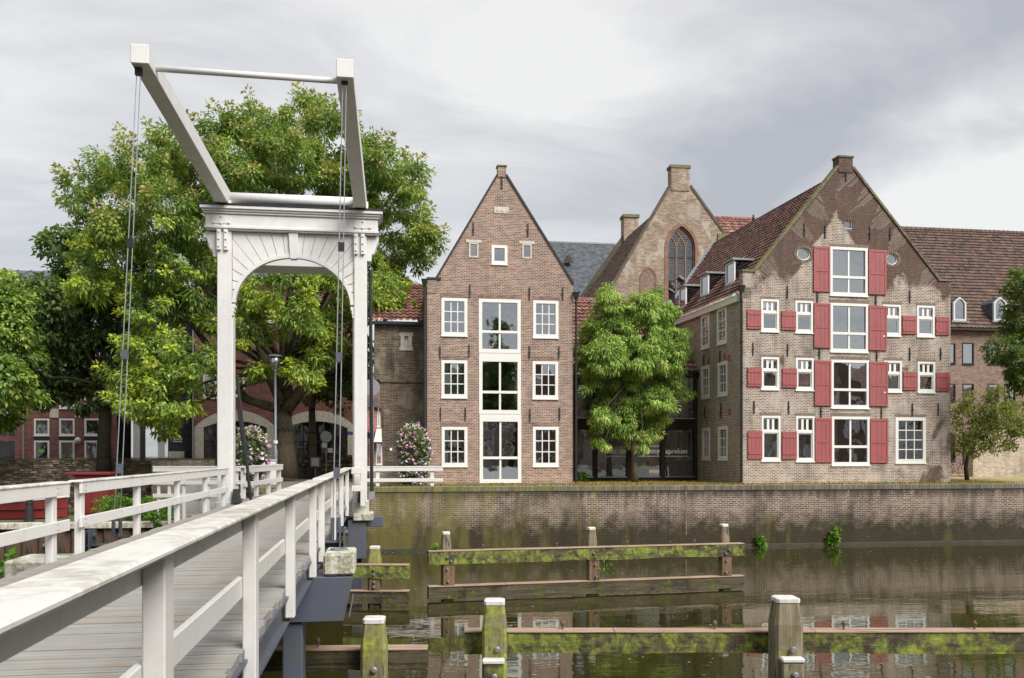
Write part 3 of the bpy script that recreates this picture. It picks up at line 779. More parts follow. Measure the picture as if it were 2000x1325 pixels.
for i in range(12): mb.box(-36 + i * 3 + 0.01, -33 + i * 3 - 0.01, -0.12, 0.5, LZ - 0.22, LZ + 0.02)
mb.build('concrete_edge', M['concrete'], sp_, bevel=0.015)
mb = MB()
for i in range(14): mb.box(-36.0 + i * 2.6, -35.9 + i * 2.6, -0.16, -0.1, LZ - 0.9, LZ - 0.8)
mb.build('bolt_heads', M['galv'], sp_, kind='stuff')

# old stone wall along the upper street
def rubble_wall(name, label, x0, x1, Y, zb, zt, seed, cap=True, sz=(0.27, 0.115)):
    w = thing(name, label, 'wall', ((x0 + x1) / 2, Y, zb)); lx = (x1 - x0) / 2; H = zt - zb
    mb = MB(); mb.box(-lx, lx, 0.03, 0.42, -0.3, H - 0.02); mb.build('core', M['rubble'], w)
    r = random.Random(seed); groups = {}
    z = 0.0
    rows = []
    while z < H - 0.05:
        h = r.uniform(sz[1] * .75, sz[1] * 1.3); x = -lx + r.uniform(-.2, 0)
        while x < lx:
            l = r.uniform(sz[0] * .6, sz[0] * 1.5); rows.append((x, x + l, z, min(z + h, H))); x += l
        z += h
    kinds = [M['stone_a'], M['stone_b'], M['stone_c']]
    mbs = [MB(), MB(), MB()]
    for a, b, c, d in rows:
        k = r.choice((0, 0, 1, 1, 2)); p = r.uniform(0.0, 0.05); g = r.uniform(.008, .022)
        m_ = mbs[k]
        q = lambda: r.uniform(-.022, .022)
        m_.hexa([(a + g + q(), -p, c + g), (b - g + q(), -p + q(), c + g + q()), (b - g, 0.1, c + g), (a + g, 0.1, c + g)],
                [(a + g + q(), -p + q(), d - g + q()), (b - g + q(), -p, d - g + q()), (b - g, 0.1, d - g), (a + g, 0.1, d - g)])
    for m_, k in zip(mbs, kinds): m_.build('stones', k, w, kind='stuff')
    if cap:
        mb = MB(); x = -lx
        while x < lx:
            l = r.uniform(.5, .9); h = r.uniform(.05, .09)
            mb.box(x + .008, min(x + l, lx) - .008, -0.06 - r.uniform(0, .02), 0.46, H, H + h); x += l
        mb.build('capstones', M['stone_cap'], w, kind='stuff')
    return w
M['stone_a'] = flat('brown_wall_stone', (0.24, 0.185, 0.135), 0.95, var=0.7, scale=5)
M['stone_b'] = flat('dark_wall_stone', (0.115, 0.10, 0.07), 0.95, var=0.7, scale=5)
M['stone_c'] = flat('pale_wall_stone', (0.40, 0.355, 0.285), 0.95, var=0.6, scale=5)
M['stone_cap'] = flat('mossy_cap_stone', (0.16, 0.13, 0.05), 0.95, var=0.6, scale=2.0)
rubble_wall('stone_wall', 'old rubble stone wall with mossy top behind the left lower landing', -34, -6.9, 50.0, LZ, at_y(100, 898, 50)[2], 2)
rubble_wall('stone_wall', 'low rubble stone wall in front of the arched shop windows', -5.0, at_y(688, 900, 52)[0], 52.0, 0, at_y(620, 891, 52)[2], 5)
bw = thing('brick_wall', 'newer low brick wall section with white graffiti behind the white landing fence', 'wall', (at_y(358, 905, 49.6)[0], 49.6, LZ))
mb = MB(); a = at_y(296, 905, 49.6)[0] - bw.location.x; mb.box(a, -a, 0, 0.3, 0, at_y(350, 898, 49.6)[2] - LZ); mb.build('wall', M['brick_garden'], bw)
mb = MB(); mb.box(a - .03, -a + .03, -0.04, 0.34, at_y(350, 898, 49.6)[2] - LZ, at_y(350, 896, 49.6)[2] - LZ); mb.build('coping', M['coping'], bw)
mb = MB()
for px, py in ((335, 903), (346, 900), (352, 902), (362, 904), (372, 902), (388, 901), (330, 908)):
    p = at_y(px, py, 49.6); x, z = p[0] - bw.location.x, p[2] - LZ
    for k in range(3):
        dx = random.uniform(-.1, .1); mb.beam((x + dx, -0.004, z - .12), (x + dx + random.uniform(-.12, .12), -0.004, z + .12), 0.006, 0.03, (1, 0, 0))
mb.build('graffiti', M['grey_paint'], bw, kind='stuff')

# ================================================================== house 1: tall narrow gable
H1X = at_y(834.5, 940, 41.0)[0]
f1 = Frame(H1X, 41.0, R(0.5))
h1 = thing('gabled_house', 'tall narrow pinkish brown brick house with steep pointed gable beside the glass facade', 'house', (H1X, 41.0, 0), R(0.5))
W1 = f1.to(1119, 800)[0]
apx = f1.to(979.5, 345)
apz = f1.to(979.5, 342)[1]
shL = f1.to(845, 546)[1]; shR = f1.to(1117, 556)[1]
sA = f1.to(973.5, 342)[0]; sB = f1.to(987, 342)[0]
out = [(0, -0.1), (W1, -0.1), (W1, shR), (sB, apz), (sA, apz), (0.42, shL), (0, shL - 0.55)]
gridw = [f1.rect(862, 912.8, 582.6, 656), f1.rect(862, 912.8, 704, 777), f1.rect(862.5, 913, 834, 911),
         f1.rect(1041, 1090.7, 587.6, 660), f1.rect(1040, 1090, 706, 779), f1.rect(1040.5, 1091, 834, 911)]
lofts = [f1.rect(935, 1017, 584.6, 690), f1.rect(935.5, 1017.5, 700, 809), f1.rect(936.5, 1018, 817, 944)]
small = [f1.rect(915.8, 934.5, 474.5, 503.5), f1.rect(960, 991, 479.5, 516.5), f1.rect(1020, 1038.5, 477, 505.5)]
mb = MB(); hs1 = [hole(r) for r in gridw + lofts + small]; zl1_ = shL - .55
wall(mb, [(0, -.1), (W1, -.1), (W1, zl1_), (0, zl1_)], [h for h in hs1 if h[2] < zl1_]); wall(mb, [(.42, zl1_), (W1, zl1_), (W1, shR), (sB, apz), (sA, apz), (.42, shL)], [h for h in hs1 if h[2] > zl1_])
mb.build('wall', M['brick_rose'], h1)
D1 = 9.0
mb = MB()
mb.quad((0, D1, 0), (0, 0, 0), (0, 0, shL - .55), (0, D1, shL - .55)); mb.quad((W1, 0, 0), (W1, D1, 0), (W1, D1, shR), (W1, 0, shR))
mb.add([(0, D1, 0), (W1, D1, 0), (W1, D1, shR), (sB, D1, apz), (0, D1, shL - .55)], [(4, 3, 2, 1, 0)])
mb.build('side_wall', M['brick_rose'], h1)
tiles('roof', (0.05, D1, shL - .6), (0.05, .28, shL - .6), (sA, D1, apz - .35), (sA, .28, apz - .35), M['tile_brown'], h1)
tiles('roof', (W1 - .05, .28, shR - .3), (W1 - .05, D1, shR - .3), (sB, .28, apz - .35), (sB, D1, apz - .35), M['tile_brown'], h1)
mb = MB(); slab(mb, (0.42, shL), (sA, apz), 0.09, -0.05, 0.30); slab(mb, (W1, shR), (sB, apz), 0.09, -0.05, 0.30)
mb.box(-0.02, 0.62, -0.06, 0.28, shL - 0.02, shL + 0.09); mb.build('gable_coping', M['lead_dark'] if 'lead_dark' in M else M['iron'], h1)
mb = MB(); mb.box(-0.0, 0.42, -0.035, 0.26, shL - 0.62, shL - 0.03); mb.build('shoulder', M['brick_rose'], h1)
zt = f1.to(979.5, 323)[1]
mb = MB(); mb.box(sA - .03, sB + .03, -0.03, 0.34, apz - .1, zt - .07); mb.build('pinnacle', M['brick_rose'], h1)
mb = MB(); mb.box(sA - .07, sB + .07, -0.07, 0.38, zt - .069, zt); mb.build('pinnacle_cap', M['coping'], h1)
for i, r in enumerate(gridw): window(h1, r, 'grid', 3, 3, fw=0.14, curtain=(None, 1.0, .3, None, None, .4)[i]); soldier(h1, None, r[0] - .05, r[1] + .05, r[3] + 0.01, M['brick_arch1'] if 'brick_arch1' in M else M['brick_far'])
for k, r in enumerate(lofts): window(h1, r, 'loft', fw=0.16, split=0.63, sill=False, curtain=.35 if k == 2 else None)
for a_, b_ in ((0, 1), (1, 2)):
    mb = MB(); mb.box(lofts[b_][0], lofts[b_][1], -.012, .1, lofts[b_][3] + .003, lofts[a_][2] - .003); mb.build('spandrel_panel', M['frame'], h1, bevel=.006)
soldier(h1, None, lofts[0][0] - .05, lofts[0][1] + .05, lofts[0][3] + .01, M['brick_far'])
for i, r in enumerate(small):
    window(h1, r, 'grid', 1, 1, fw=0.07 if i != 1 else .13, frame=M['pale_stone'] if i != 1 else None, sill=i == 1)
    if i != 1:
        mb = MB(); mb.box(r[0] - .14, r[1] + .14, -0.03, 0.1, r[3] + .001, r[3] + .13); mb.build('lintel', M['pale_stone'], h1)
r = f1.rect(964.6, 994, 405, 418)
mb = MB(); mb.box(r[0], r[1], -0.03, .02, r[2], r[3]); pl = mb.build('stone_plaque', M['pale_stone'], h1, bevel=0.02)
mb = MB()
for i in range(3): mb.box(r[0] + .12 + i * .22, r[0] + .26 + i * .22, -0.045, -0.0301, r[2] + .08, r[3] - .1)
mb.build('relief', M['pale_stone'], pl, bevel=0.02)
anchors(h1, f1, [(924.5, 447), (1031, 450), (917.8, 569), (1034, 574), (1099, 574), (859.5, 688), (916.3, 686), (1034, 689), (1091.7, 689), (860.5, 809), (909, 809), (1035, 811), (1092.7, 809), (980, 357)])
drainpipe(h1, -0.13, -0.09, 0.05, f1.to(830, 560)[1]); drainpipe(h1, W1 + .13, -0.09, 0.05, f1.to(1121, 585)[1])
interior(h1, None, 0.1, W1 - .1, 0, shL, [r[2] - .5 for r in gridw[:2]])

# ================================================================== big warehouse with red shutters
BX, BY, BA = *at_y(1451, 945, 39.6)[:2], R(2.6)
f2 = Frame(BX, BY, BA); f2s = Frame(BX, BY, BA - R(90))
TS = (0, 0, -R(90))
big = thing('gabled_warehouse', 'broad weathered brick warehouse with red shutters and pointed gable', 'house', (BX, BY, 0), BA)
WB = f2.to(1856.5, 800)[0]
z1_ = f2.to(1452, 530)[1]; z2_ = f2.to(1851, 549)[1]
sa, sb = f2.to(1638.5, 328)[0], f2.to(1664, 328)[0]; za = f2.to(1651, 327)[1]
g0 = f2.to(1475, 517)[0]; g1 = f2.to(1833, 547)[0]
out = [(0, -0.1), (WB, -0.1), (WB, z2_), (sb, za), (sa, za), (0.05, z1_ + 0.0)]
# slanting gable edges start a little in from the corners
outb = [(0, -0.1), (WB, -0.1), (WB, z2_), (g1, z2_ + .02), (sb, za), (sa, za), (g0, z1_ + .05), (0, z1_)]
C4 = [f2.rect(1621, 1694.5, 483.6, 578), f2.rect(1621.5, 1695.5, 593, 688), f2.rect(1623, 1697, 703.5, 797.5), f2.rect(1624, 1698.5, 814, 909)]
SM = [f2.rect(1486, 1521, 585, 648), f2.rect(1553, 1587.5, 588, 650.5), f2.rect(1724, 1759, 595.5, 656.5), f2.rect(1790.5, 1825, 597.5, 658),
      f2.rect(1486.5, 1521.5, 698, 761), f2.rect(1554, 1589, 699.5, 762.5), f2.rect(1726, 1761, 705, 766), f2.rect(1792, 1826, 707, 767),
      f2.rect(1487, 1524, 812.5, 900.5), f2.rect(1554.5, 1590.5, 813, 901.5)]
BIGW = f2.rect(1748.5, 1808, 815.5, 904.5)
SQ = f2.rect(1649, 1666, 429.5, 448.5)
ocs = []
for px, py, rp in ((1570, 496.5, 13.5), (1742.5, 506.5, 12.5)):
    s_, z_ = f2.to(px, py); rr = rp * 42 / FPX
    ocs.append((s_, z_, rr * 1.05, rr * 0.88))
sh = [((s_ - 0.5, s_ + 0.5, z_ - .45, z_ + .45), [(s_ + a_ * math.cos(t_), z_ + b_ * math.sin(t_)) for t_ in np.linspace(0, 2 * math.pi, 28, endpoint=False)]) for s_, z_, a_, b_ in ocs]
# the wide gable is laid as a convex field; its two shoulders are added as blocks
zg = min(z1_, z2_)
mb = MB(); hs2 = [hole(r) for r in C4 + SM + [BIGW, SQ]]; zg -= .02
wall(mb, [(0, -0.1), (WB, -0.1), (WB, zg), (0, zg)], [h for h in hs2 if h[2] < zg]); wall(mb, [(g0, zg), (g1, zg), (g1, z2_), (sb, za), (sa, za), (g0, z1_)], [h for h in hs2 if h[3] > zg], shaped=sh, cheeks=False)
for h in hs2:
    if h[2] > zg:
        for p, q in (((h[0], h[2]), (h[0], h[3])), ((h[0], h[3]), (h[1], h[3])), ((h[1], h[3]), (h[1], h[2])), ((h[1], h[2]), (h[0], h[2]))): mb.quad((p[0], 0, p[1]), (q[0], 0, q[1]), (q[0], .16, q[1]), (p[0], .16, p[1]))
mb.build('wall', M['brick_grey'], big)
for q in ((-0.0, g0 + .05, z1_), (g1 - .05, WB, z2_)): mb = MB(); mb.box(q[0], q[1], -0.012, 0.34, q[2] - 0.75, q[2] - .02); mb.build('shoulder', M['brick_grey'], big)
DB = 15.2; E0 = 10.6
ze = f2s.to(1441, 577)[1]
# left flank
sw = [f2s.rect(1369.5, 1386, 615, 681), f2s.rect(1401, 1420, 601, 672), f2s.rect(1370, 1386, 715, 778), f2s.rect(1402.5, 1421, 707, 773), f2s.rect(1371.5, 1387, 836, 898), f2s.rect(1403, 1421.5, 833, 898)]
mb = MB(TS); wall(mb, [(-E0, -0.1), (0, -0.1), (0, ze - .25), (-E0, ze - .25)], [hole(r) for r in sw]); mb.build('side_wall', M['brick_side'], big)
mb = MB(); mb.box(-0.02, 0.4, 0.0, 0.34, ze - .25, z1_ - .05); mb.build('corner', M['brick_side'], big)
mb = MB(); mb.quad((WB, 0, 0), (WB, DB, 0), (WB, DB, z2_), (WB, 0, z2_)); mb.quad((WB, DB, 0), (0, E0, 0), (0, E0, ze), (WB, DB, z2_)); mb.build('side_wall', M['brick_side'], big)
mb = MB(TS); mb.box(-E0, -0.36, -0.16, -0.001, ze - .32, ze - .02); mb.build('cornice', M['frame'], big)
sr = (sa + sb) / 2; zr = f2.to(1640, 331)[1] - .1
tiles('roof', (-0.22, E0, ze - .02), (-0.22, 0.33, ze - .02), (sr, DB, zr), (sr, 0.33, zr), M['tile_brown'], big)
tiles('roof', (WB + .2, 0.33, z2_ - .7), (WB + .2, DB, z2_ - .7), (sr, 0.33, zr), (sr, DB, zr), M['tile_brown'], big)
ridge(big, (sr, .35, zr + .02), (sr, DB, zr + .02), M['tile_brown'])
mb = MB(); mb.beam((-0.25, E0, ze + .05), (sr, DB + .1, zr + .12), 0.3, 0.16, (0, 0, 1)); mb.build('verge', M['lead'], big)
mb = MB()
slab(mb, (g0, z1_), (sa, za), 0.11, -0.06, 0.36); slab(mb, (g1, z2_), (sb, za), 0.11, -0.06, 0.36)
mb.box(-0.06, g0 + .02, -0.07, 0.38, z1_ - .02, z1_ + .08); mb.box(g1 - .02, WB + .06, -0.07, 0.38, z2_ - .02, z2_ + .08)
mb.build('gable_coping', M['coping'], big)
zt = f2.to(1651, 305)[1]
mb = MB(); mb.box(sa - .02, sb + .02, -0.04, 0.5, za - .25, zt - .08); mb.build('pinnacle', M['brick_grey'], big)
mb = MB(); mb.box(sa - .06, sb + .06, -0.08, 0.54, zt - .079, zt); mb.build('pinnacle_cap', M['coping'], big)
M['arch'] = flat('arch_brick', (0.26, 0.20, 0.155), 0.9, var=0.5, scale=8)
for i, r in enumerate(C4):
    window(big, r, 'loft', fw=0.13, split=0.64, curtain={2: .22, 3: .18}.get(i)); soldier(big, None, r[0] - .05, r[1] + .05, r[3] + .01, M['arch'], .14)
for i, r in enumerate(SM):
    window(big, r, 'small', fw=0.10, split=0.40 if i < 8 else .34, curtain={8: .6, 9: .7, 4: .3, 6: .4, 1: .35}.get(i)); soldier(big, None, r[0] - .05, r[1] + .05, r[3] + .01, M['arch'], .12)
window(big, BIGW, 'grid', 3, 4, fw=0.16, curtain=.3); soldier(big, None, BIGW[0], BIGW[1], BIGW[3] + .01, M['arch'], .14)
window(big, SQ, 'grid', 1, 1, fw=0.06, frame=M['grey_paint'], y=.06)
for s_, z_, a_, b_ in ocs:
    mb = MB(); n = 28; P = [(math.cos(t_), math.sin(t_)) for t_ in np.linspace(0, 2 * math.pi, n, endpoint=False)]
    for i in range(n):
        (c0, d0), (c1, d1) = P[i], P[(i + 1) % n]
        mb.hexa([(s_ + a_ * .86 * c0, .04, z_ + b_ * .86 * d0), (s_ + a_ * .86 * c1, .04, z_ + b_ * .86 * d1), (s_ + a_ * .86 * c1, .12, z_ + b_ * .86 * d1), (s_ + a_ * .86 * c0, .12, z_ + b_ * .86 * d0)],
                [(s_ + a_ * c0, .04, z_ + b_ * d0), (s_ + a_ * c1, .04, z_ + b_ * d1), (s_ + a_ * c1, .12, z_ + b_ * d1), (s_ + a_ * c0, .12, z_ + b_ * d0)])
    w_ = mb.build('round_window', M['frame'], big)
    mb = MB(); mb.add([(s_ + a_ * .9 * c_, .09, z_ + b_ * .9 * d_) for c_, d_ in P], [tuple(range(n))]); mb.build('pane', M['glass'], w_)
    mb = MB()
    for i in range(24):
        t_ = 2 * math.pi * i / 24; c_, d_ = math.cos(t_), math.sin(t_)
        mb.beam((s_ + a_ * 1.04 * c_, -0.004, z_ + b_ * 1.04 * d_), (s_ + a_ * 1.5 * c_, -0.004, z_ + b_ * 1.5 * d_), 0.03, 0.07, (-d_, 0, c_))
    mb.build('brick_ring', M['arch'], big, kind='stuff')
shl = [(1588, 1620.5, 482, 570.5), (1589, 1621, 593, 680), (1590, 1622.5, 704.5, 793), (1591, 1623.5, 817, 903.5), (1695.5, 1730, 488.7, 576), (1696, 1731, 598, 685), (1697.5, 1733, 707, 794), (1699, 1733.5, 818.5, 904.5)]
for q in shl: shutter(big, f2.rect(*q), 2)
for q in [(1458.5, 1486, 606, 643), (1525.5, 1554, 608.5, 645.5), (1761.5, 1788.5, 617.5, 653), (1826.5, 1853, 620, 655), (1459, 1487, 718.5, 755.5), (1527, 1555.5, 720.5, 757.5),
          (1763, 1790, 727, 762.5), (1827, 1853.5, 729, 764), (1460, 1488, 842, 896.5), (1527, 1555.5, 843, 897)]: shutter(big, f2.rect(*q), 0)
# tumbled-in brickwork: slanting courses laid square to the gable edges
M['mortar'] = flat('pale_mortar', (0.40, 0.35, 0.29), .95, var=.5, scale=6)
mb = MB()
for (p0, p1), sgn in ((((g0, z1_), (sa, za)), -1), (((g1, z2_), (sb, za)), 1)):
    ex_, ez_ = p1[0] - p0[0], p1[1] - p0[1]; L_ = math.hypot(ex_, ez_); ex_, ez_ = ex_ / L_, ez_ / L_; nx_, nz_ = (ez_, -ex_) if sgn < 0 else (-ez_, ex_)
    k = 0; pos = .15
    while pos < L_ - .6:
        run = random.uniform(.75, 1.15); m_ = int(run / .085)
        if random.random() < (.8 if sgn > 0 else .55):
            for j in range(m_):
                ln_ = 1.5 * (1 - abs(j / m_ - .35) / .65) * random.uniform(.75, 1.05)
                if ln_ < .15 or random.random() < .08: continue
                s0 = pos + j * .085; st = random.uniform(.02, .12)
                a = (p0[0] + ex_ * s0 + nx_ * st, p0[1] + ez_ * s0 + nz_ * st); b = (p0[0] + ex_ * s0 + nx_ * ln_, p0[1] + ez_ * s0 + nz_ * ln_)
                if any(r_[0] - .5 < b[0] < r_[1] + .5 and r_[2] - .3 < b[1] < r_[3] + .3 for r_ in C4[:1]): continue
                mb.beam((a[0], -.002, a[1]), (b[0], -.002, b[1]), .008, random.uniform(.016, .028), (ex_, 0, ez_))
        pos += run + random.uniform(.05, .35)
mb.build('tumbled_courses', M['mortar'], big, kind='stuff')
anchors(big, f2, [(1570.5, 449), (1611, 453), (1698.5, 456), (1738, 458), (1652, 342), (1537.5, 571), (1776.5, 580), (1470.5, 682), (1538, 684), (1776.5, 692), (1836.5, 692),
                  (1472.5, 796), (1540, 796), (1781.5, 800), (1832, 800), (1596, 582), (1710, 590), (1600, 690), (1712, 698), (1603, 803), (1721, 806)])
anchors(big, f2s, [(1375.5, 704), (1407, 698), (1377, 805), (1409, 800)], T=TS)
for k, q in enumerate(sw): window(big, q, 'grid', 2, 3, fw=0.16, T=TS, curtain=(None, .5, None, None, .4, .6)[k])
M['patch_red'] = flat('orange_brick_patch', (0.34, 0.12, 0.06), .9, var=.4)
for px, py in ((1352, 622), (1363, 617), (1376, 611), (1391, 606), (1409, 597), (1427, 589), (1384, 705), (1416, 697), (1424, 700), (1408, 812), (1425, 805)):
    s_, z_ = f2s.to(px, py); mb = MB(TS); mb.box(s_ - .16, s_ + .16, -.012, .01, z_ - .16, z_ + .16); mb.build('brick_patch', M['patch_red'], big)
s_, z_ = f2s.to(1441, 560)
drainpipe(big, -0.12, -0.10, 0.05, f2.to(1444, 572)[1])
# dormer boxes in the flank roof: they open towards the side street
def flank_z(x): return ze + (zr - ze) * (x + .22) / (sr + .22)
for y0, x_ in ((7.9, 0.35), (5.2, 0.5), (2.15, 0.55)):
    zb = flank_z(x_) + .1; hh = 1.08; wd = 1.0; d = MB()
    dm = MB(); dm.box(x_, x_ + .08, y0, y0 + .12, zb - .1, zb + hh); dm.box(x_, x_ + .08, y0 + wd - .12, y0 + wd, zb - .1, zb + hh); dm.box(x_, x_ + .08, y0 + .12, y0 + wd - .12, zb - .1, zb + .08); dm.box(x_, x_ + .08, y0 + .12, y0 + wd - .12, zb + hh - .1, zb + hh)
    do = dm.build('dormer', M['frame'], big)
    g = MB(); g.quad((x_ + .04, y0 + wd - .12, zb + .08), (x_ + .04, y0 + .12, zb + .08), (x_ + .04, y0 + .12, zb + hh - .1), (x_ + .04, y0 + wd - .12, zb + hh - .1)); g.build('pane', M['glass'], do)
    L_ = hh / ((zr - ze) / (sr + .22))
    g = MB(); g.prism([(x_ - .12, zb + hh + .001), (x_ + L_ + .1, zb + hh + .001), (x_ + L_ + .1, zb + hh + .1), (x_ - .12, zb + hh + .1)], y0 - .1, y0 + wd + .1); g.build('dormer_roof', M['lead'], do)
    for yy in (y0 + .001, y0 + wd - .061):
        g = MB(); g.prism([(x_ + .09, zb - .02), (x_ + L_ - .06, zb + hh - .08), (x_ + .09, zb + hh - .08)], yy + .03, yy + .035); g.build('cheek', M['glass'], do)
        g = MB(); g.beam((x_ + .05, yy + .03, zb - .05), (x_ + L_, yy + .03, zb + hh - .04), .07, .09, (0, 0, 1)); g.build('cheek_frame', M['lead'], do)
    g = MB(); g.prism([(x_ - .3, flank_z(x_ - .3) + .06), (x_ - .02, flank_z(x_) + .09), (x_ - .02, zb + .02)], y0, y0 + wd); g.build('apron', M['lead'], do)
# black flue pipes
for y_, x_, r_ in ((11.2, 1.5, .14), (10.6, .7, .09)):
    g = MB(); zz_ = flank_z(x_); g.tube([(x_, y_, zz_ - .2), (x_, y_, zz_ + .9)], r_, 8); g.tube([(x_, y_, zz_ + .9), (x_ - .3, y_, zz_ + 1.1)], r_ * 1.3, 8); g.build('flue', M['black'], big)
interior(big, None, 0.3, WB - .3, 0, ze - .3, [SM[0][2] - .9, SM[4][2] - .9])
interior(big, None, C4[0][0] - .4, C4[0][1] + .4, ze - .29, C4[0][3] + .4, [])
# things standing in the windows of the warehouse
s_, z_ = f2.to(1645, 745)
lamp_ = thing('table_lamp', 'white table lamp in the third tall window of the red shuttered warehouse', 'lamp', (BX + s_ * math.cos(BA) - .5 * math.sin(BA), BY + s_ * math.sin(BA) + .5 * math.cos(BA), z_ - .55))
mb = MB(); mb.lathe([(.14, 0), (.12, .03), (.03, .06), (.025, .5)], n=10); mb.build('base', M['pale_stone'], lamp_)
mb = MB(); mb.lathe([(.24, .46), (.14, .8)], n=12); mb.build('lamp_shade', M['curtain'], lamp_)
s_, z_ = f2.to(1738, 757)
pot = thing('house_plant', 'potted green plant on the sill of a small upper warehouse window', 'plant', (BX + s_ * math.cos(BA) - .35 * math.sin(BA), BY + s_ * math.sin(BA) + .35 * math.cos(BA), z_ - .05))
mb = MB(); mb.lathe([(.08, 0), (.11, .18)], n=10); mb.build('pot', M['white'], pot)
crown('leaves', [(pot.location.x, pot.location.y, pot.location.z + .42, .22)], LW, pot, 300, .1, 12, .3, .05, 4, tuple(pot.location))

# ================================================================== glass fronted building between the houses
GY = 45.0
gx0 = at_y(1121, 900, GY)[0]; gx1 = at_y(1366, 900, GY)[0]
f3 = Frame(gx0, GY)
M['added_glazing'] = glass_mat('added_roof_glass', (.85, .88, .88), .05)  # for the added rear glazing that lights the interior
gb = thing('glass_pavilion', 'dark framed glass fronted building with red tiled roof behind the bright green tree', 'building', (gx0, GY, 0))
WG = gx1 - gx0
M['dark_frame'] = timber('dark_stained_timber', (0.045, 0.036, 0.03), (0.02, 0.018, 0.017), grain=(6, 0.8, 1), damt=0.3)
zof = lambda y: f3.to(1243, y)[1]
zs0, zl1, zu0, zu1, zgut = zof(931), zof(840), zof(816), zof(736), zof(730)
posts = [(1119, 1122.5), (1158.7, 1167), (1224, 1233), (1290, 1298.5), (1356, 1366.5)]
px_ = [(f3.to(a, 880)[0], f3.to(b, 880)[0]) for a, b in posts]
mb = MB()
for a, b in px_: mb.box(a, b, -0.05, 0.2, 0, zgut)
mb.build('posts', M['dark_frame'], gb, kind='stuff')
for i in range(4):
    a, b = px_[i][1], px_[i + 1][0]
    fr_ = MB(); fr_.box(a, b, 0, .16, 0.0, zs0); fr_.box(a, b, -0.03, .16, zl1, zl1 + .08); fr_.box(a, b, 0.02, .16, zl1 + .08, zu0 - .22); fr_.box(a, b, -0.06, .16, zu0 - .22, zu0); fr_.box(a, b, 0, .16, zu1, zgut - .08)
    o = fr_.build('window_frame', M['dark_frame'], gb)
    g = MB(); g.box(a, b, -0.05, -0.001, zs0 - .05, zs0 - .0); g.box(a, b, -0.075, -0.0601, zu0 - .06, zu0 - .001); g.build('sill', M['galv'], o)
    pane(o, None, a, b, zs0, zl1, .08, M['glass_dark']); pane(o, None, a, b, zu0, zu1, .08, M['glass'])
    if i in (0, 1):
        g = MB(); g.quad((a + .05, .4, zu0 + .02), (b - .05, .4, zu0 + .02), (b - .05, .4, zu1), (a + .05, .4, zu1)); g.build('blind', M['curtain'], o)
    if i == 3:
        g = MB()
        g.tube([(a, -.02, zu0 + .3), (b, -.02, zu0 + .3)], .018, 6); g.tube([(a, -.02, zu0 + .12), (b, -.02, zu0 + .12)], .012, 6); g.build('guard_rail', M['galv'], o)
mb = MB(); mb.box(-0.1, WG + .15, -0.16, 0.0, zgut, zgut + .12); mb.build('gutter', M['black'], gb, bevel=.02)
zr3 = at_y(1150, 587, GY + 4.8)[2]
tiles('roof', (-1.4, -0.2, zgut + .12), (WG + .05, -0.2, zgut + .12), (-1.4, 4.8, zr3), (WG - .2, 4.8, zr3), M['tile_red'], gb)
ridge(gb, (-1.4, 4.8, zr3 + .04), (WG - .2, 4.8, zr3 + .04), M['tile_red'])
mb = MB(); mb.quad((-1.4, 8.9, 0), (-1.4, 8.9, zgut), (WG, 8.9, zgut), (WG, 8.9, 0)); mb.build('rear', M['curtain'], gb)  # unseen rear wall, set back and kept pale to brighten the interior
mb = MB(); mb.quad((-1.4, 4.9, zr3), (WG, 4.9, zr3), (WG, 9, zgut), (-1.4, 9, zgut)); mb.build('added_glass_roof', M['added_glazing'], gb)  # unseen glazed rear slope, added to let daylight into the rooms
mb = MB(); mb.beam((WG + .06, -.2, zgut + .2), (WG - .1, 4.8, zr3 + .1), .3, .06); mb.build('lead_flashing', M['lead'], gb)
mb = MB(); mb.box(-1, WG + .1, .25, 2.2, zu0 - .4, zu0 - .25); mb.build('upper_floor', M['interior'], gb)  # stops short so light from the added glazing reaches below
mb = MB(); mb.box(-.2, WG + .1, .2, 8.8, .0, .08); mb.build('floor', M['interior'], gb)
drainpipe(gb, WG - .02, -.14, 0.02, zgut - .25)
# white lettering on the panes and its underline
M['letter'] = flat('white_lettering', (0.85, 0.85, 0.85), 0.6, var=0.02)
def lettering(txt, x0, x1, zbase, parent, size):
    cu = bpy.data.curves.new('lettering', 'FONT'); cu.body = txt; cu.size = size; cu.extrude = 0.004; cu.offset = 0.006
    o = bpy.data.objects.new('lettering', cu); COL.objects.link(o)
    bpy.context.view_layer.update()
    w = o.dimensions.x
    if w > 0.01: o.scale = ((x1 - x0) / w,) * 1 + ((x1 - x0) / w * 1.0, 1)
    o.rotation_euler = (R(90), 0, 0); o.location = (x0, 0.055, zbase); o.parent = parent; o.data.materials.append(M['letter'])
    me = bpy.data.meshes.new_from_object(o.evaluated_get(bpy.context.evaluated_depsgraph_get())); q = bpy.data.objects.new('lettering', me); COL.objects.link(q)
    q.scale = o.scale; q.rotation_euler = o.rotation_euler; q.location = o.location; q.parent = parent; bpy.data.objects.remove(o); q.name = 'lettering'
    return q
zb = zof(886)
for txt, a, b, sc in (('laat de', 1184.5, 1224, .36), ('omgeving', 1233.5, 1290, .36), ('spreken', 1299, 1343.5, .36)):
    xa, xb = f3.to(a, 886)[0], f3.to(b, 886)[0]
    lettering(txt, xa + .03, xb - .03, zb, gb, sc)
for a, b in ((1184.5, 1224), (1234, 1290), (1299, 1343.5)):
    xa, xb = f3.to(a, 886)[0], f3.to(b, 886)[0]
    mb = MB(); mb.box(xa, xb, .05, .06, zof(892), zof(891)); mb.build('underline', M['letter'], gb)
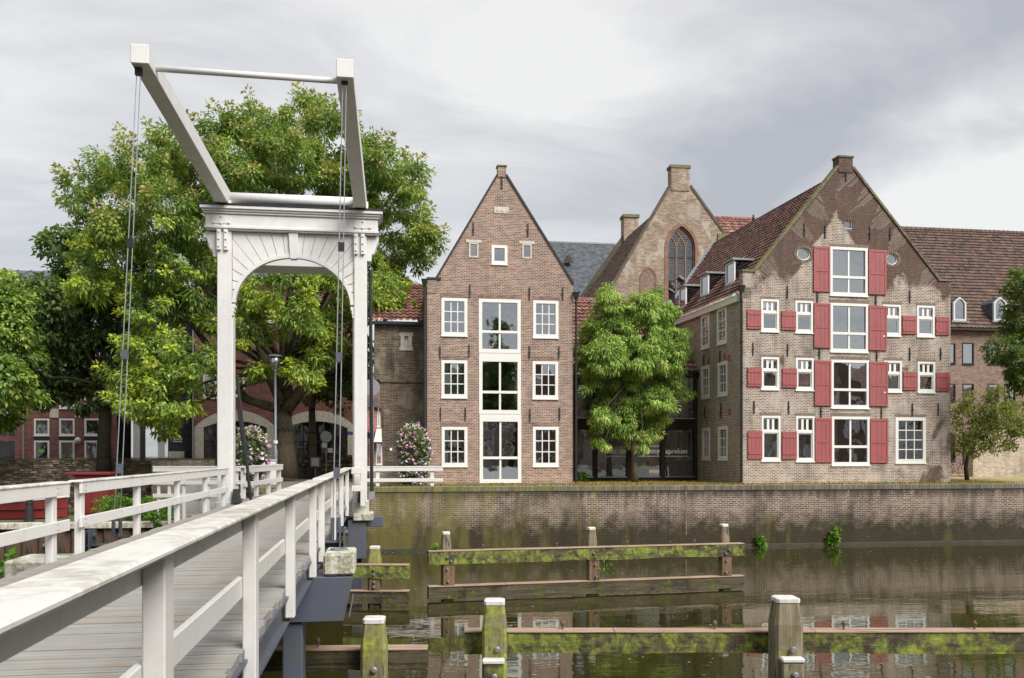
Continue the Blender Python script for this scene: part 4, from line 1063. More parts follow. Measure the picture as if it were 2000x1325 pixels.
# chairs and a table inside
def chair(px, col, label, rz):
    x = at_y(px, 915, GY + 1.1)[0]
    c = thing('chair', label, 'chair', (x, GY + 0.75, 0.08), rz, 'shell chairs behind the glass front')
    n = 7; mb = MB(); vs = []
    prof = [(-.20, .44), (-.05, .42), (.12, .44), (.20, .52), (.24, .68), (.26, .86)]
    for y, z in prof:
        for i in range(n):
            u = i / (n - 1) * 2 - 1; w = .23 * (1 - .15 * max(0, z - .6) / .26)
            vs.append((u * w, y - (.06 * u * u if z > .5 else 0), z + (.05 * u * u if z < .5 else 0)))
    mb.add(vs, [(j * n + i, j * n + i + 1, (j + 1) * n + i + 1, (j + 1) * n + i) for j in range(len(prof) - 1) for i in range(n - 1)])
    o = mb.build('seat', col, c, smooth=True); m = o.modifiers.new('shell', 'SOLIDIFY'); m.thickness = .025
    for sx in (-1, 1):
        for sy in (-1, 1):
            mb = MB(); mb.tube([(sx * .13, sy * .1, .42), (sx * .22, sy * .21, 0)], .014, 6); mb.build('leg', M['frame'], c)
M['chair_red'] = flat('red_chair_shell', (0.42, 0.02, 0.045), 0.4, var=.1)
M['chair_green'] = flat('green_chair_shell', (0.30, 0.50, 0.02), 0.4, var=.1)
for px, k, lb, rz in ((1176, 'chair_red', 'red shell chair behind the glass, nearest the left dark post', 2.8), (1200.5, 'chair_green', 'lime green shell chair behind the glass left of the tree trunk', 3.3),
                      (1217, 'chair_red', 'red shell chair behind the glass, close left of the tree trunk', 2.9), (1253, 'chair_green', 'lime green shell chair behind the glass right of the tree trunk', 3.1)):
    chair(px, M[k], lb, rz)
tx = at_y(1210, 915, GY + 2)[0]
tb = thing('table', 'pale table behind the glass front between the coloured chairs', 'table', (tx, GY + 2.0, .08))
mb = MB(); mb.box(-1.1, 1.1, -.4, .4, .70, .74); mb.build('tabletop', M['pale_stone'], tb)
for sx in (-1, 1):
    for sy in (-1, 1):
        mb = MB(); mb.box(sx * 1.0 - .03, sx * 1.0 + .03, sy * .34 - .03, sy * .34 + .03, 0, .699); mb.build('leg', M['galv'], tb)

# ================================================================== church behind
CY = 60.0
cx0 = at_y(1190, 575, CY)[0]
f4 = Frame(cx0, CY)
ch = thing('church_gable', 'old church building with leaded pointed arch window and a block on its gable', 'church', (cx0, CY, 0))
P = lambda x, y: f4.to(x, y)
zb = 2.0
gl = P(1190, 572); gr = P(1430, 480); a0_ = P(1311, 364); a1_ = P(1346.5, 364)
out = [(-.1, zb), (gr[0], zb), gr, a1_, a0_, (-.1, gl[1])]
M['old_stone'] = flat('old_coping_stone', (0.14, 0.12, 0.085), .95, var=.5, scale=2)
# pointed arch window and blind niche
def pointed(x0, x1, zs, zt, z0, n=9):
    w = x1 - x0; c = (x0 + x1) / 2; H = zt - zs; pts = [(x0, z0), (x1, z0)]
    r = (H * H + (w / 2) ** 2) / w     # radius of each side's arc
    for i in range(n + 1):
        a = math.asin(min(1, H / r)) * i / n; pts.append((x1 - r + r * math.cos(a), zs + r * math.sin(a)))
    for i in range(n - 1, -1, -1):
        a = math.asin(min(1, H / r)) * i / n; pts.append((x0 + r - r * math.cos(a), zs + r * math.sin(a)))
    return pts
wx0, wx1 = P(1304, 520)[0], P(1357.5, 520)[0]; wzt, wzs, wz0 = P(1331, 442)[1], P(1331, 485)[1], P(1331, 590)[1]
arch = pointed(wx0, wx1, wzs, wzt, wz0)
nx0, nx1 = P(1253, 545)[0], P(1279.5, 545)[0]; nich = pointed(nx0, nx1, P(1266, 545)[1], P(1266, 525)[1], P(1266, 585)[1])
mb = MB(); wall(mb, out, [], reveal=.35, shaped=[((wx0 - .3, wx1 + .3, wz0 - .3, wzt + .3), arch)]); mb.build('wall', M['brick_church'], ch)
mb = MB(); mb.add([(x, -.02, z) for x, z in nich], [tuple(range(len(nich)))]); mb.build('blind_niche', M['brick_far'], ch)
def arch_ring(mb, pts, t, y0, y1, skip=2):
    c = (sum(p[0] for p in pts) / len(pts), min(p[1] for p in pts))
    for i in range(1, len(pts) - 1):
        (ax, az), (bx, bz) = pts[i], pts[i + 1]
        L = math.hypot(bx - ax, bz - az); nx, nz = (bz - az) / L * t, -(bx - ax) / L * t
        mb.hexa([(ax, y0, az), (bx, y0, bz), (bx, y1, bz), (ax, y1, az)], [(ax + nx, y0, az + nz), (bx + nx, y0, bz + nz), (bx + nx, y1, bz + nz), (ax + nx, y1, az + nz)])
    (ax, az), (bx, bz) = pts[-1], pts[0]
    mb.hexa([(ax, y0, az), (bx, y0, bz), (bx, y1, bz), (ax, y1, az)], [(ax - t, y0, az), (bx - t, y0, bz), (bx - t, y1, bz), (ax - t, y1, az)])
M['church_arch'] = flat('church_arch_brick', (0.30, 0.17, 0.115), .9, var=.5, scale=5)
mb = MB(); arch_ring(mb, arch, .22, -.04, .05); arch_ring(mb, nich, .12, -.05, .03); mb.build('arch_surround', M['church_arch'], ch)
cw_ = MB(); lw_ = (wx1 - wx0); c_ = (wx0 + wx1) / 2
arch_ring(cw_, pointed(wx0 + .1, wx1 - .1, wzs, wzt - .15, wz0), .1, .1, .3)
for k in (1, 2): cw_.box(wx0 + lw_ * k / 3 - .05, wx0 + lw_ * k / 3 + .05, .12, .3, wz0, wzs + .1)
def arc_bar(xa, za, xb, zb_, bow):
    pts = []
    for i in range(7):
        t_ = i / 6; pts.append((xa + (xb - xa) * t_ + bow[0] * math.sin(math.pi * t_), .21, za + (zb_ - za) * t_ + bow[1] * math.sin(math.pi * t_)))
    cw_.tube(pts, .065, 5)
H_ = wzt - wzs
for k in range(3):
    xa, xb = wx0 + lw_ * k / 3, wx0 + lw_ * (k + 1) / 3; xm = (xa + xb) / 2
    arc_bar(xa, wzs - .1, xm, wzs + .75, (-.08, .06)); arc_bar(xb, wzs - .1, xm, wzs + .75, (.08, .06))
arc_bar(wx0 + lw_ / 3, wzs + .1, wx0 + lw_ * .72, wzs + H_ * .78, (-.1, .1)); arc_bar(wx0 + lw_ * 2 / 3, wzs + .1, wx0 + lw_ * .28, wzs + H_ * .78, (.1, .1))
tr = cw_.build('tracery', M['church_arch'], ch)
mb = MB(); mb.add([(x, .2, z) for x, z in arch], [tuple(range(len(arch)))])
M['lead_glass'] = glass_mat('leaded_glass', (.3, .33, .36), .28, .01); mb.build('pane', M['lead_glass'], tr)
mb = MB()
for i in range(1, 24):
    x = wx0 + lw_ * i / 24; hz = wzs + H_ * (1 - abs(x - c_) / (lw_ / 2)) ** .6 * .95; mb.box(x - .008, x + .008, .17, .185, wz0, hz)
z = wz0 + .16
while z < wzt:
    k = 0 if z < wzs else ((z - wzs) / H_) ** 1.7; mb.box(wx0 + lw_ / 2 * k, wx1 - lw_ / 2 * k, .17, .186, z - .008, z + .008); z += .17
for y in (503, 549): zz_ = P(1331, y)[1]; mb.box(wx0, wx1, .14, .19, zz_ - .05, zz_ + .05)
mb.build('leading', M['iron'], tr, kind='stuff')
CD = 13.2
mb = MB(); slab(mb, gl, a0_, .16, -.06, .5); slab(mb, gr, a1_, .16, -.06, .5); mb.build('gable_coping', M['old_stone'], ch)
zt = P(1328, 323)[1]
mb = MB(); mb.box(a0_[0] - .0, a1_[0] + .0, -.05, .75, a0_[1] - .3, zt - .2); mb.build('gable_block', M['brick_church'], ch)
mb = MB(); mb.box(a0_[0] - .08, a1_[0] + .08, -.1, .8, zt - .199, zt); mb.build('block_cap', M['coping'], ch)
kx, kz = P(1409, 457)
mb = MB(); mb.box(kx - .3, kx + .8, -.1, .5, kz - 1.2, kz); mb.build('kneeler', M['coping'], ch)
rx = (a0_[0] + a1_[0]) / 2; rz_ = a0_[1] - .3
tiles('roof', (-.3, CD, gl[1] - .4), (-.3, .5, gl[1] - .4), (rx, CD, rz_), (rx, .5, rz_), M['tile_dark'], ch, tw=.3, th=.4)
ext = 7.0; ex = -.3 - ext * .75; ez = gl[1] - .4 - ext * (rz_ - gl[1] + .4) / (rx + .3) * .75
tiles('roof', (ex, CD, ez), (ex, .5, ez), (-.32, CD, gl[1] - .42), (-.32, .5, gl[1] - .42), M['tile_dark'], ch, tw=.3, th=.4)
mb = MB(); mb.quad((rx, .5, rz_), (gr[0] + 2, .5, gr[1] - 2), (gr[0] + 2, CD, gr[1] - 2), (rx, CD, rz_)); mb.build('roof', M['tile_dark'], ch)
mb = MB(); mb.beam((ex, CD + .2, ez + .3), (rx, CD + .2, rz_ + .35), .5, .5, (0, 0, 1)); mb.build('verge', M['old_stone'], ch)
cxx, czz = at_y(1231, 445, CY + CD)[0] - cx0, at_y(1231, 421, CY + CD)[2]
mb = MB(); mb.box(cxx - .62, cxx + .62, CD - .3, CD + .7, czz - 4, czz - .25); k_ = mb.build('chimney', M['brick_church'], ch)
mb = MB(); mb.box(cxx - .7, cxx + .7, CD - .4, CD + .8, czz - .249, czz); mb.build('chimney_cap', M['coping'], k_)
mb = MB(); mb.prism([(-.1, zb), (-.1, gl[1]), (ex, ez - .3), (ex, zb)][::-1], .6, .9); mb.build('side_wall', M['brick_church'], ch)
mb = MB(); mb.quad((ex, CD, zb), (ex, .5, zb), (ex, .5, ez), (ex, CD, ez)); mb.quad((ex, CD, zb), (gr[0], CD, zb), (gr[0], CD, gr[1]), (rx, CD, rz_)); mb.build('side_wall', M['brick_church'], ch)

# slate roofed hall and the red roof farther behind
sx0, sx1 = at_y(1040, 500, 90)[0], at_y(1203, 500, 90)[0]
hl = thing('slate_roofed_hall', 'dark blue grey slate roof between the narrow house and the church', 'building', ((sx0 + sx1) / 2, 90, 0))
w_ = (sx1 - sx0) / 2 + 4; zr_ = at_y(1130, 475.5, 90)[2]; ze_ = at_y(1130, 600, 80)[2]
mb = MB(); mb.quad((-w_, -10, ze_), (w_, -10, ze_), (w_, 0, zr_), (-w_, 0, zr_)); mb.quad((w_, 10, ze_), (-w_, 10, ze_), (-w_, 0, zr_), (w_, 0, zr_)); mb.build('roof', M['slate'], hl)
mb = MB(); mb.box(-w_, w_, -.12, .12, zr_ - .05, zr_ + .12); mb.build('ridge_cap', M['lead'], hl)
mb = MB(); mb.box(-w_ + .2, w_ - .2, -9.7, 9.7, 0, ze_ - .05); mb.build('wall', M['brick_far'], hl)
vx, _, vz = at_y(1107, 510, 87); vx -= hl.location.x
mb = MB(); mb.prism_x([(-4.6, vz - .9), (-3.0, vz - .2), (-3.9, vz + .35)], vx - .01, vx + .01); mb.add([(vx - .45, -4.2, vz - .45), (vx + .45, -4.2, vz - .45), (vx, -4.1, vz + .45), (vx, -2.6, vz + .42)], [(0, 1, 2), (1, 3, 2), (0, 2, 3)]); mb.build('roof_vent', M['iron'], hl)
rx0, rx1 = at_y(1375, 430, 76)[0], at_y(1520, 430, 76)[0]
rd = thing('red_roofed_building', 'orange red tiled roof showing between the church gable and the warehouse roof', 'building', ((rx0 + rx1) / 2, 76, 0))
w_ = (rx1 - rx0) / 2; zr_ = at_y(1420, 428, 76)[2]
tiles('roof', (-w_, -8, zr_ - 9), (w_, -8, zr_ - 9), (-w_, 0, zr_), (w_, 0, zr_), M['tile_red'], rd, tw=.36, th=.42, amp=.06); ridge(rd, (-w_, 0, zr_ + .05), (w_, 0, zr_ + .05), M['tile_red'], r=.18)
mb = MB(); mb.box(-w_ + .2, w_ - .2, -7.6, 2, 0, zr_ - 9.1); mb.build('wall', M['brick_far'], rd)
dv = thing('pigeon', 'dark bird perched on the ridge left of the red tiled roof end', 'bird', at_y(1471.5, 430, 72.5))
mb = MB(); mb.lathe([(.02, -.12), (.10, -.02), (.13, .1), (.10, .22), (.07, .3), (.085, .36), (.06, .43), (.02, .46)], n=8); mb.beam((0, .05, .0), (0, .3, -.12), .09, .04); mb.beam((0, -.08, .37), (0, -.15, .35), .02, .02)
mb.build('body', M['iron'], dv, smooth=True)

# ================================================================== long house on the right
RY = 58.0
r0x = at_y(1740, 700, RY)[0]; r1x = r0x + 30
f5 = Frame(r0x, RY, R(.3))
rh = thing('long_brick_house', 'long brown brick building with big mossy tiled roof and arched dormers right of the warehouse', 'house', (r0x, RY, 0), R(.3))
zev = f5.to(1900, 643)[1]; rdy = 8.0
zrd = at_y(1900, 453, RY + rdy)[2]
Q = [(1853.5, 1866, 671, 711), (1879, 1902, 670, 712), (1928.5, 1952, 671, 712), (1961, 1984, 671, 712), (1853.5, 1866, 750, 785), (1880, 1902, 750, 785), (1929, 1951, 750, 785), (1961, 1983, 750, 785), (1853, 1866, 845, 900), (1880, 1902, 845, 905)]
wr = [f5.rect(*q) for q in Q]
mb = MB(); wall(mb, [(0, -.1), (30, -.1), (30, zev), (0, zev)], [hole(r) for r in wr]); mb.build('wall', M['brick_far'], rh)
for i, r in enumerate(wr): window(rh, r, 'grid', 1, 1, fw=.07, frame=M['dark_frame'], curtain=1.0 if i < 4 else None)
tiles('roof', (-1.5, -.35, zev), (30, -.35, zev), (-1.5, rdy, zrd), (30, rdy, zrd), M['tile_dark'], rh, tw=.3, th=.38, amp=.05)
ridge(rh, (-1.5, rdy, zrd + .05), (30, rdy, zrd + .05), M['tile_dark'], r=.17)
mb = MB(); mb.box(-1, 30, -.45, -.2, zev - .16, zev - .02); mb.build('gutter', M['black'], rh, bevel=.02)
mb = MB(); mb.quad((30, 16, zev), (-1.5, 16, zev), (-1.5, rdy, zrd), (30, rdy, zrd)); mb.build('roof', M['tile_dark'], rh)
for px in (1873, 1952, 2031):
    s0, z0 = f5.to(px - 12.5, 627); s1, _ = f5.to(px + 12.5, 627); zt = f5.to(px, 581)[1]; zm = f5.to(px, 592)[1]
    yy = -.05; ow = MB()
    prof = [(s0, z0), (s1, z0), (s1, zm), (s1 * .6 + s0 * .4, zt - .06), ((s0 + s1) / 2, zt), (s0 * .6 + s1 * .4, zt - .06), (s0, zm)]
    inn = [(s0 + .12, z0 + .12), (s1 - .12, z0 + .12), (s1 - .12, zm - .06), ((s0 + s1) / 2 + .16, zt - .18), ((s0 + s1) / 2, zt - .14), ((s0 + s1) / 2 - .16, zt - .18), (s0 + .12, zm - .06)]
    for i in range(7):
        j = (i + 1) % 7; a, b, c, d = prof[i], prof[j], inn[j], inn[i]
        ow.hexa([(a[0], yy - .06, a[1]), (b[0], yy - .06, b[1]), (c[0], yy - .06, c[1]), (d[0], yy - .06, d[1])], [(a[0], yy + .1, a[1]), (b[0], yy + .1, b[1]), (c[0], yy + .1, c[1]), (d[0], yy + .1, d[1])])
    do = ow.build('dormer', M['grey_paint'], rh)
    g = MB(); g.add([(x, yy + .03, z) for x, z in inn], [tuple(range(7))]); g.build('pane', M['glass'], do)
    g = MB(); g.add([(x, yy + .1, z) for x, z in prof] + [(x, yy + 3.6, z) for x, z in prof], [(i, (i + 1) % 7, (i + 1) % 7 + 7, i + 7) for i in range(7)]); g.build('dormer_cheek', M['slate'], do)
    g = MB(); g.box(s0 - .15, s1 + .2, yy - .12, yy + .05, z0 - .12, z0 - .001); g.build('apron', M['lead'], do)
interior(rh, None, 0, 29, 0, zev, [wr[0][2] - .9, wr[4][2] - .9])

# garden wall at the right edge and its bicycle
gw0 = at_y(1903, 900, 51)[0]
gwl = thing('garden_wall', 'sunlit pale brick garden wall behind the small tree on the right', 'wall', (gw0, 51, 0))
mb = MB(); mb.box(0, 30, 0, .35, -.1, at_y(1950, 838, 51)[2]); mb.box(-.3, .35, -.3, .5, -.1, at_y(1950, 842, 51)[2]); mb.build('wall', M['brick_garden'], gwl)
mb = MB(); mb.box(-.05, 30, -.06, .42, at_y(1950, 838, 51)[2], at_y(1950, 834, 51)[2]); mb.build('coping', M['coping'], gwl)
def bicycle(loc, rz, label, seed=0):
    b = thing('bicycle', label, 'bicycle', loc, rz)
    for x in (-.52, .52):
        mb = MB(); n = 20
        mb.tube([(x + .33 * math.cos(2 * math.pi * i / n), 0, .34 + .33 * math.sin(2 * math.pi * i / n)) for i in range(n + 1)], .018, 5)
        w = mb.build('wheel', M['black'], b)
        mb = MB()
        for i in range(8):
            a = math.pi * 2 * i / 8; mb.beam((x, 0, .34), (x + .32 * math.cos(a), 0, .34 + .32 * math.sin(a)), .006, .006, (0, 1, 0))
        mb.build('spokes', M['galv'], w, kind='stuff')
    mb = MB()
    for a, c in (((-.52, .34), (-.18, .80)), ((-.18, .80), (-.05, .30)), ((-.05, .30), (-.52, .34)), ((-.05, .30), (.36, .78)), ((-.16, .72), (.34, .84)), ((.52, .34), (.33, .95))): mb.tube([(a[0], 0, a[1]), (c[0], 0, c[1])], .018, 6)
    mb.build('frame', M['black'], b)
    mb = MB(); mb.box(-.30, -.06, -.08, .08, .86, .92); mb.build('saddle', M['iron'], b, bevel=.02)
    mb = MB(); mb.tube([(.2, -.28, 1.0), (.32, -.2, 1.03), (.33, 0, 1.0), (.32, .2, 1.03), (.2, .28, 1.0)], .015, 6); mb.build('handlebar', M['galv'], b)
    return b
bx_ = at_y(1866, 915, 49.5); bicycle((bx_[0], 49.5, 0.02), R(8), 'dark bicycle leaning beside the warehouse corner behind the small tree')

# ================================================================== dark old building on the left of house 1
DY = 43.0
d0 = at_y(729, 800, DY)[0]; d1 = H1X + .05
f6 = Frame(d0, DY)
db = thing('dark_brick_building', 'dark weathered old brick building with red tiled roof and slit window beside the narrow house', 'building', (d0, DY, 0))
WD = d1 - d0; zev = f6.to(780, 630)[1]
slit = f6.rect(789.5, 797.5, 657, 678)
xb = f6.to(752, 800)[0]
prof = [(f6.to(731, 632)[0], zev), (f6.to(730, 735)[0], f6.to(730, 735)[1]), (f6.to(741, 745)[0], f6.to(741, 748)[1]), (f6.to(747, 800)[0], f6.to(747, 790)[1]), (f6.to(753, 850)[0], f6.to(753, 850)[1]), (f6.to(750, 945)[0], -.1)]
zm = f6.to(745, 742)[1]
mb = MB(); wall(mb, [(prof[5][0], -.1), (WD, -.1), (WD, zm), (prof[2][0], zm)], []); wall(mb, [(prof[1][0], zm), (WD, zm), (WD, zev), (prof[0][0], zev)], [hole(slit, 0)])
mb.quad((prof[1][0], 5, zm), (prof[1][0], 0, zm), (prof[0][0], 0, zev), (prof[0][0], 5, zev)); mb.quad((prof[5][0], 5, -.1), (prof[5][0], 0, -.1), (prof[2][0], 0, zm), (prof[2][0], 5, zm))
mb.quad((prof[1][0], 0, zm), (prof[1][0], 5, zm), (WD, 5, zm), (WD, 0, zm))
mb.build('wall', M['brick_dark'], db)
mb = MB(); n = int((WD - prof[2][0]) / .26)
for i in range(n): mb.box(prof[2][0] + i * .26 + .01, prof[2][0] + (i + 1) * .26 - .01, -.05 - random.uniform(0, .03), -.001, zm - .12, zm - .02)
mb.build('brick_ledge', M['brick_dark'], db, kind='stuff')
r = slit; mb = MB(); e = .17
for q in ((r[0] - e, r[0], r[2], r[3]), (r[1], r[1] + e, r[2], r[3]), (r[0] - e - .06, r[1] + e + .06, r[2] - e, r[2]), (r[0] - e - .06, r[1] + e + .06, r[3], r[3] + e)): mb.box(q[0], q[1], -.03, .15, q[2], q[3])
o = mb.build('slit_window', M['pale_stone'], db); pane(o, None, r[0], r[1], r[2], r[3], .1, M['curtain'])
zrd = at_y(780, 560, DY + 3.6)[2]
tiles('roof', (prof[0][0] - .2, -.25, zev), (WD, -.25, zev), (prof[0][0] - .2, 3.6, zrd), (WD, 3.6, zrd), M['tile_red'], db)
ridge(db, (prof[0][0] - .2, 3.6, zrd), (WD, 3.6, zrd), M['tile_red'])
mb = MB(); mb.box(prof[0][0] - .2, WD - .05, -.33, -.15, zev - .14, zev); mb.build('gutter', M['black'], db)

# ================================================================== dark red brick buildings on the left
LY = 58.0
def left_building(name, label, pa, pb, ytop, wins, mat, seed, Y=LY):
    x0, x1 = at_y(pa, 800, Y)[0], at_y(pb, 800, Y)[0]
    f = Frame(x0, Y); t_ = thing(name, label, 'house', (x0, Y, 0)); zt = f.to((pa + pb) / 2, ytop)[1]
    return f, t_, x1 - x0, zt
fL, lb, wl, zt = left_building('row_house', 'dark red brick row building with pale stone blocks and white windows, far left', -140, 228, 560, None, None, 1)
cols = [-130, -81, -32, 18, 66.5, 115.7, 165]; wins = []
for i, c_ in enumerate(cols):
    if c_ == 18: continue
    for y0, y1 in ((861, 906), (818, 851), (764, 798), (712, 748), (660, 696), (608, 644)): wins.append((fL.rect(c_, c_ + 30, y0, y1), i, y0))
dark0 = fL.rect(-5, 29, 862, 905); dark1 = fL.rect(-5, 29, 815, 852)
mb = MB(); wall(mb, [(0, -.1), (wl, -.1), (wl, zt), (0, zt)], [hole(w_[0]) for w_ in wins] + [dark0, dark1]); mb.build('wall', M['brick_red'], lb)
for r, i, y0 in wins: window(lb, r, 'grid', 1, 1, fw=.10, curtain={(6, 818): 1.0, (5, 861): 1.0, (5, 818): .5}.get((i, y0)))
for r in (dark0, dark1): pane(lb, None, r[0], r[1], r[2], r[3], .12, M['glass_dark'])
for c_ in cols:
    if c_ == 18: continue
    r = fL.rect(c_, c_ + 30, 851.5, 860.5); mb = MB(); mb.box(r[0], r[1], -.02, .05, r[2], r[3]); mb.build('spandrel', M['black'], lb)
for c_ in cols:
    for y0, y1 in ((799, 816), (697, 712)):
        if c_ == 18: continue
        r = fL.rect(c_ + 30.5, c_ + 48, y0, y1); mb = MB(); mb.box(r[0], r[1], -.03, .02, r[2], r[3]); mb.build('stone_block', M['pale_stone'], lb)
for px in (47, 211): s_ = fL.to(px, 800)[0]; drainpipe(lb, s_, -.1, 0, zt - .5, mat=M['galv'])
mb = MB(); mb.quad((-.2, -.4, zt), (wl + .2, -.4, zt), (wl + .2, 5, at_y(60, 529, LY + 5)[2]), (-.2, 5, at_y(60, 529, LY + 5)[2])); mb.quad((wl + .2, 10, zt), (-.2, 10, zt), (-.2, 5, at_y(60, 529, LY + 5)[2]), (wl + .2, 5, at_y(60, 529, LY + 5)[2])); mb.build('roof', M['metal_roof'], lb)
mb = MB(); zq = at_y(60, 529, LY + 5)[2]
for i in range(int(wl / .8)): mb.beam((i * .8, -.4, zt + .03), (i * .8, 5, zq + .03), .04, .06)
mb.build('roof_seams', M['metal_roof'], lb, kind='stuff')
s_, z_ = fL.to(153.7, 861); mb = MB(); mb.lathe([(.02, -.2), (.12, -.16), (.19, -.03), (.19, .05), (.12, .17), (.02, .2)], (s_, -.2, z_), 12); mb.build('wall_lamp', M['white'], lb, smooth=True)
r = fL.rect(76, 87, 878, 884); mb = MB(); mb.box(r[0], r[1], -.05, -.03, r[2], r[3]); M['green_sign'] = flat('green_notice', (.14, .5, .03), .5, var=.1); mb.build('notice', M['green_sign'], lb)
interior(lb, None, 0, wl, 0, zt, [fL.to(80, y)[1] for y in (807, 704, 655)])
# recessed dark entrance between
fR, re_, wr_, ztr = left_building('entrance_block', 'recessed black brick entrance block with white sign between the red brick buildings', 226, 382, 560, None, None, 2, 59.5)
gaps = [fR.rect(283, 328, 830, 905), fR.rect(228, 262, 760, 905)]
mb = MB(); wall(mb, [(0, -.1), (wr_, -.1), (wr_, ztr), (0, ztr)], gaps); mb.build('wall', M['brick_black'], re_)
for g_ in gaps: pane(re_, None, *g_, .15, M['glass_dark'])
for px in (268, 316):
    s_ = fR.to(px, 800)[0]; mb = MB(); mb.box(s_ - .18, s_ + .18, -.25, -.02, 0, ztr - 3); mb.build('grey_pilaster', M['grey_paint'], re_)
r = fR.rect(338.5, 356.5, 857, 864); mb = MB(); mb.box(r[0], r[1], -.05, -.002, r[2], r[3]); sg = mb.build('sign', M['white'], re_)
mb = MB()
for i in range(6): mb.box(r[0] + .06 + i * .09, r[0] + .12 + i * .09, -.056, -.051, r[2] + .06, r[3] - .06)
mb.build('sign_letters', M['iron'], sg, kind='stuff')
r = fR.rect(332, 362, 882, 905); mb = MB(); mb.box(r[0], r[1], -.4, -.01, 0, r[3]); mb.build('stone_bench', M['pale_stone'], re_)
# arched shop building
fA, ab, wa, zta = left_building('arched_house', 'dark red brick building with two wide pale stone arches over shop windows', 380, 693, 545, None, None, 3)
def seg_arch(x0, x1, zs, zt, z0, n=14):
    w = (x1 - x0) / 2; h = zt - zs; c_ = (x0 + x1) / 2; r = (w * w + h * h) / (2 * h); a = math.asin(w / r)
    return [(x0, z0), (x1, z0)] + [(c_ + r * math.sin(a - 2 * a * i / n), zt - r + r * math.cos(a - 2 * a * i / n)) for i in range(n + 1)]
shp = []; arcs = []
for x0, x1 in ((398, 521.5), (558, 679)):
    a, b = fA.to(x0, 860)[0], fA.to(x1, 860)[0]; zs, zt_, z0 = fA.to(540, 836)[1], fA.to(540, 823)[1], .35
    ap = seg_arch(a, b, zs, zt_, z0); shp.append(((a - .05, b + .05, z0 - .02, zt_ + .05), ap)); arcs.append((a, b, zs, zt_, z0, ap))
uw = [fA.rect(396.5, 424.5, 732, 778), fA.rect(396.5, 424.5, 688, 710), fA.rect(510, 538, 606, 630), fA.rect(510, 538, 700, 740), fA.rect(600, 628, 700, 740), fA.rect(640, 668, 606, 640), fA.rect(450, 478, 606, 640), fA.rect(450, 478, 732, 775), fA.rect(560, 588, 606, 640)]
mb = MB(); wall(mb, [(0, -.1), (wa, -.1), (wa, zta), (0, zta)], [hole(u) for u in uw], shaped=shp, reveal=.3); mb.build('wall', M['brick_red'], ab)
for i, u in enumerate(uw): window(ab, u, 'grid', 1, 1, fw=.13, curtain=1.0 if i == 0 else None)
for a, b, zs, zt_, z0, ap in arcs:
    big_ = seg_arch(a - .55, b + .55, zs + .02, zt_ + .68, z0)[2:]; sm_ = ap[2:]
    for i in range(len(sm_) - 1):
        g = MB(); p, q, r_, s__ = sm_[i], sm_[i + 1], big_[i + 1], big_[i]
        e_ = .006
        g.prism([(s__[0] - e_, s__[1]), (p[0] - e_, p[1]), (q[0] + e_, q[1]), (r_[0] + e_, r_[1])], -.06, .06); g.build('arch_stone', M['pale_stone'], ab)
    for xx0, xx1 in ((a - .55, a - .001), (b + .001, b + .55)):
        g = MB(); g.box(xx0, xx1, -.05, .1, -.1, zs - .0); g.build('pier', M['pier_stone'] if 'pier_stone' in M else M['pale_stone'], ab)
    fr_ = MB(); W_ = b - a
    for k in (.28, .72): fr_.box(a + W_ * k - .04, a + W_ * k + .04, .16, .28, z0, zs + .25)
    fr_.box(a, b, .16, .28, zs - .9, zs - .82); fr_.box(a, b, .16, .28, z0, z0 + .12)
    o = fr_.build('shop_window', M['black'], ab)
    g = MB(); g.add([(x, .22, z) for x, z in ap], [tuple(range(len(ap)))]); g.build('pane', M['glass_dark'], o)
r = fA.rect(552, 690, 920, 945)
interior(ab, None, 0, wa, 0, zta, [fA.to(500, 795)[1], fA.to(500, 660)[1]])
mb = MB(); zq = zta + 3.2; mb.quad((-.2, -.3, zta), (wa + .2, -.3, zta), (wa + .2, 4.5, zq), (-.2, 4.5, zq)); mb.quad((wa + .2, 9, zta), (-.2, 9, zta), (-.2, 4.5, zq), (wa + .2, 4.5, zq)); mb.build('roof', M['metal_roof'], ab)
mb = MB(); mb.quad((wa, 0, 0), (wa, 9, 0), (wa, 9, zta), (wa, 0, zta)); mb.build('side_wall', M['brick_red'], ab)
drainpipe(ab, fA.to(381, 800)[0] - .1, -.1, 0, zta - .5, mat=M['galv'])
s_, z_ = fA.to(686, 845.5); mb = MB(); mb.box(s_ - .22, s_ + .12, -.09, -.06, z_ - .08, z_ + .08); M['blue'] = flat('blue_sign', (.05, .10, .35), .4, var=.05); mb.build('street_name_plate', M['blue'], ab)

# pink house down the alley
ay = 66.0; ax0 = at_y(700, 850, ay)[0]; ax1 = at_y(753, 850, ay)[0]
al = thing('pink_alley_house', 'pink brick house with white bay window down the alley beside the dark brick building', 'house', (ax0, ay, 0))
f7 = Frame(ax0, ay); wa_ = ax1 - ax0; zt = f7.to(725, 785)[1]; M['brick_pink'] = brick_mat('pink_brick', (.42, .17, .15), (.33, .13, .12), (.45, .3, .27), stain_amt=.1)
ww = [f7.rect(736.5, 742.5, 795, 834), f7.rect(722, 728, 797, 836), f7.rect(734, 746, 865, 908)]
mb = MB(); wall(mb, [(0, -.1), (wa_, -.1), (wa_, zt - .8), (wa_ * .7, zt), (0, zt)], [hole(w_) for w_ in ww]); mb.quad((wa_, 0, 0), (wa_, 9, 0), (wa_, 9, zt - .8), (wa_, 0, zt - .8)); mb.build('wall', M['brick_pink'], al)
for i, w_ in enumerate(ww): window(al, w_, 'grid', 1, 2, fw=.08)
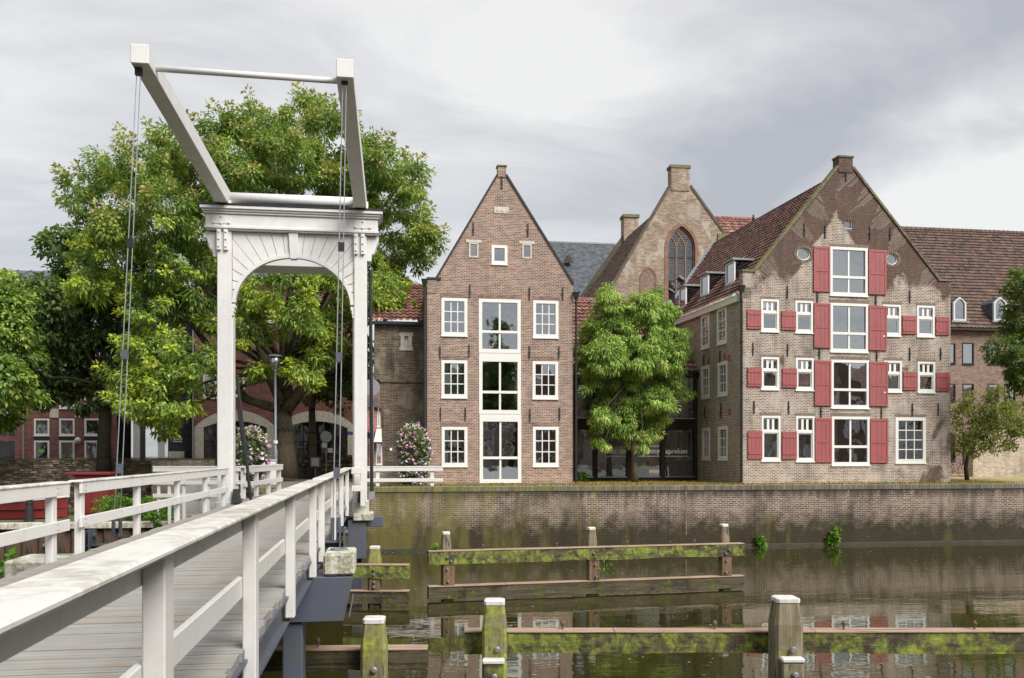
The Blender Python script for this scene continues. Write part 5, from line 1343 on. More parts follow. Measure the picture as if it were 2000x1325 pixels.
r = f7.rect(730, 751, 838, 864); mb = MB(); mb.hexa([(r[0], -.9, r[2]), (r[1], -.9, r[2]), (r[1], 0, r[2]), (r[0], 0, r[2])], [(r[0] + .2, -.5, r[3]), (r[1] - .2, -.5, r[3]), (r[1] - .2, 0, r[3]), (r[0] + .2, 0, r[3])]); mb.build('bay_hood', M['white'], al)
mb = MB(); mb.quad((-.2, -.3, zt), (wa_ + .1, -.3, zt - .6), (wa_ + .1, 4, zt + 2.5), (-.2, 4, zt + 2.5)); mb.build('roof', M['tile_brown'], al)

# ================================================================== houses on the near bank behind the viewer: seen in the panes
def near_house(x, w, h, mat, label):
    t_ = thing('canal_house', label, 'house', (x + w, -20, 0), math.pi, 'canal houses mirrored in the windows')
    ws = [(w * (k + .5) / 3 - .55, w * (k + .5) / 3 + .55, z, z + 1.9) for k in range(3) for z in (.9, 4.0, 7.0) if z + 2 < h]
    mb = MB(); wall(mb, [(0, -.1), (w, -.1), (w, h), (w / 2, h + w * .5), (0, h)], [hole(q) for q in ws]); mb.build('wall', mat, t_)
    for q in ws: window(t_, q, 'loft', fw=.12, sill=False)
    mb = MB(); mb.quad((-.1, 0, h), (w / 2, 0, h + w * .5), (w / 2, 8, h + w * .5), (-.1, 8, h)); mb.quad((w + .1, 8, h), (w / 2, 8, h + w * .5), (w / 2, 0, h + w * .5), (w + .1, 0, h)); mb.build('roof', M['tile_red'], t_)
    interior(t_, None, 0, w, 0, h, [3.4, 6.5])
for i in range(20):
    near_house(-57 + i * 8.2, 8.0, (9.2, 8.4, 9.8, 8.8)[i % 4], M[('white', 'brick_rose', 'curtain', 'brick_grey', 'brick_far')[i % 5]], 'brick canal house of the near bank mirrored in the window panes')

# ================================================================== the drawbridge
M['deck'] = timber('grey_deck_timber', (0.32, 0.312, 0.295), (0.215, 0.208, 0.195), grain=(0.9, 16, 1), dark=(0.19, 0.165, 0.14), damt=0.3)
M['deck_b'] = timber('brown_deck_timber', (0.335, 0.315, 0.285), (0.21, 0.195, 0.17), grain=(0.8, 18, 1), dark=(0.22, 0.14, 0.085), damt=0.45)
XL, XR = -4.16, -0.965          # deck edges
RXL, RXR = -4.22, -0.931          # rail post centres
plank_meshes = []
def plank(parent, y, w, x0, x1):
    k = random.randrange(8)
    while len(plank_meshes) < 8:
        mb = MB(); e0, e1 = random.uniform(-.02, .02), random.uniform(-.015, .03)
        mb.box(-1.62 + e0, 1.6 + e1, -.067, .067, -.07, 0)
        o = mb.build('plank', M['deck'] if len(plank_meshes) % 3 else M['deck_b'], None, bevel=0.0)
        u = o.data.uv_layers[0]; sh_ = random.uniform(0, 40)
        for d in u.data: d.uv = (d.uv[0] + sh_, d.uv[1] + sh_ * 1.7)
        plank_meshes.append(o.data); bpy.data.objects.remove(o)
    o = bpy.data.objects.new('plank', plank_meshes[k]); COL.objects.link(o); o.parent = parent
    px, py_, pz = parent.location
    o.location = ((x0 + x1) / 2 - px + random.uniform(-.012, .012), y - py_, random.uniform(-.004, .003) - pz)
    o.scale = ((x1 - x0) / 3.22, w / .134, 1); o.rotation_euler = (0, random.uniform(-.0012, .0012), random.uniform(-.0015, .0015))
def planks(parent, y0, y1, pw=.145):
    n = int((y1 - y0) / pw); w = (y1 - y0) / n
    for i in range(n): plank(parent, y0 + (i + .5) * w, w - .011, XL, XR)
def rail(parent, side, posts_y, y0, y1, foot=-.30):
    """posts outside the boards; cap over both"""
    px, py_, pz = parent.location
    X = RXR if side > 0 else RXL
    L = lambda x, y, z: (x - px, y - py_, z - pz)
    for y in posts_y:
        mb = MB(); a, b = L(X - .047, y - .08, foot), L(X + .047, y + .08, .984); mb.box(a[0], b[0], a[1], b[1], a[2], b[2])
        mb.build('post', M['white'], parent, bevel=.008)
    bx0, bx1 = (X - .087, X - .0475) if side > 0 else (X + .0475, X + .087)
    # a camber-free top board, lower board and cap
    mb = MB(); a, b = L(bx0, y0, .835), L(bx1, y1, .984); mb.box(a[0], b[0], a[1], b[1], a[2], b[2])
    mb.build('top_board', M['white'], parent, bevel=.006)
    mb = MB(); a, b = L(bx0, y0, .36), L(bx1, y1, .51); mb.box(a[0], b[0], a[1], b[1], a[2], b[2])
    mb.build('lower_board', M['white'], parent, bevel=.006)
    cx0, cx1 = (X - .10, X + .125) if side > 0 else (X - .10, X + .10)
    mb = MB(); a, b = L(cx0, y0 - .02, .985), L(cx1, y1 + .02, 1.02)
    mb.box(a[0], b[0], a[1], b[1], a[2], b[2])
    mb.build('handrail', M['white_worn'], parent, bevel=.012)
    mb = MB()
    for y in posts_y:
        for z in (.40, .47, .87, .94):
            for dy in (-.03, .03):
                xx = bx1 if side < 0 else bx0
                q = L(xx, y + dy, z); mb.box(q[0] - .004, q[0] + .004, q[1] - .008, q[1] + .008, q[2] - .008, q[2] + .008)
    mb.build('screw_heads', M['galv'], parent, kind='stuff')
def girder(parent, x, y0, y1, z0, z1, w=.16):
    px, py_, pz = parent.location
    mb = MB(); x -= px
    mb.box(x - w / 2, x + w / 2, y0 - py_, y1 - py_, z0 - pz, z0 + .025 - pz); mb.box(x - w / 2, x + w / 2, y0 - py_, y1 - py_, z1 - .025 - pz, z1 - pz); mb.box(x - .012, x + .012, y0 - py_, y1 - py_, z0 + .025 - pz, z1 - .025 - pz)
    mb.build('girder', M['steel'], parent)
GAP = 13.25
ap = thing('approach_span', 'fixed near deck of the white bridge, planks and white railings nearest the viewer', 'bridge deck', (-2.55, 0.4, -.4))
planks(ap, 0.45, GAP)
rail(ap, 1, [1.1, 3.95, 6.65, 9.5, 12.55], .5, 13.05); rail(ap, -1, [2.5, 5.0, 7.5, 10.0, 12.3], .5, 12.75)
for x in (-1.02, -2.1, -3.1, -4.1): girder(ap, x, .45, GAP - .05, -.36, -.072)
bs = thing('drawbridge_span', 'movable far deck of the white drawbridge with white railings up to the portal', 'bridge deck', (-2.55, 25.6, -.4))
planks(bs, GAP + .04, 25.55)
rail(bs, 1, [14.35, 17.9, 21.4, 24.9], GAP + .5, 25.25); rail(bs, -1, [13.4, 16.4, 19.5, 22.5, 25.05], GAP - .02, 25.3)
for x in (-1.02, -2.1, -3.1, -4.1): girder(bs, x, GAP + .06, 25.5, -.36, -.072)
mb = MB(); mb.box(-2.2 , 1.95, 15.35 - 25.6, 15.75 - 25.6, -.42 + .4, -.09 + .4 - .0); 
mb = MB(); mb.box(-2.15, 1.93, -10.25, -10.22, -.02, .30); mb.box(-2.15, 1.93, -10.35, -10.1, .301, .325); mb.box(-2.15, 1.93, -10.35, -10.1, -.045, -.021); mb.build('cross_beam', M['steel'], bs)
for x in (-2.13, 1.90):
    mb = MB(); mb.box(x - .05, x - .02, -10.4, -10.05, .2, .55); mb.box(x + .02, x + .05, -10.4, -10.05, .2, .55); mb.tube([(x - .09, -10.22, .46), (x + .09, -10.22, .46)], .05, 8); mb.build('lifting_lug', M['steel'], bs)
fs = thing('far_span', 'short fixed deck beyond the portal reaching the far quay', 'bridge deck', (-2.55, 26.6, -.4))
planks(fs, 25.6, 38.2, .17)
for x in (-1.02, -4.1): girder(fs, x, 25.6, 38.2, -.36, -.072)

# portal
PY = 25.65
fp = Frame(0, PY)
def PX(px, y=700): return fp.to(px, y)[0]
def PZ(py, px=570): return fp.to(px, py)[1]
pt = thing('bridge_portal', 'white timber drawbridge portal with arched opening over the deck', 'portal', (-2.35, PY, 0))
ox = 2.35
lx0, lx1 = PX(424) + ox, PX(452) + ox; qx0, qx1 = PX(691.5) + ox, PX(716.5) + ox
zb0, zbt = PZ(455), PZ(437)
PD = .56
for a, b in ((lx0, lx1), (qx0, qx1)):
    mb = MB(); mb.box(a, b, 0, PD, -.28, zb0 - .0)
    mb.build('post', M['white_clean'], pt, bevel=.015)
    mb = MB(); mb.box(a - .05, b + .05, -.03, PD + .03, -.28, .06); mb.build('post_base', M['white_worn'], pt, bevel=.012)
e0, e1 = PX(402) + ox, PX(738) + ox
ztop = PZ(412)
mb = MB(); mb.box(e0, e1, -.06, PD + .06, zb0 + .001, PZ(424)); mb.build('lintel', M['white_clean'], pt, bevel=.01)
mb = MB(); mb.box(e0 - .03, e1 + .03, -.10, PD + .1, PZ(452), PZ(447)); mb.build('moulding', M['white_clean'], pt, bevel=.008)
# stepped cornice
mb = MB(); z0_ = PZ(424) + .001; zc = PZ(409)
stp = [(.0, .05, 0, .28), (.0, .09, .28, .55), (.0, .135, .55, 1.0)]
for _, o_, a, b in stp: mb.box(e0 - o_, e1 + o_, -.06 - o_, PD + .06 + o_, z0_ + (zc - z0_) * a, z0_ + (zc - z0_) * b)
mb.build('cornice', M['white_clean'], pt, bevel=.012)
mb = MB(); mb.box(e0 - .155, e1 + .155, -.215, PD + .215, zc + .002, zc + .05); mb.build('roofing_felt', M['black'], pt)
# spandrel boards fanning out round the arch
ax0, ax1 = lx1, qx0; ac = (ax0 + ax1) / 2; aw = (ax1 - ax0) / 2 - .05; zsp, zcr = PZ(598), PZ(500); zt_ = zb0 - .004
def arch_pt(t): return (ac - aw * math.cos(t), zsp + (zcr - zsp) * math.sin(t))
def out_pt(t):
    # the ray from the arch centre to the frame of the opening
    dx, dz = -math.cos(t) * aw, math.sin(t) * (zcr - zsp) * 1.15
    cz = zsp - .15; k = 1e9
    if abs(dx) > 1e-6: k = min(k, (aw + .05) / abs(dx))
    if dz > 1e-6: k = min(k, (zt_ - cz) / dz)
    return (ac + dx * k, cz + dz * k)
NB = 22; ts = [R(3) + (math.pi - R(6)) * i / NB for i in range(NB + 1)]
for i in range(NB):
    a, b = ts[i], ts[i + 1]; p = [arch_pt(a), arch_pt((a + b) / 2), arch_pt(b)]; q0, q1 = out_pt(a), out_pt(b)
    poly = p + [q1]
    if abs(q0[0] - q1[0]) > .02 and abs(q0[1] - q1[1]) > .02: poly.append((ax0 if q0[0] < ac else ax1, zt_))
    poly.append(q0)
    cx_ = sum(u[0] for u in poly) / len(poly); cz_ = sum(u[1] for u in poly) / len(poly)
    sc_ = .985
    poly = [(cx_ + (u[0] - cx_) * (1 - .018 / max(.05, math.hypot(u[0] - cx_, u[1] - cz_))), cz_ + (u[1] - cz_) * (1 - .018 / max(.05, math.hypot(u[0] - cx_, u[1] - cz_)))) for u in poly]
    mb = MB(); mb.prism(poly[::-1], .07, .11); mb.build('board', M['white_clean'], pt, bevel=.006)
mb = MB(); ap_ = [arch_pt(a) for a in np.linspace(R(3), math.pi - R(3), 41)]
full = [(ax0 + .003, zsp - .02)] + ap_ + [(ax1 - .003, zsp - .02)]
for i in range(len(ap_) - 1):
    a, b = ap_[i], ap_[i + 1]
    top0, top1 = (a[0], zt_), (b[0], zt_)
    mb.quad((a[0], .115, a[1]), (b[0], .115, b[1]), (top1[0], .115, zt_), (top0[0], .115, zt_)); mb.quad((b[0], .16, b[1]), (a[0], .16, a[1]), (top0[0], .16, zt_), (top1[0], .16, zt_))
mb.build('backing_panel', M['white_clean'], pt)
mb = MB()
for i in range(len(ap_) - 1):
    a, b = ap_[i], ap_[i + 1]; c = (ac, zsp - .2)
    def inn(p, d): L_ = math.hypot(p[0] - c[0], p[1] - c[1]); return (c[0] + (p[0] - c[0]) * (L_ - d) / L_, c[1] + (p[1] - c[1]) * (L_ - d) / L_)
    for d0_, d1_, f, k in ((-.05, .05, .02, .20),):
        a0, a1, b0, b1 = inn(a, d0_), inn(a, d1_), inn(b, d0_), inn(b, d1_)
        mb.hexa([(a1[0], f, a1[1]), (b1[0], f, b1[1]), (b1[0], k, b1[1]), (a1[0], k, a1[1])], [(a0[0], f, a0[1]), (b0[0], f, b0[1]), (b0[0], k, b0[1]), (a0[0], k, a0[1])])
mb.build('arch_rib', M['white_clean'], pt)
mb = MB(); mb.prism([(ac - .09, zcr - .09), (ac + .09, zcr - .09), (ac + .13, zt_), (ac - .13, zt_)], -.02, .2); mb.build('keystone', M['white_clean'], pt, bevel=.01)
for s_, x in ((1, lx1), (-1, qx0)):
    mb = MB()
    for a, w_, zz0, zz1 in ((0, .10, zsp - .08, zsp + .02), (0, .07, zsp - .2, zsp - .08), (0, .05, zsp - .3, zsp - .2)): mb.box(min(x, x + s_ * w_), max(x, x + s_ * w_), .03, .3, zz0, zz1)
    mb.build('arch_corbel', M['white_clean'], pt, bevel=.008)
    mb = MB(); mb.box(min(x, x + s_ * .035), max(x, x + s_ * .035), .08, .45, -.1, zsp - .3); mb.build('edge_strip', M['white_clean'], pt)
# scrolled brackets outside the posts
for s_, x in ((-1, lx0), (1, qx1)):
    mb = MB(); zt2 = zb0 - .02
    w2 = .33
    pts = [(x, PZ(505)), (x + s_ * .12, PZ(505)), (x + s_ * .14, PZ(492)), (x + s_ * .2, PZ(490)), (x + s_ * w2, PZ(462)), (x + s_ * w2, zt2), (x, zt2)]
    if s_ < 0: pts = pts[::-1]
    mb.prism(pts, .08, .42); mb.build('bracket', M['white_clean'], pt, bevel=.01)
# iron straps with bolts, painted over
for x0 in (lx0, qx0):
    for k in (.14, .64):
        xx = x0 + (lx1 - lx0) * k; mb = MB(); mb.box(xx - .055, xx + .055, -.075, -.061, zb0 - .55, zb0 + .06)
        mb.box(xx - .055, xx + .055, -.06, -.001, zb0 - .55, zb0 - .001)
        st_ = mb.build('strap', M['white_clean'], pt, bevel=.005)
        for z in (-.45, -.25, -.05):
            mb = MB(); mb.lathe([(.028, 0), (.028, .02), (.012, .032)], n=8)
            mb.v = [(xx + v[0], -.075 - v[2], zb0 + z + v[1]) for v in mb.v]; mb.build('bolt', M['white_clean'], st_)
for xx in (e0 + .42, e1 - .42):
    mb = MB(); mb.box(xx - .26, xx + .26, -.075, -.061, PZ(443), PZ(428)); st_ = mb.build('strap', M['white_clean'], pt, bevel=.005)
    for dx, dz in ((-.2, -.08), (0, .09), (0, -.1), (.2, -.08)):
        mb = MB(); mb.lathe([(.03, 0), (.03, .02), (.012, .032)], n=8); zz_ = (PZ(443) + PZ(428)) / 2
        mb.v = [(xx + dx + v[0], -.075 - v[2], zz_ + dz + v[1]) for v in mb.v]; mb.build('bolt', M['white_clean'], st_)
# black shoes at the foot of the posts
for x in (lx1 + .12, qx1 - .16):
    mb = MB(); mb.hexa([(x - .1, -.2, 0.03), (x + .13, -.2, 0.03), (x + .13, .3, 0.03), (x - .1, .3, 0.03)], [(x - .06, -.12, .42), (x + .04, -.12, .42), (x + .04, .2, .42), (x - .06, .2, .42)]); mb.build('iron_shoe', M['black'], pt)

# balance frame on top
bf = thing('balance_frame', 'white steel balance beams and cross tubes reaching out over the drawbridge', 'balance beams', (-2.35, PY + .25, zc + .05))
bz = zc + .05
TY = 16.6
tl = at_y(272.5, 105, TY); tr_ = at_y(673.5, 135.5, TY + .05)
for (tx_, ty_, tz_), px_b in ((tl, 436), (tr_, 703)):
    xb_ = at_y(px_b, 400, PY + .25)[0]
    a = Vector((tx_ + 2.35, TY - PY - .25, tz_ - bz)); b = Vector((xb_ + 2.35 + .02, 0.1, .23)); d = (b - a)
    c = b + d * .42
    mb = MB(); ux = Vector((.155, 0, 0)); uz = Vector((0, 0, .17)); wx = Vector((.17, 0, 0)); wz = Vector((0, 0, .22))
    mb.hexa([a - ux - uz, a + ux - uz, b + wx - wz, b - wx - wz], [a - ux + uz, a + ux + uz, b + wx + wz, b - wx + wz])
    mb.hexa([b - wx - wz + d * .0005, b + wx - wz + d * .0005, c + ux - uz, c - ux - uz], [b - wx + wz + d * .0005, b + wx + wz + d * .0005, c + ux + uz, c - ux + uz])
    mb.build('beam', M['white_clean'], bf, bevel=.012)
    mb = MB(); mb.box(b.x - .26, b.x + .26, -.2, .25, .0, .06); mb.prism_x([(-.14, .06), (.22, .06), (.12, .3), (-.05, .3)], b.x + .171, b.x + .21); mb.prism_x([(-.14, .06), (.22, .06), (.12, .3), (-.05, .3)], b.x - .21, b.x - .171); mb.build('bearing', M['white_clean'], bf)
xl_, xr_ = at_y(436, 400, PY)[0] + 2.35, at_y(703, 400, PY)[0] + 2.35
mb = MB(); mb.tube([(xl_, 0.02, .27), (xr_, 0.02, .27)], .155, 20); mb.build('axle_tube', M['white_clean'], bf, smooth=True)
ta, tb_ = Vector((tl[0] + 2.35, TY + .55 - PY - .25, tl[2] - bz - .02)), Vector((tr_[0] + 2.35, TY + .55 - PY - .25, tr_[2] - bz - .02))
mb = MB(); mb.tube([ta, tb_], .057, 14); mb.build('cross_tube', M['white_clean'], bf, smooth=True)
mb = MB(); mb.box(xl_ - .1, xr_ + .1, 3.4, 4.6, at_y(570, 521, PY + 3.65)[2] - bz, .5); mb.build('counterweight', M['grey_paint'], bf, bevel=.02)
# lifting rods
for (px0, py0, px1, py1), nm in (((271, 142, 227, 1048), 'left pair of thin steel lifting rods hanging from the balance beam tip'), ((673, 160, 655, 1058), 'right pair of thin steel lifting rods hanging from the balance beam tip')):
    top = at_y(px0, py0, TY + .2); bot = at_y(px1, py1, 15.4 if px0 > 400 else 16.0)
    rt = thing('lifting_rod', nm, 'lifting rod', top, 0, 'lifting rods of the drawbridge'); T_ = Vector(top); D = Vector(bot) - T_
    for dx in (-.032, .032):
        mb = MB(); mb.tube([Vector((dx, 0, 0)), D + Vector((dx * 1.5, 0, 0))], .0095, 6); mb.build('rod', M['galv'], rt)
    for f in (.38, .62, .86):
        p = D * f; mb = MB(); mb.box(p.x - .055, p.x + .055, p.y - .025, p.y + .025, p.z - .08, p.z + .08); mb.build('clamp', M['steel'] if f > .4 else M['black'], rt)
    p = D * .97; mb = MB(); mb.tube([p + Vector((-.05, 0, .15)), p + Vector((-.06, 0, -.25))], .035, 6); mb.tube([p + Vector((.05, 0, .15)), p + Vector((.06, 0, -.25))], .035, 6); mb.build('shackle', M['steel'], rt)
    mb = MB(); mb.box(-.06, .06, -.04, .04, -.05, .12); mb.build('eye_plate', M['iron'], rt)
# black drive rods beside the portal
dr = thing('drive_rod', 'pair of slanting black steel rods at the foot of the left portal post', 'rod', at_y(466, 985, PY + .9))
o0 = Vector(dr.location)
for (pa, pb) in (((466, 800), (481, 908)), ((463, 735), (491, 985))):
    A = Vector(at_y(*pa, PY + .9)) - o0; B = Vector(at_y(*pb, PY + .9)) - o0
    mb = MB(); mb.tube([A, B], .045, 8); mb.build('rod', M['black'], dr)
dp = thing('downpipe', 'thin black vertical pipe standing beside the right portal post', 'pipe', at_y(726, 968, PY + .7))
A = Vector(at_y(723, 528, PY + .7)) - Vector(dp.location)
mb = MB(); mb.tube([(0, 0, 0), (A.x * .3, 0, A.z * .5), A], .05, 8); mb.build('pipe', M['black'], dp)
mb = MB(); mb.box(-.09, .09, -.09, .09, -.12, .12); mb.build('bracket', M['galv'], dp); mb = MB(); mb.tube([A * .97, A * .97 + Vector((0, 0, .12))], .065, 8); mb.build('collar', M['iron'], dp)

# piers
np_ = thing('near_pier', 'blue grey steel bracket and column under the deck edge with white bearing block', 'pier', (-.65, 13.1, -1.03))
O_ = Vector(np_.location)
def pbox(parent, x0, x1, y0, y1, z0, z1, name, m, bev=0.0):
    q = parent.location; mb = MB(); mb.box(x0 - q.x, x1 - q.x, y0 - q.y, y1 - q.y, z0 - q.z, z1 - q.z); return mb.build(name, m, parent, bevel=bev)
NPY = 12.95
n0, n1 = at_y(631, 1100, NPY)[0], at_y(693, 1100, NPY)[0]; nz0, nz1 = at_y(660, 1125, NPY)[2], at_y(660, 1078, NPY)[2] - .03
b_ = pbox(np_, n0, n1, NPY, NPY + .95, nz0, nz1, 'bearing_block', M['concrete'], .03)
mb = MB(); mb.lathe([(.13, 0), (.13, .03), (.10, .03), (.10, .005)], n=20); mb.v = [(v[0] + (n0 + n1) / 2 - O_.x - .02, v[1] + NPY + .5 - O_.y, v[2] + nz1 - O_.z) for v in mb.v]; mb.build('ring', M['galv'], np_)
q0 = at_y(690, 1126, NPY); q1 = at_y(671, 1214, NPY); q2 = at_y(545, 1218, NPY)
mb = MB(); mb.prism([(-4.5 - O_.x, q1[2] - O_.z), (q1[0] - O_.x, q1[2] - O_.z), (q0[0] - O_.x, q0[2] - O_.z - .004), (-4.7 - O_.x, q0[2] - O_.z - .004)], NPY - .01 - O_.y, NPY + .9 - O_.y); mb.build('cross_head', M['steel'], np_, bevel=.01)
c0, c1 = at_y(550.5, 1270, NPY)[0], at_y(590, 1270, NPY)[0]
pbox(np_, c0, c1, NPY + .05, NPY + .65, -4.2, q1[2] - .003, 'column', M['steel'], .015)
pbox(np_, -4.4, -4.0, NPY + .05, NPY + .65, -4.2, q1[2] - .003, 'column', M['steel'], .015)
x8 = at_y(82, 1100, NPY - .2)[0]; x7 = at_y(10, 1100, NPY - .2)[0]
pbox(np_, -5.05, -4.27, NPY, NPY + .9, q0[2], .0 - .06, 'bearing_block', M['concrete'], .03)
mb = MB(); h0 = Vector(at_y(682, 1190, NPY)) - O_; mb.tube([h0 + Vector((0, -.03, -.1)), h0 + Vector((.06, -.06, .22))], .012, 6); mb.build('hand_bar', M['galv'], np_)
fpier = thing('portal_pier', 'blue grey steel pier carrying the white portal above the water', 'pier', (-.55, PY, -.5))
for a, b in ((690, 729), (404, 452)):
    x0, x1 = at_y(a, 1000, PY - .2)[0], at_y(b, 1000, PY - .2)[0]
    pbox(fpier, x0, x1, PY - .25, PY + .95, -.48, -.27 if a > 500 else -.3, 'bearing_block', M['concrete'], .02)
    x0, x1 = at_y(a - 10, 1050, PY)[0], at_y(b - 14, 1050, PY)[0]
    pbox(fpier, x0, x1, PY - .15, PY + .45, -1.55, -.482, 'bracket', M['steel'], .01)
    pbox(fpier, x0 + .1, x1 - .12, PY + .1, PY + .7, -4.2, -1.552, 'column', M['steel'], .01)
x0 = at_y(719, 1020, PY + 1)[0]
pbox(fpier, -4.6, x0 + .42, PY + .96, PY + 1.6, -.75, -.45, 'cross_beam', M['steel'], .01)
# gate posts and stops beside the right portal post
gs = thing('gate_stop', 'short white posts and blocks beside the foot of the right portal post', 'gate post', at_y(712, 985, PY - .55))
gO = gs.location
for a, b, y0_, y1_ in ((686, 706, 913, 926), (687, 705, 949, 960), (703.5, 713, 916, 990)):
    p, q = at_y(a, y1_, PY - .55), at_y(b, y0_, PY - .55); mb = MB(); mb.box(p[0] - gO.x, q[0] - gO.x, -.1 if a != 703.5 else .12, .1 if a != 703.5 else .28, p[2] - gO.z, q[2] - gO.z); mb.build('block' if a != 703.5 else 'post', M['white'], gs, bevel=.01)

# white fences
def fence(name, label, pts, ztop, zmid, zfoot, nposts, mat=None, third=None, group=None, w=.11):
    A, B = Vector((*pts[0], 0)), Vector((*pts[1], 0)); d = (B - A); L_ = d.length; rz = math.atan2(d.y, d.x)
    f = thing(name, label, 'fence', (A.x, A.y, zfoot), rz, group); mat = mat or M['white']
    H = ztop - zfoot
    for x in nposts:
        mb = MB(); mb.box(x - w / 2, x + w / 2, -.01, .13, 0, H - .06); mb.build('post', mat, f, bevel=.008)
    mb = MB(); mb.box(-.05, L_ + .05, -.07, .15, H - .058, H); mb.build('handrail', mat, f, bevel=.008)
    mb = MB(); mb.box(-.05, L_ + .05, -.06, -.011, H - .21, H - .0581); mb.build('top_board', mat, f, bevel=.006)
    for z in [zmid - zfoot] + ([third - zfoot] if third is not None else []):
        mb = MB(); mb.box(-.05, L_ + .05, -.06, -.011, z - .075, z + .075); mb.build('rail_board', mat, f, bevel=.006)
    return f
p0, p1 = (at_z(478, 975, 0)[0], 28.6), (at_y(549, 930, 34.2)[0], 34.2)
L_ = math.hypot(p1[0] - p0[0], p1[1] - p0[1])
fence('fence', 'short white fence beyond the left portal post in front of the flowers', (p0, p1), 1.02, .45, 0, [.1, L_ * .33, L_ * .66, L_ - .1])
q0 = (at_y(718, 915, 38.6)[0], 38.62); q1 = (at_y(863, 915, 38.62)[0], 38.62); L_ = q1[0] - q0[0]
fence('fence', 'white two rail fence on the quay edge in front of the flower tower', (q0, q1), at_y(790, 911, 38.6)[2], at_y(790, 938, 38.6)[2], 0.02, [at_y(737.5, 915, 38.6)[0] - q0[0], at_y(844, 915, 38.6)[0] - q0[0]], w=.16)
r0, r1 = (at_y(309, 915, 37.2)[0], 36.6), (at_y(470, 915, 36.6)[0], 36.6); L_ = r1[0] - r0[0]
fence('fence', 'white three rail fence behind the left bridge railing with grey panel', (r0, r1), at_y(380, 911, 36.6)[2], at_y(380, 943, 36.6)[2], LZ, [.15, .55, 1.1, L_ * .62, L_ - .15], third=at_y(380, 968, 36.6)[2])
gc = thing('grey_cabinet', 'pale grey box cabinet behind the white fence left of the portal', 'cabinet', (at_y(391, 965, 37.6)[0], 37.6, LZ))
hw = (at_y(428, 965, 37.6)[0] - at_y(356, 965, 37.6)[0]) / 2; H = at_y(390, 930, 37.6)[2] - LZ
mb = MB(); mb.box(-hw, hw, -.35, .35, .35, H); mb.build('body', M['grey_paint'], gc, bevel=.02)
mb = MB(); mb.box(-hw - .04, hw + .04, -.4, .4, H + .001, H + .06); mb.build('lid', M['white'], gc, bevel=.01)
mb = MB(); mb.box(-hw - .1, hw + .1, -.45, .45, 0, .349); mb.build('plinth', M['concrete'], gc, bevel=.02)
for k in (-.5, .5):
    mb = MB(); mb.box(k * hw - hw * .46, k * hw + hw * .46, -.375, -.351, .45, H - .08); d_ = mb.build('door', M['grey_paint'], gc, bevel=.006)
    mb = MB(); mb.box(k * hw * .2 - .02, k * hw * .2 + .02, -.40, -.3751, H * .5, H * .5 + .14); mb.build('handle', M['iron'], d_)

# ================================================================== timber fenders in the water
M['tim_green'] = timber('algae_green_post', (0.27, 0.24, 0.155), (0.115, 0.095, 0.06), green=(0.36, 0.40, 0.07), gpos=(0.40, 0.58), grain=(13, .8, 1), damt=.35)
M['tim_post_far'] = timber('weathered_post', (0.30, 0.255, 0.18), (0.13, 0.10, 0.07), green=(0.19, 0.24, 0.02), gpos=(0.52, 0.66), grain=(14, .8, 1), damt=.3)
M['tim_beam'] = timber('mossy_beam', (0.105, 0.085, 0.055), (0.035, 0.03, 0.022), green=(0.31, 0.37, 0.06), gpos=(0.435, 0.59), grain=(.7, 12, 1), damt=.85, chips=True)
M['tim_low'] = timber('wet_low_beam', (0.12, 0.095, 0.06), (0.035, 0.03, 0.02), green=(0.13, 0.16, 0.012), gpos=(0.52, 0.68), grain=(.7, 12, 1), damt=.8, chips=True)
M['tim_top'] = timber('worn_beam_top', (0.44, 0.31, 0.235), (0.26, 0.18, 0.13), grain=(.7, 14, 1), damt=.25)
M['tim_brown'] = timber('brown_timber', (0.24, 0.155, 0.085), (0.10, 0.065, 0.045), grain=(12, .8, 1), damt=.4)
M['cap'] = paint('white_post_cap', (0.66, 0.64, 0.61), dirt=(.26, .22, .17), amt=.8, scale=5)
def f_post(parent, p, w, ztop, mat, taper=.16, d=None, zbot=-4.2, name='post'):
    q = parent.location; rz = parent.rotation_euler.z; c, s = math.cos(-rz), math.sin(-rz)
    x, y = p[0] - q.x, p[1] - q.y; x, y = x * c - y * s, x * s + y * c
    d = d or w; h = w / 2; k = d / 2; e = h * (1 - taper * 1.6); ek = k * (1 - taper * 1.6); z0, z1, z2 = zbot - q.z, ztop - .42 - q.z, ztop - .07 - q.z
    mb = MB(); ch = .22
    def ring(hh, kk, z): a = hh * ch; b = kk * ch; return [(x - hh + a, y - kk, z), (x + hh - a, y - kk, z), (x + hh, y - kk + b, z), (x + hh, y + kk - b, z), (x + hh - a, y + kk, z), (x - hh + a, y + kk, z), (x - hh, y + kk - b, z), (x - hh, y - kk + b, z)]
    rr = [ring(h, k, z0), ring(h, k, z1), ring(e, ek, z2)]
    mb.add(sum(rr, []), [(j * 8 + i, j * 8 + (i + 1) % 8, (j + 1) * 8 + (i + 1) % 8, (j + 1) * 8 + i) for j in range(2) for i in range(8)] + [tuple(range(16, 24))])
    o = mb.build(name, mat, parent)
    mb = MB(); mb.add(ring(e * 1.06, ek * 1.06, z2 + .001) + ring(e * 1.06, ek * 1.06, z2 + .06) + ring(e * .9, ek * .9, z2 + .075), [(j * 8 + i, j * 8 + (i + 1) % 8, (j + 1) * 8 + (i + 1) % 8, (j + 1) * 8 + i) for j in range(2) for i in range(8)] + [tuple(range(16, 24))])
    mb.build('post_cap', M['cap'], o)
    return o
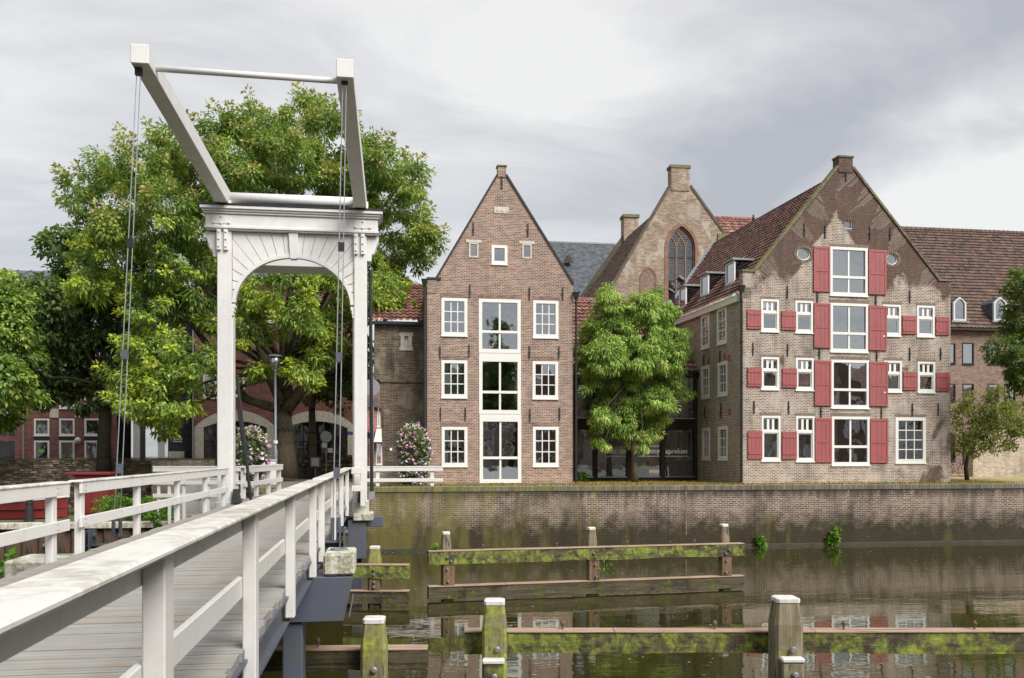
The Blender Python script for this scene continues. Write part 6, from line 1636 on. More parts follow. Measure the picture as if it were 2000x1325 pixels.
def f_bolt(parent, x, y, z, vert=False, r=.035):
    mb = MB(); mb.lathe([(r * .5, -.02), (r * .5, .02), (r, .021), (r, .05), (r * .6, .075)] if not vert else [(r * .5, -.03), (r * .5, .07), (r * 1.1, .08), (r * 1.2, .11), (r * .6, .15)], n=8)
    if vert: mb.v = [(v[0] + x, v[1] + y, v[2] + z) for v in mb.v]
    else: mb.v = [(v[0] + x, y - v[2], z + v[1]) for v in mb.v]
    mb.build('bolt', M['galv'] if not vert else M['rustbolt'], parent)
M['rustbolt'] = flat('rusty_iron', (.16, .09, .06), .8, var=.4)
def f_beam(parent, L_, y0, y1, z0, z1, mat, name='beam', top=True, gap=True):
    q = parent.location
    mb = MB(); n = 14; vs = []
    for i in range(n + 1):
        x = L_ * i / n; j = lambda a=.012: random.uniform(-a, a)
        vs += [(x, y0 + j(), z0 - q.z + j(.02)), (x, y1, z0 - q.z), (x, y1, z1 - q.z - .03), (x, y0 + j(), z1 - q.z - .03)]
    mb.add(vs, [(i * 4 + k, i * 4 + (k + 1) % 4, (i + 1) * 4 + (k + 1) % 4, (i + 1) * 4 + k) for i in range(n) for k in range(4)] + [(3, 2, 1, 0), tuple(n * 4 + k for k in range(4))])
    mb.f = [tuple(reversed(f)) for f in mb.f]
    o = mb.build(name, mat, parent)
    if top:
        x = 0
        while x < L_ - .01:
            l = min(random.uniform(2.2, 3.4), L_ - x)
            mb = MB(); mb.box(x + .004, x + l - .004, y0 - .015, y1 + .005, z1 - .029 - q.z, z1 - q.z); mb.build('cover_board', M['tim_top'], o, bevel=.006); x += l
    return o
def fender(label, pa, pb, name='timber_fender'):
    A, B = Vector(pa), Vector(pb); d = B - A; rz = math.atan2(d.y, d.x)
    t_ = thing(name, label, 'fender', (A.x, A.y, WATER), rz); return t_, math.hypot(d.x, d.y), rz
def local(t_, p):
    q = t_.location; rz = t_.rotation_euler.z; c, s = math.cos(-rz), math.sin(-rz); x, y = p[0] - q.x, p[1] - q.y
    return x * c - y * s, x * s + y * c
def along(t_, rz, px, py, off=0.0):
    """where the sight line meets the fender's front plane"""
    f = Frame(t_.location.x, t_.location.y, rz); return f.to(px, py, off)
# A: far long fender
A, B = at_z(837, 1176, WATER), at_z(1454, 1152, WATER)
fa, La, rz = fender('long double beam timber fender farther out by the quay wall with three posts', A, B)
zt_, zb_ = along(fa, rz, 1145, 1069)[1], along(fa, rz, 1145, 1093)[1]
f_beam(fa, La, -.02, .26, zb_ - .02, zt_, M['tim_beam']); z3, z4 = along(fa, rz, 1145, 1135)[1], along(fa, rz, 1145, 1160)[1]
f_beam(fa, La, -.02, .26, z4, z3, M['tim_low'])
for px, py in ((871, 1039), (1155, 1030), (1414, 1024)):
    s_, z_ = along(fa, rz, px, py, .45); P_ = (fa.location.x + s_ * math.cos(rz) - .45 * math.sin(rz), fa.location.y + s_ * math.sin(rz) + .45 * math.cos(rz)); f_post(fa, P_, .27, z_, M['tim_post_far'])
    s2 = along(fa, rz, px + 6, 1110)[0]; mb = MB(); mb.box(s2 - .16, s2 + .16, .0, .24, z3 - WATER + .001, zb_ - WATER - .021); mb.build('spacer_block', M['tim_brown'], fa, bevel=.01)
    mb = MB(); mb.box(s2 - .14, s2 + .14, .02, .22, -1.2, z4 - WATER - .01); mb.build('lower_post', M['tim_low'], fa)
    for z_ in ((zt_ + zb_) / 2, zb_ - .16, z3 + .12, (zt_ + zb_) / 2 - .12): f_bolt(fa, s2 + random.uniform(-.06, .06), -.02 if z_ > zb_ else 0.0, z_ - WATER)
for px in (945, 1090, 1228, 1360): s_ = along(fa, rz, px, 1070)[0]; f_bolt(fa, s_, .12, zt_ - WATER, True, .028)
# B: short fender left of it
A, B = at_z(670, 1186, WATER + .02), at_z(798, 1187, WATER + .02)
fb, Lb, rz = fender('short double beam timber fender close beside the bridge pier', A, B)
zt_, zb_ = along(fb, rz, 750, 1103)[1], along(fb, rz, 750, 1130)[1]; z3, z4 = along(fb, rz, 750, 1154)[1], along(fb, rz, 750, 1180)[1]
f_beam(fb, Lb, -.02, .26, zb_, zt_, M['tim_beam']); f_beam(fb, Lb, -.02, .26, z4, z3, M['tim_low'])
s_, z_ = along(fb, rz, 732, 1067, .42); f_post(fb, (fb.location.x + s_ * math.cos(rz) - .42 * math.sin(rz), fb.location.y + s_ * math.sin(rz) + .42 * math.cos(rz)), .34, z_, M['tim_green'])
s2 = along(fb, rz, 731, 1140)[0]; mb = MB(); mb.box(s2 - .14, s2 + .14, 0, .24, z3 - WATER + .001, zb_ - WATER - .001); mb.build('spacer_block', M['tim_brown'], fb, bevel=.01)
mb = MB(); mb.box(s2 - .12, s2 + .12, .02, .22, -1.2, z4 - WATER - .01); mb.build('lower_post', M['tim_low'], fb)
for z_ in ((zt_ + zb_) / 2 + .05, (zt_ + zb_) / 2 - .08, zb_ - .1, z3 + .1): f_bolt(fb, s2, -.02 if z_ > zb_ else 0, z_ - WATER)
# C: near long fender
A, B = at_z(907, 1277, -1.95), at_z(2200, 1277, -1.95)
fc, Lc, rz = fender('long near timber fender with green slime and two thick white capped posts', A, B)
zt_, zb_ = along(fc, rz, 1400, 1233)[1], along(fc, rz, 1400, 1277)[1]
f_beam(fc, Lc, 0, .30, zb_, zt_, M['tim_beam'])
for px in (1100, 1400, 1655, 1913): s_ = along(fc, rz, px, 1230)[0]; f_bolt(fc, s_, .16, zt_ - WATER, True, .034)
for px, py, wd, px2, py2 in ((966, 1171, .40, 963.5, 1289), (1534, 1166, .46, 1550, 1286)):
    off = -wd / 2 - .16; s_, z_ = along(fc, rz, px, py, off)
    f_post(fc, (fc.location.x + s_ * math.cos(rz) - off * math.sin(rz), fc.location.y + s_ * math.sin(rz) + off * math.cos(rz)), wd, z_, M['tim_green'] if px < 1200 else M['tim_post_far'], taper=.13)
    f_bolt(fc, s_ + .05, off - wd / 2, along(fc, rz, px, 1268, off - wd / 2)[1] - WATER, r=.05)
    o2 = off - wd / 2 - .17; s_, z_ = along(fc, rz, px2, py2, o2)
    mb = MB(); w2 = .17; mb.box(s_ - w2, s_ + w2, o2, o2 + .165, -1.4, z_ - WATER - .08); lp = mb.build('brace_post', M['tim_beam'] if px < 1200 else M['tim_post_far'], fc, bevel=.02)
    mb = MB(); mb.box(s_ - w2 - .01, s_ + w2 + .01, o2 - .02, o2 + .165, z_ - WATER - .079, z_ - WATER); mb.build('post_cap', M['cap'], lp, bevel=.02)
    f_bolt(fc, s_ + .02, o2, along(fc, rz, px2, py2 + 32, o2)[1] - WATER, r=.05)
# D: near left fender under the bridge
A, B = at_z(470, 1313, -1.95), at_z(835, 1309, -1.95)
fd, Ld, rz = fender('near short timber fender passing behind the steel column with one green post', A, B)
zt_, zb_ = along(fd, rz, 700, 1268)[1], along(fd, rz, 700, 1309)[1]
f_beam(fd, Ld, 0, .30, zb_, zt_, M['tim_low'])
off = -.36; s_, z_ = along(fd, rz, 731, 1206, off); f_post(fd, (fd.location.x + s_ * math.cos(rz) - off * math.sin(rz), fd.location.y + s_ * math.sin(rz) + off * math.cos(rz)), .38, z_, M['tim_green'], taper=.13)
f_bolt(fd, s_ + .02, off - .19, along(fd, rz, 733, 1302, off)[1] - WATER, r=.05); f_bolt(fd, along(fd, rz, 617, 1268)[0], .16, zt_ - WATER, True, .034)

# ================================================================== left landing furniture
bo = thing('bollard', 'dark iron mooring bollard standing on the left landing edge', 'bollard', at_z(57, 1019, LZ))
mb = MB(); mb.lathe([(.20, 0), (.20, .06), (.155, .08), (.145, .72), (.17, .74), (.17, .80), (.13, .83), (.13, .87), (.185, .90), (.19, .95), (.15, 1.05), (.06, 1.11), (.0, 1.12)], n=16); mb.build('body', M['iron_b'] if 'iron_b' in M else M['iron'], bo, smooth=False)
rb = thing('red_cabin', 'red painted metal cabin with overhanging lid behind the left railing', 'cabin', (at_z(198, 1003, LZ)[0], 43.0, LZ))
hw = (at_y(233, 960, 43)[0] - at_y(166, 960, 43)[0]) / 2; H = at_y(200, 928, 43)[2] - LZ
mb = MB(); mb.box(-hw, hw, 0, 1.6, 0, H); mb.build('body', M['red_box'], rb, bevel=.02)
mb = MB(); mb.box(-hw - .35, hw + .12, -.15, 1.75, H + .001, H + .12); mb.build('lid', M['red_box'], rb, bevel=.02)
for k in (-1, 1):
    mb = MB(); mb.box(min(.02 * k, hw * .93 * k), max(.02 * k, hw * .93 * k), -.03, -.001, .12, H - .15); d_ = mb.build('door', M['red_box'], rb, bevel=.008)
    mb = MB(); mb.box(k * .14 - .04, k * .14 + .04, -.05, -.0301, H * .62, H * .62 + .06); mb.build('handle', M['galv'], d_)
rw = thing('red_hull', 'low red hull with white rim lying behind the dark bollard', 'boat', (at_z(20, 1017, LZ)[0], 41.4, LZ))
mb = MB(); n = 12; vs = []
for i in range(n + 1):
    u = i / n; x = -4.5 + 6.4 * u; b_ = 1.0 * (1 - max(0, (u - .75) / .25) ** 2 * .95); zt_ = .62 + .30 * u ** 2
    vs += [(x, -b_ * .8, .05), (x, -b_, zt_), (x, b_, zt_), (x, b_ * .8, .05)]
mb.add(vs, [(i * 4 + k, (i + 1) * 4 + k, (i + 1) * 4 + (k + 1) % 4, i * 4 + (k + 1) % 4) for i in range(n) for k in (0, 2, 3)] + [(0, 1, 2, 3)]); mb.build('hull', M['red_box'], rw)
mb = MB(); 
for k in (1, 2): mb.tube([Vector(vs[i * 4 + k]) + Vector((0, 0, .03)) for i in range(n + 1)], .055, 6)
mb.build('rim', M['white'], rw)
mb = MB(); mb.add([(v[0], v[1], .45) for i in range(n + 1) for v in (vs[i * 4 + 1], vs[i * 4 + 2])], [(i * 2, i * 2 + 1, i * 2 + 3, i * 2 + 2) for i in range(n)]); mb.build('floor_boards', M['tim_brown'], rw)

# ================================================================== trees
def tree(name, label, cat, base, trunk_path, trunk_r, lobes, lm, dens, rs, per, ll, lw, seed, bark='bark', group=None, ends=None, **k):
    t_ = thing(name, label, cat, base, 0, group); b = np.array(base); rng = np.random.default_rng(seed)
    mb = MB(); mb.tube([Vector(np.array(p) - b) for p in trunk_path], trunk_r, 10)
    mb.build('trunk', M[bark], t_, smooth=True)
    fork = np.array(trunk_path[-1]) - b
    mb = MB()
    sel = ends if ends is not None else [l for l in lobes]
    limbs(mb, fork, [((np.array(l[:3]) - b), trunk_r[-1] * rng.uniform(.28, .5)) for l in sel], trunk_r[-1], rng)
    mb.build('branches', M[bark], t_, smooth=True)
    c, sp = crown('crown', lobes, lm, t_, dens, rs, per, ll, lw, seed, base, **k)
    return t_, sp
TY1 = 47.5
def lob(px, py, rp, Y, dy): return (*at_y(px, py, Y + dy), rp / FPX * Y * 1.02)
rg = np.random.default_rng(5)
T1 = [(610, 205, 33), (585, 245, 55), (505, 255, 52), (440, 275, 50), (545, 300, 70), (645, 265, 55), (690, 285, 45), (740, 320, 45), (790, 350, 38), (765, 390, 60), (815, 345, 18), (820, 470, 36), (800, 430, 45), (835, 480, 24), (790, 530, 55), (765, 580, 40),
      (700, 380, 70), (620, 360, 85), (530, 370, 85), (455, 345, 72), (385, 330, 58), (330, 270, 34), (322, 335, 55), (265, 330, 48), (215, 315, 32), (195, 355, 42), (150, 372, 26), (160, 395, 30), (240, 400, 60), (320, 420, 75), (400, 430, 75), (210, 455, 48), (185, 520, 42),
      (255, 510, 66), (335, 520, 66), (400, 555, 58), (715, 470, 60), (730, 545, 48), (300, 605, 55)]
T1L = [(285, 680, 55), (315, 700, 55), (290, 745, 50), (330, 770, 50), (275, 790, 38), (310, 830, 30), (355, 770, 34), (245, 735, 26), (500, 570, 46), (560, 560, 46), (625, 545, 46), (590, 625, 50), (615, 680, 44), (595, 720, 36), (640, 640, 36), (480, 640, 36), (435, 620, 34), (495, 715, 30), (410, 700, 34), (440, 740, 30), (665, 560, 44), (170, 560, 34), (772, 598, 30), (748, 565, 34), (848, 475, 16), (735, 600, 24)]
b1 = at_y(561, 930, TY1); b1 = (b1[0], TY1, 0.0)
tp = [at_y(561, 933, TY1), at_y(557, 880, TY1), at_y(552, 820, TY1), at_y(556, 770, TY1), at_y(556, 735, TY1)]
lobes1 = [lob(x, y, r, TY1, rg.uniform(-2.5, 3)) for x, y, r in T1] + [lob(x, y, r, TY1 - 2, rg.uniform(-2.0, 1.0)) for x, y, r in T1L]
bias1 = [-0.02] * len(T1) + [0.12] * len(T1L)
ends1 = [lobes1[i] for i in range(0, len(lobes1), 2)]
t1, sp1 = tree('flowering_tree', 'huge spreading green tree with yellow blossom behind the drawbridge portal', 'tree', b1, tp, [.62, .52, .46, .42, .36], lobes1, L1, 11, .5, 92, .27, .09, 21, ends=ends1, droop=.45, out=.6, bias=bias1, inner=.7)
# a long forked limb and a bough to the right
mb = MB(); B1 = Vector(b1)
for path, rr in (([(560, 800), (590, 760), (612, 700), (640, 655), (655, 600)], [.34, .30, .25, .2, .12]), ([(552, 790), (520, 720), (500, 650), (470, 600), (430, 540)], [.3, .25, .2, .15, .1]), ([(552, 760), (560, 650), (575, 540), (560, 420), (565, 320)], [.34, .3, .24, .16, .08]), ([(545, 800), (480, 780), (440, 720), (380, 640), (340, 560)], [.26, .22, .18, .14, .08]), ([(700, 400), (690, 470), (680, 560)], [.08, .1, .12])):
    mb.tube([Vector(at_y(x, y, TY1 - .4)) - B1 for x, y in path], rr, 8)
mb.build('limbs', M['bark'], t1, smooth=True)
r_ = np.random.default_rng(8)
lowm = sp1[:, 2] < at_y(500, 500, TY1)[2]
pick = sp1[(lowm & (r_.random(len(sp1)) < .62)) & (sp1[:, 4] < .6)].copy(); pick[:, :3] += pick[:, 3:6] * .5 + np.array([0, 0, .12]); pick[:, 6] = .30
V, F, t_ = leaves(pick, 36, .19, .13, r_, droop=.0, out=.5); mesh_np('blossom', V - np.array(b1), F, t_, L1B, t1, kind='stuff')
pick = sp1[(~lowm & (r_.random(len(sp1)) < .62)) & (sp1[:, 5] > -.3)].copy(); pick[:, :3] += pick[:, 3:6] * .5 + np.array([0, 0, .15]); pick[:, 6] = .32
V, F, t_ = leaves(pick, 30, .19, .13, r_, droop=.0, out=.5); mesh_np('seed_heads', V - np.array(b1), F, t_, L1C, t1, kind='stuff')

# dark lindens on the left
Y2 = 49.0
T2 = [(205, 560, 48), (150, 540, 40), (120, 480, 36), (170, 470, 34), (110, 590, 50), (60, 580, 40), (40, 640, 46), (100, 650, 58), (165, 640, 62), (215, 640, 50), (70, 710, 55), (140, 715, 62), (200, 710, 55), (245, 700, 40), (30, 740, 40), (90, 765, 34), (160, 770, 34), (215, 765, 32), (235, 600, 48), (20, 575, 36)]
b2 = (at_y(203, 915, Y2)[0], Y2, LZ)
lin_, _ = tree('linden_tree', 'dark green linden tree with straight trunk in front of the left stone wall', 'tree', b2, [b2, at_y(203, 860, Y2), at_y(206, 800, Y2), at_y(207, 760, Y2)], [.42, .33, .30, .26], [lob(x, y, r, Y2, rg.uniform(-1.5, 2.5)) for x, y, r in T2], L2, 17, .5, 56, .26, .17, 31, bark='bark_dark', droop=.5, out=.7)
Y3 = 46.0
T3 = [(-20, 560, 45), (10, 600, 42), (20, 680, 48), (0, 740, 48), (35, 765, 34), (-10, 800, 40), (18, 805, 28), (40, 720, 30), (-60, 650, 60), (-60, 760, 60), (20, 640, 36)]
b3 = (at_y(-70, 915, Y3)[0], Y3, LZ)
tree('linden_tree', 'lighter green tree reaching in at the far left edge', 'tree', b3, [b3, at_y(-70, 850, Y3), at_y(-68, 780, Y3)], [.4, .32, .28], [lob(x, y, r, Y3, rg.uniform(-1.5, 2)) for x, y, r in T3], L1, 20, .48, 50, .24, .15, 32, bark='bark_dark', droop=.5, out=.7)
Y4 = 51.0
T4 = [(620, 640, 48), (670, 660, 46), (650, 600, 42), (690, 610, 34), (630, 720, 44), (680, 720, 44), (655, 770, 30), (610, 765, 28), (700, 690, 30), (700, 760, 22)]
b4 = (at_y(611, 925, Y4)[0], Y4, 0)
tree('street_tree', 'thin trunked dark tree in front of the right shop arch', 'tree', b4, [b4, at_y(611, 860, Y4), at_y(609, 800, Y4), at_y(615, 750, Y4)], [.24, .21, .18, .15], [lob(x, y, r, Y4, rg.uniform(-1.0, 2)) for x, y, r in T4], L5, 13, .5, 48, .26, .16, 33, bark='bark', droop=.4)
# a row of the same lindens stands on the near bank, mirrored in the lower panes
for i in range(3):
    c = copy_tree(lin_); c.location = (-46 + i * 62 + random.uniform(-1.5, 1.5), -9.5 + random.uniform(-1, 1), -.05); c.rotation_euler = (0, 0, random.uniform(0, 6.28))
    c['label'] = 'linden tree on the near bank mirrored in the lower window panes'; c['group'] = 'lindens mirrored in the windows'
# bright green weeping tree
Y5 = 42.6
T5 = [(1190, 590, 24), (1175, 620, 26), (1265, 588, 24), (1250, 605, 40), (1225, 620, 30), (1290, 610, 28), (1160, 650, 28), (1200, 655, 36), (1250, 650, 44), (1300, 650, 32), (1150, 680, 26), (1185, 695, 40), (1240, 700, 50), (1300, 700, 38), (1325, 680, 20), (1145, 705, 16), (1165, 730, 26), (1215, 745, 44), (1265, 745, 46), (1310, 740, 32), (1325, 765, 14), (1190, 780, 34), (1240, 790, 46), (1285, 785, 34), (1178, 812, 24), (1215, 825, 34), (1262, 825, 34), (1290, 818, 18), (1198, 845, 14), (1240, 855, 22), (1270, 850, 18), (1300, 790, 18), (1128, 692, 13), (1121, 716, 8), (1346, 690, 9), (1340, 772, 8), (1180, 868, 8), (1256, 872, 9), (1150, 762, 10), (1185, 572, 15), (1280, 574, 14), (1165, 835, 9), (1166, 858, 6), (1335, 655, 12)]
b5 = (at_y(1240, 944, Y5)[0], Y5, 0.0)
tree('weeping_tree', 'bright fresh green weeping tree on the quay grass in front of the glass front', 'tree', b5, [b5, at_y(1239, 910, Y5), at_y(1238, 875, Y5), at_y(1240, 800, Y5), at_y(1243, 730, Y5)], [.19, .14, .13, .12, .09], [lob(x, y, r * (.84 if y > 730 else .95) * rg.uniform(.85, 1.12), Y5, rg.uniform(-1.1, 1.2)) for x, y, r in T5], L3, 68, .27, 84, .18, .045, 41, droop=.75, out=.7, inner=.7)
# small tree on the right
Y6 = 43.5
T6 = [(1900, 790, 30), (1930, 800, 34), (1880, 815, 24), (1950, 780, 26), (1965, 820, 34), (1920, 835, 34), (1880, 845, 24), (1985, 800, 30), (1990, 840, 26), (1945, 860, 26), (1875, 875, 18), (1900, 870, 22), (2010, 830, 30), (1970, 860, 18)]
b6 = (at_y(1889, 941, Y6)[0], Y6, 0.0)
tree('small_tree', 'small multi stemmed tree with thin yellowing leaves on the quay grass right of the warehouse', 'tree', b6, [b6, at_y(1886, 915, Y6), at_y(1890, 890, Y6)], [.12, .10, .08], [lob(x, y, r, Y6, rg.uniform(-.8, 1)) for x, y, r in T6], L4, 34, .34, 44, .15, .08, 51, bark='bark_dark', droop=.25, out=.5)
Y7 = 36.0
T7 = [(2000, 560, 40), (2010, 620, 50), (1990, 650, 36), (1965, 680, 34), (1948, 690, 20), (1990, 700, 36), (2020, 720, 50), (1985, 735, 24), (2050, 640, 60), (2060, 740, 60), (2040, 580, 50), (1995, 750, 18)]
b7 = (at_y(2130, 940, 39.5)[0], 39.5, 0.0)
tree('linden_tree', 'dark green leafy tree leaning in at the right edge of the view', 'tree', b7, [b7, (b7[0] - .2, 39.2, 3), (b7[0] - .8, 38.5, 6)], [.4, .33, .28], [lob(x, y, r, 38.0, rg.uniform(-.8, 1)) for x, y, r in T7], L5, 30, .36, 46, .20, .10, 52, bark='bark_dark', droop=.45)

# ================================================================== plants, flowers, grass
def petunias(label, px, y0, y1, wpx, Y, seed):
    x, _, zt_ = at_y(px, y0, Y); zb_ = max(0, at_y(px, y1, Y)[2]); r = 1.15 * wpx / 2 / FPX * Y; H = zt_ - zb_
    t_ = thing('flower_tower', label, 'flowers', (x, Y, zb_), 0, 'petunia towers'); b = (x, Y, zb_)
    mb = MB(); mb.lathe([(.25, 0), (.25, .25), (.05, .26), (.05, H * .9)], n=10); mb.build('stand', M['iron'], t_)
    lobes = [(x, Y, zb_ + H * f, r * w) for f, w in ((.14, .62), (.3, .7), (.45, .78), (.6, .86), (.74, .82), (.86, .6))]
    o, sp = crown('foliage', lobes, L5B, t_, 240, .16, 9, .12, .08, seed, b, droop=.1)
    g = np.random.default_rng(seed)
    for nm, m, k in (('pink_flowers', FP, .5), ('violet_flowers', FV, .4), ('white_flowers', FW, .7)):
        p = sp[g.random(len(sp)) < k].copy(); p[:, :3] += p[:, 3:6] * .07; p[:, 6] = .12
        if nm == 'violet_flowers': p = p[p[:, 2] < zb_ + H * .75]
        V, F, tt = leaves(p, 3, .12, .13, g, droop=0, out=1.2); mesh_np(nm, V - np.array(b), F, tt, m, t_, kind='stuff')
L5B = leaf_mat('petunia_leaf', (0.1, (0.03, 0.075, 0.015)), (0.5, (0.07, 0.15, 0.025)), (0.9, (0.15, 0.24, 0.04)))
petunias('tall tower of pink, violet and white flowers in front of the dark brick building', 807.5, 838, 952, 66, 40.2, 61)
petunias('tall tower of pink and violet flowers seen through the portal beside the left post', 490, 838, 955, 66, 39.4, 62)
def weed(name, label, px, py, Y, r, n, lf, seed, z=None, ll=.16, lw=.09, rows=1, mat=None):
    p = at_y(px, py, Y); t_ = thing(name, label, 'plant', p)
    lob_ = [(p[0] + (i - (rows - 1) / 2) * r * .2, Y, p[2] + r * .9 * i, r * (1 - .12 * i)) for i in range(rows)]
    mb = MB(); mb.tube([(0, 0, -.1), (.02, 0, r * .5 * rows), (0, 0, r * .9 * rows)], .012, 5); mb.build('stem', M['bark'], t_)
    crown('leaves', lob_, mat or LW, t_, n, r * .4, lf, ll, lw, seed, tuple(p), droop=.3)
weed('weed', 'leafy green weed at the foot of the quay wall, left of two', 1486, 1066, QY - .15, .22, 200, 12, 71, rows=3)
weed('weed', 'taller leafy green weed at the foot of the quay wall, right of two', 1630, 1058, QY - .15, .24, 200, 12, 72, rows=4)
weed('weed', 'low green weed growing along the waterline between two taller weeds', 1522, 1074, QY - .15, .14, 200, 10, 73)
weed('weed', 'small low weed at the waterline just left of the tallest weed', 1585, 1072, QY - .15, .10, 200, 10, 74)
s_ = along(fa, fa.rotation_euler.z, 1180, 1130)[0]; ra = fa.rotation_euler.z
weed('weed', 'feathery green weed growing on the far fender beside its middle post', 1182, 1128, fa.location.y + s_ * math.sin(ra) + .1, .2, 70, 10, 75, rows=4, ll=.13, lw=.04)
weed('weed', 'small bright weed on the left end of the far fender', 853, 1072, fa.location.y + .15, .12, 200, 10, 76, rows=1)
weed('weed', 'green weed at the edge of the deck by the landing corner left of the portal', 312, 1018, 36.4, .26, 120, 12, 77, rows=2)
weed('shrub', 'low dark green creeping plant at the foot of the glass front by the narrow house', 1140, 938, 44.4, .35, 120, 12, 78, rows=1)
weed('weed', 'bit of green foliage beside the concrete block at the lower left edge', 2, 1108, 16.0, .22, 120, 12, 79, rows=1)
def hedge(label, pa, pb, py0, Y, seed):
    x0, x1 = at_y(pa, 1000, Y)[0], at_y(pb, 1000, Y)[0]; zt_ = at_y((pa + pb) / 2, py0, Y)[2]; H = zt_ - LZ
    t_ = thing('hedge', label, 'hedge', ((x0 + x1) / 2, Y, LZ)); b = tuple(t_.location)
    mb = MB()
    for i in range(9): x = (x0 - x1) / 2 + (x1 - x0) * (i + .5) / 9; mb.tube([(x, 0, 0), (x + .1, 0, H * .7)], .02, 5)
    mb.build('stems', M['bark_dark'], t_)
    n = max(3, int((x1 - x0) / .45)); lobes = [(x0 + (x1 - x0) * (i + .5) / n, Y + (j - .5) * .5, LZ + H * (.30 + .34 * k), .44) for i in range(n) for j in range(2) for k in range(2)]
    crown('foliage', lobes, LW, t_, 110, .16, 14, .13, .08, seed, b, droop=.1)
hedge('clipped green hedge on the landing in front of the red cabin', 197, 330, 976, 39.8, 81)
# grass along the quay top
g = np.random.default_rng(90); N = 9000
xs = g.uniform(-1, 30, N); ys = QY + .32 + np.abs(g.normal(0, 1.6, N))
V = []; h = g.uniform(.03, .13, N); a = g.uniform(0, 6.28, N); w = g.uniform(.008, .02, N); lean = g.normal(0, .05, (N, 2))
dx, dy = np.cos(a) * w, np.sin(a) * w
V = np.stack([np.stack([xs - dx, ys - dy, np.zeros(N)], 1), np.stack([xs + dx, ys + dy, np.zeros(N)], 1), np.stack([xs + lean[:, 0] + dx * .2, ys + lean[:, 1] + dy * .2, h], 1), np.stack([xs + lean[:, 0] - dx * .2, ys + lean[:, 1] - dy * .2, h], 1)], 1).reshape(-1, 3)
gr_ = mesh_np('grass', V, np.arange(N * 4).reshape(-1, 4), g.normal(.5, .2, N), LG, None, kind='stuff'); tag(gr_, 'thin yellowing grass along the top of the quay wall', 'grass')
N = 6000; xs = g.uniform(8.8, 31, N); ys = QY + .4 + g.uniform(0, 6, N); s = g.uniform(.03, .07, N); a = g.uniform(0, 6.28, N)
q = lambda k: np.stack([xs + np.cos(a + k) * s, ys + np.sin(a + k) * s, np.full(N, .012) + g.uniform(0, .03, N)], 1)
fl = mesh_np('fallen_leaves', np.stack([q(0), q(1.57), q(3.14), q(4.71)], 1).reshape(-1, 3), np.arange(N * 4).reshape(-1, 4), g.normal(.5, .25, N), leaf_mat('fallen_leaf', (.1, (.25, .12, .03)), (.5, (.45, .26, .06)), (.9, (.5, .4, .12)), trans=.1), None, kind='stuff'); tag(fl, 'fallen yellow leaves scattered on the quay ground', 'leaves')

N = 900; xs = np.where(g.random(N) < .5, g.uniform(-1, 26, N), g.normal(6, 7, N)); ys = np.where(g.random(N) < .45, QY - .12 - np.abs(g.normal(0, .5, N)), g.uniform(15, 37, N)); s = g.uniform(.018, .05, N); a = g.uniform(0, 6.28, N)
q = lambda k: np.stack([xs + np.cos(a + k) * s, ys + np.sin(a + k) * s * .7, np.full(N, WATER + .006)], 1)
fl = mesh_np('floating_leaves', np.stack([q(0), q(1.57), q(3.14), q(4.71)], 1).reshape(-1, 3), np.arange(N * 4).reshape(-1, 4), g.normal(.5, .25, N), leaf_mat('floating_leaf', (.1, (.10, .09, .03)), (.5, (.26, .22, .08)), (.9, (.42, .40, .26)), trans=.05), None, kind='stuff'); tag(fl, 'leaf scraps floating on the canal along the quay wall', 'leaves')

# ================================================================== street furniture
LYp = 44.0
lp = thing('street_lamp', 'grey street lamp with glass lantern in front of the big tree trunk', 'street lamp', (at_y(538, 930, LYp)[0], LYp, 0))
zl = at_y(538, 727, LYp)[2]; M['lamp_grey'] = flat('blue_grey_lamp_paint', (.16, .18, .22), .5)
mb = MB(); mb.lathe([(.10, 0), (.10, 1.6), (.065, 1.65), (.05, zl)], n=12); mb.build('pole', M['lamp_grey'], lp, smooth=True)
mb = MB(); mb.lathe([(.11, 1.9), (.11, 2.05)], n=10); mb.build('collar', M['white'], lp)
h_ = at_y(538, 697, LYp)[2] - zl
mb = MB(); mb.lathe([(.06, 0), (.10, .06), (.10, .10)], (0, 0, zl), 12); mb.build('lantern_base', M['galv'], lp)
mb = MB(); mb.lathe([(.11, .10), (.33, h_)], (0, 0, zl), 16); ln_ = mb.build('lantern_glass', M['glass'], lp, smooth=True)
mb = MB()
for k in range(4): c_, s_ = math.cos(k * math.pi / 2 + .4), math.sin(k * math.pi / 2 + .4); mb.tube([(c_ * .115, s_ * .115, zl + .1), (c_ * .335, s_ * .335, zl + h_)], .014, 5)
mb.build('lantern_frame', M['galv'], lp)
mb = MB(); mb.lathe([(.37, h_), (.37, h_ + .04), (.25, h_ + .10), (.02, h_ + .13)], (0, 0, zl), 16); mb.build('lantern_roof', M['galv'], lp)
mb = MB(); mb.lathe([(.06, .12), (.12, .28), (.20, .48), (.25, .6)], (0, 0, zl), 12); mb.build('lamp', M['white'], lp)
rs_ = thing('road_sign', 'small grey round sign back on a pole before the right shop arch', 'road sign', (at_y(637, 930, 50.6)[0], 50.6, 0))
def disc(parent, x, y, z, r, m, name, n=24):
    mb = MB(); mb.lathe([(r, 0), (r, .025)], n=n); mb.v = [(x + v[0], y - v[2], z + v[1]) for v in mb.v]; return mb.build(name, m, parent)
mb = MB(); mb.tube([(0, 0, 0), (0, 0, at_y(637, 842, 50.6)[2])], .035, 8); mb.build('pole', M['galv'], rs_)
disc(rs_, 0, -.04, at_y(637, 853.5, 50.6)[2], .31, M['galv'], 'sign_back')
for px, py in ((634, 870), (645, 880)):
    p = at_y(px, py, 50.6); mb = MB(); mb.box(p[0] - rs_.location.x - .14, p[0] - rs_.location.x + .14, -.06, -.036, p[2] - .13, p[2] + .13); mb.build('sub_plate', M['white'], rs_)
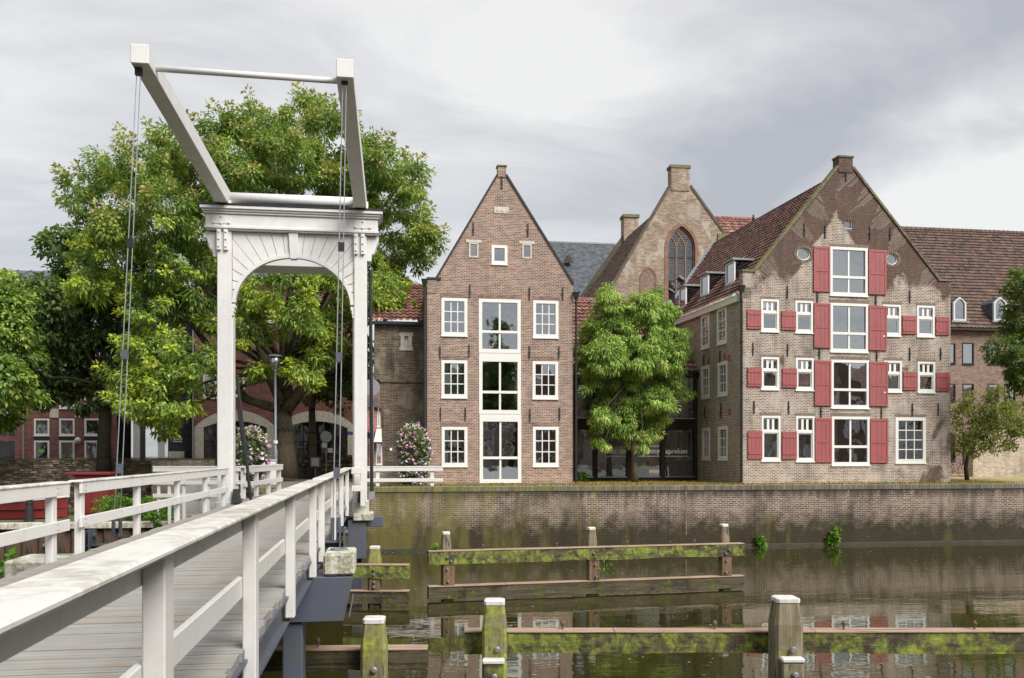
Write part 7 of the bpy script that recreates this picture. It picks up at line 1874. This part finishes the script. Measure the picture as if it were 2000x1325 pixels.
ub = thing('utility_box', 'grey blue steel utility box in front of the low stone wall', 'utility box', (at_y(616, 920, 50.4)[0], 50.4, 0))
zt_ = at_y(616, 893, 50.4)[2]; mb = MB(); mb.box(-.26, .26, -.15, .15, zt_ - .55, zt_); mb.build('body', M['steel'], ub, bevel=.02)
mb = MB(); mb.box(-.05, .05, -.05, .05, 0, zt_ - .551); mb.build('stand', M['steel'], ub); mb = MB(); mb.box(-.2, .2, -.17, -.1501, zt_ - .5, zt_ - .06); mb.build('door', M['galv'], ub)
rm = thing('round_mirror', 'big grey round sign back beside the dark brick wall, behind the right portal post', 'road sign', (at_y(728, 945, 41.6)[0], 41.6, 0))
zt_ = at_y(728, 757, 41.6)[2]; mb = MB(); mb.tube([(0, .05, 0), (0, .05, zt_ + .5)], .05, 8); mb.build('pole', M['galv'], rm); disc(rm, -.05, -.02, zt_, .38, M['galv'], 'disc', 28)
mb = MB(); mb.prism([(-.3, zt_ - .95), (.25, zt_ - .75), (.25, zt_ - .45), (-.3, zt_ - .6)], 0, .04); mb.build('lower_plate', M['steel'], rm)
bp = thing('blue_sign', 'small round blue traffic sign at the mouth of the alley', 'road sign', (at_y(719, 940, 50)[0], 50.0, 0))
zt_ = at_y(719, 851, 50)[2]; mb = MB(); mb.tube([(0, .05, 0), (0, .05, zt_ + .3)], .03, 6); mb.build('pole', M['galv'], bp); disc(bp, 0, 0, zt_, .18, M['blue'], 'disc')
wb = thing('white_cabinet', 'small white cabinet beside the lamp post behind the short fence', 'cabinet', (at_y(527, 920, 42)[0], 42.0, 0))
zt_ = at_y(527, 900, 42)[2]; mb = MB(); mb.box(-.28, .28, -.2, .2, 0, zt_); mb.build('body', M['white'], wb, bevel=.02); mb = MB(); mb.box(-.31, .31, -.23, .23, zt_ + .001, zt_ + .05); mb.build('lid', M['grey_paint'], wb); mb = MB(); mb.box(-.22, .22, -.22, -.2001, .1, zt_ - .1); mb.build('door', M['white'], wb)
wl_ = thing('planter_wall', 'low pale brick planter wall in front of the dark brick building behind the white fence', 'wall', (at_y(760, 940, 41.6)[0], 41.6, 0))
mb = MB(); mb.box(-.9, 1.6, 0, .3, 0, at_y(760, 918, 41.6)[2]); mb.build('wall', M['brick_garden'], wl_)
pn = thing('person', 'brown haired person in dark clothes sitting behind a ground floor window on the left', 'person', (at_y(136, 905, LY + .9)[0], LY + .9, 0.35))
bm_v = [(0, 0, .25), (0, 0, .5), (0, 0, .75), (0, 0, .85), (0, -.02, 1.0), (.2, 0, .72), (.26, -.05, .45), (.12, -.22, .38), (-.2, 0, .72), (-.26, -.05, .45), (-.12, -.22, .38)]
me = bpy.data.meshes.new('body'); me.from_pydata(bm_v, [(0, 1), (1, 2), (2, 3), (3, 4), (2, 5), (5, 6), (6, 7), (2, 8), (8, 9), (9, 10)], []); me.update()
po = bpy.data.objects.new('body', me); COL.objects.link(po); po.parent = pn; me.materials.append(M['iron'])
sk = po.modifiers.new('skin', 'SKIN')
for i, r in enumerate([.19, .17, .16, .06, .11, .07, .05, .04, .07, .05, .04]): me.skin_vertices[0].data[i].radius = (r, r * .8)
me.skin_vertices[0].data[0].use_root = True
ss = po.modifiers.new('sub', 'SUBSURF'); ss.levels = 1; ss.render_levels = 1
mb = MB(); mb.lathe([(.05, -.12), (.12, -.08), (.145, .02), (.12, .11), (.04, .15)], (0, .02, 1.03), 10); M['hair'] = flat('brown_hair', (.10, .045, .025), .6); mb.build('hair', M['hair'], pn, smooth=True)
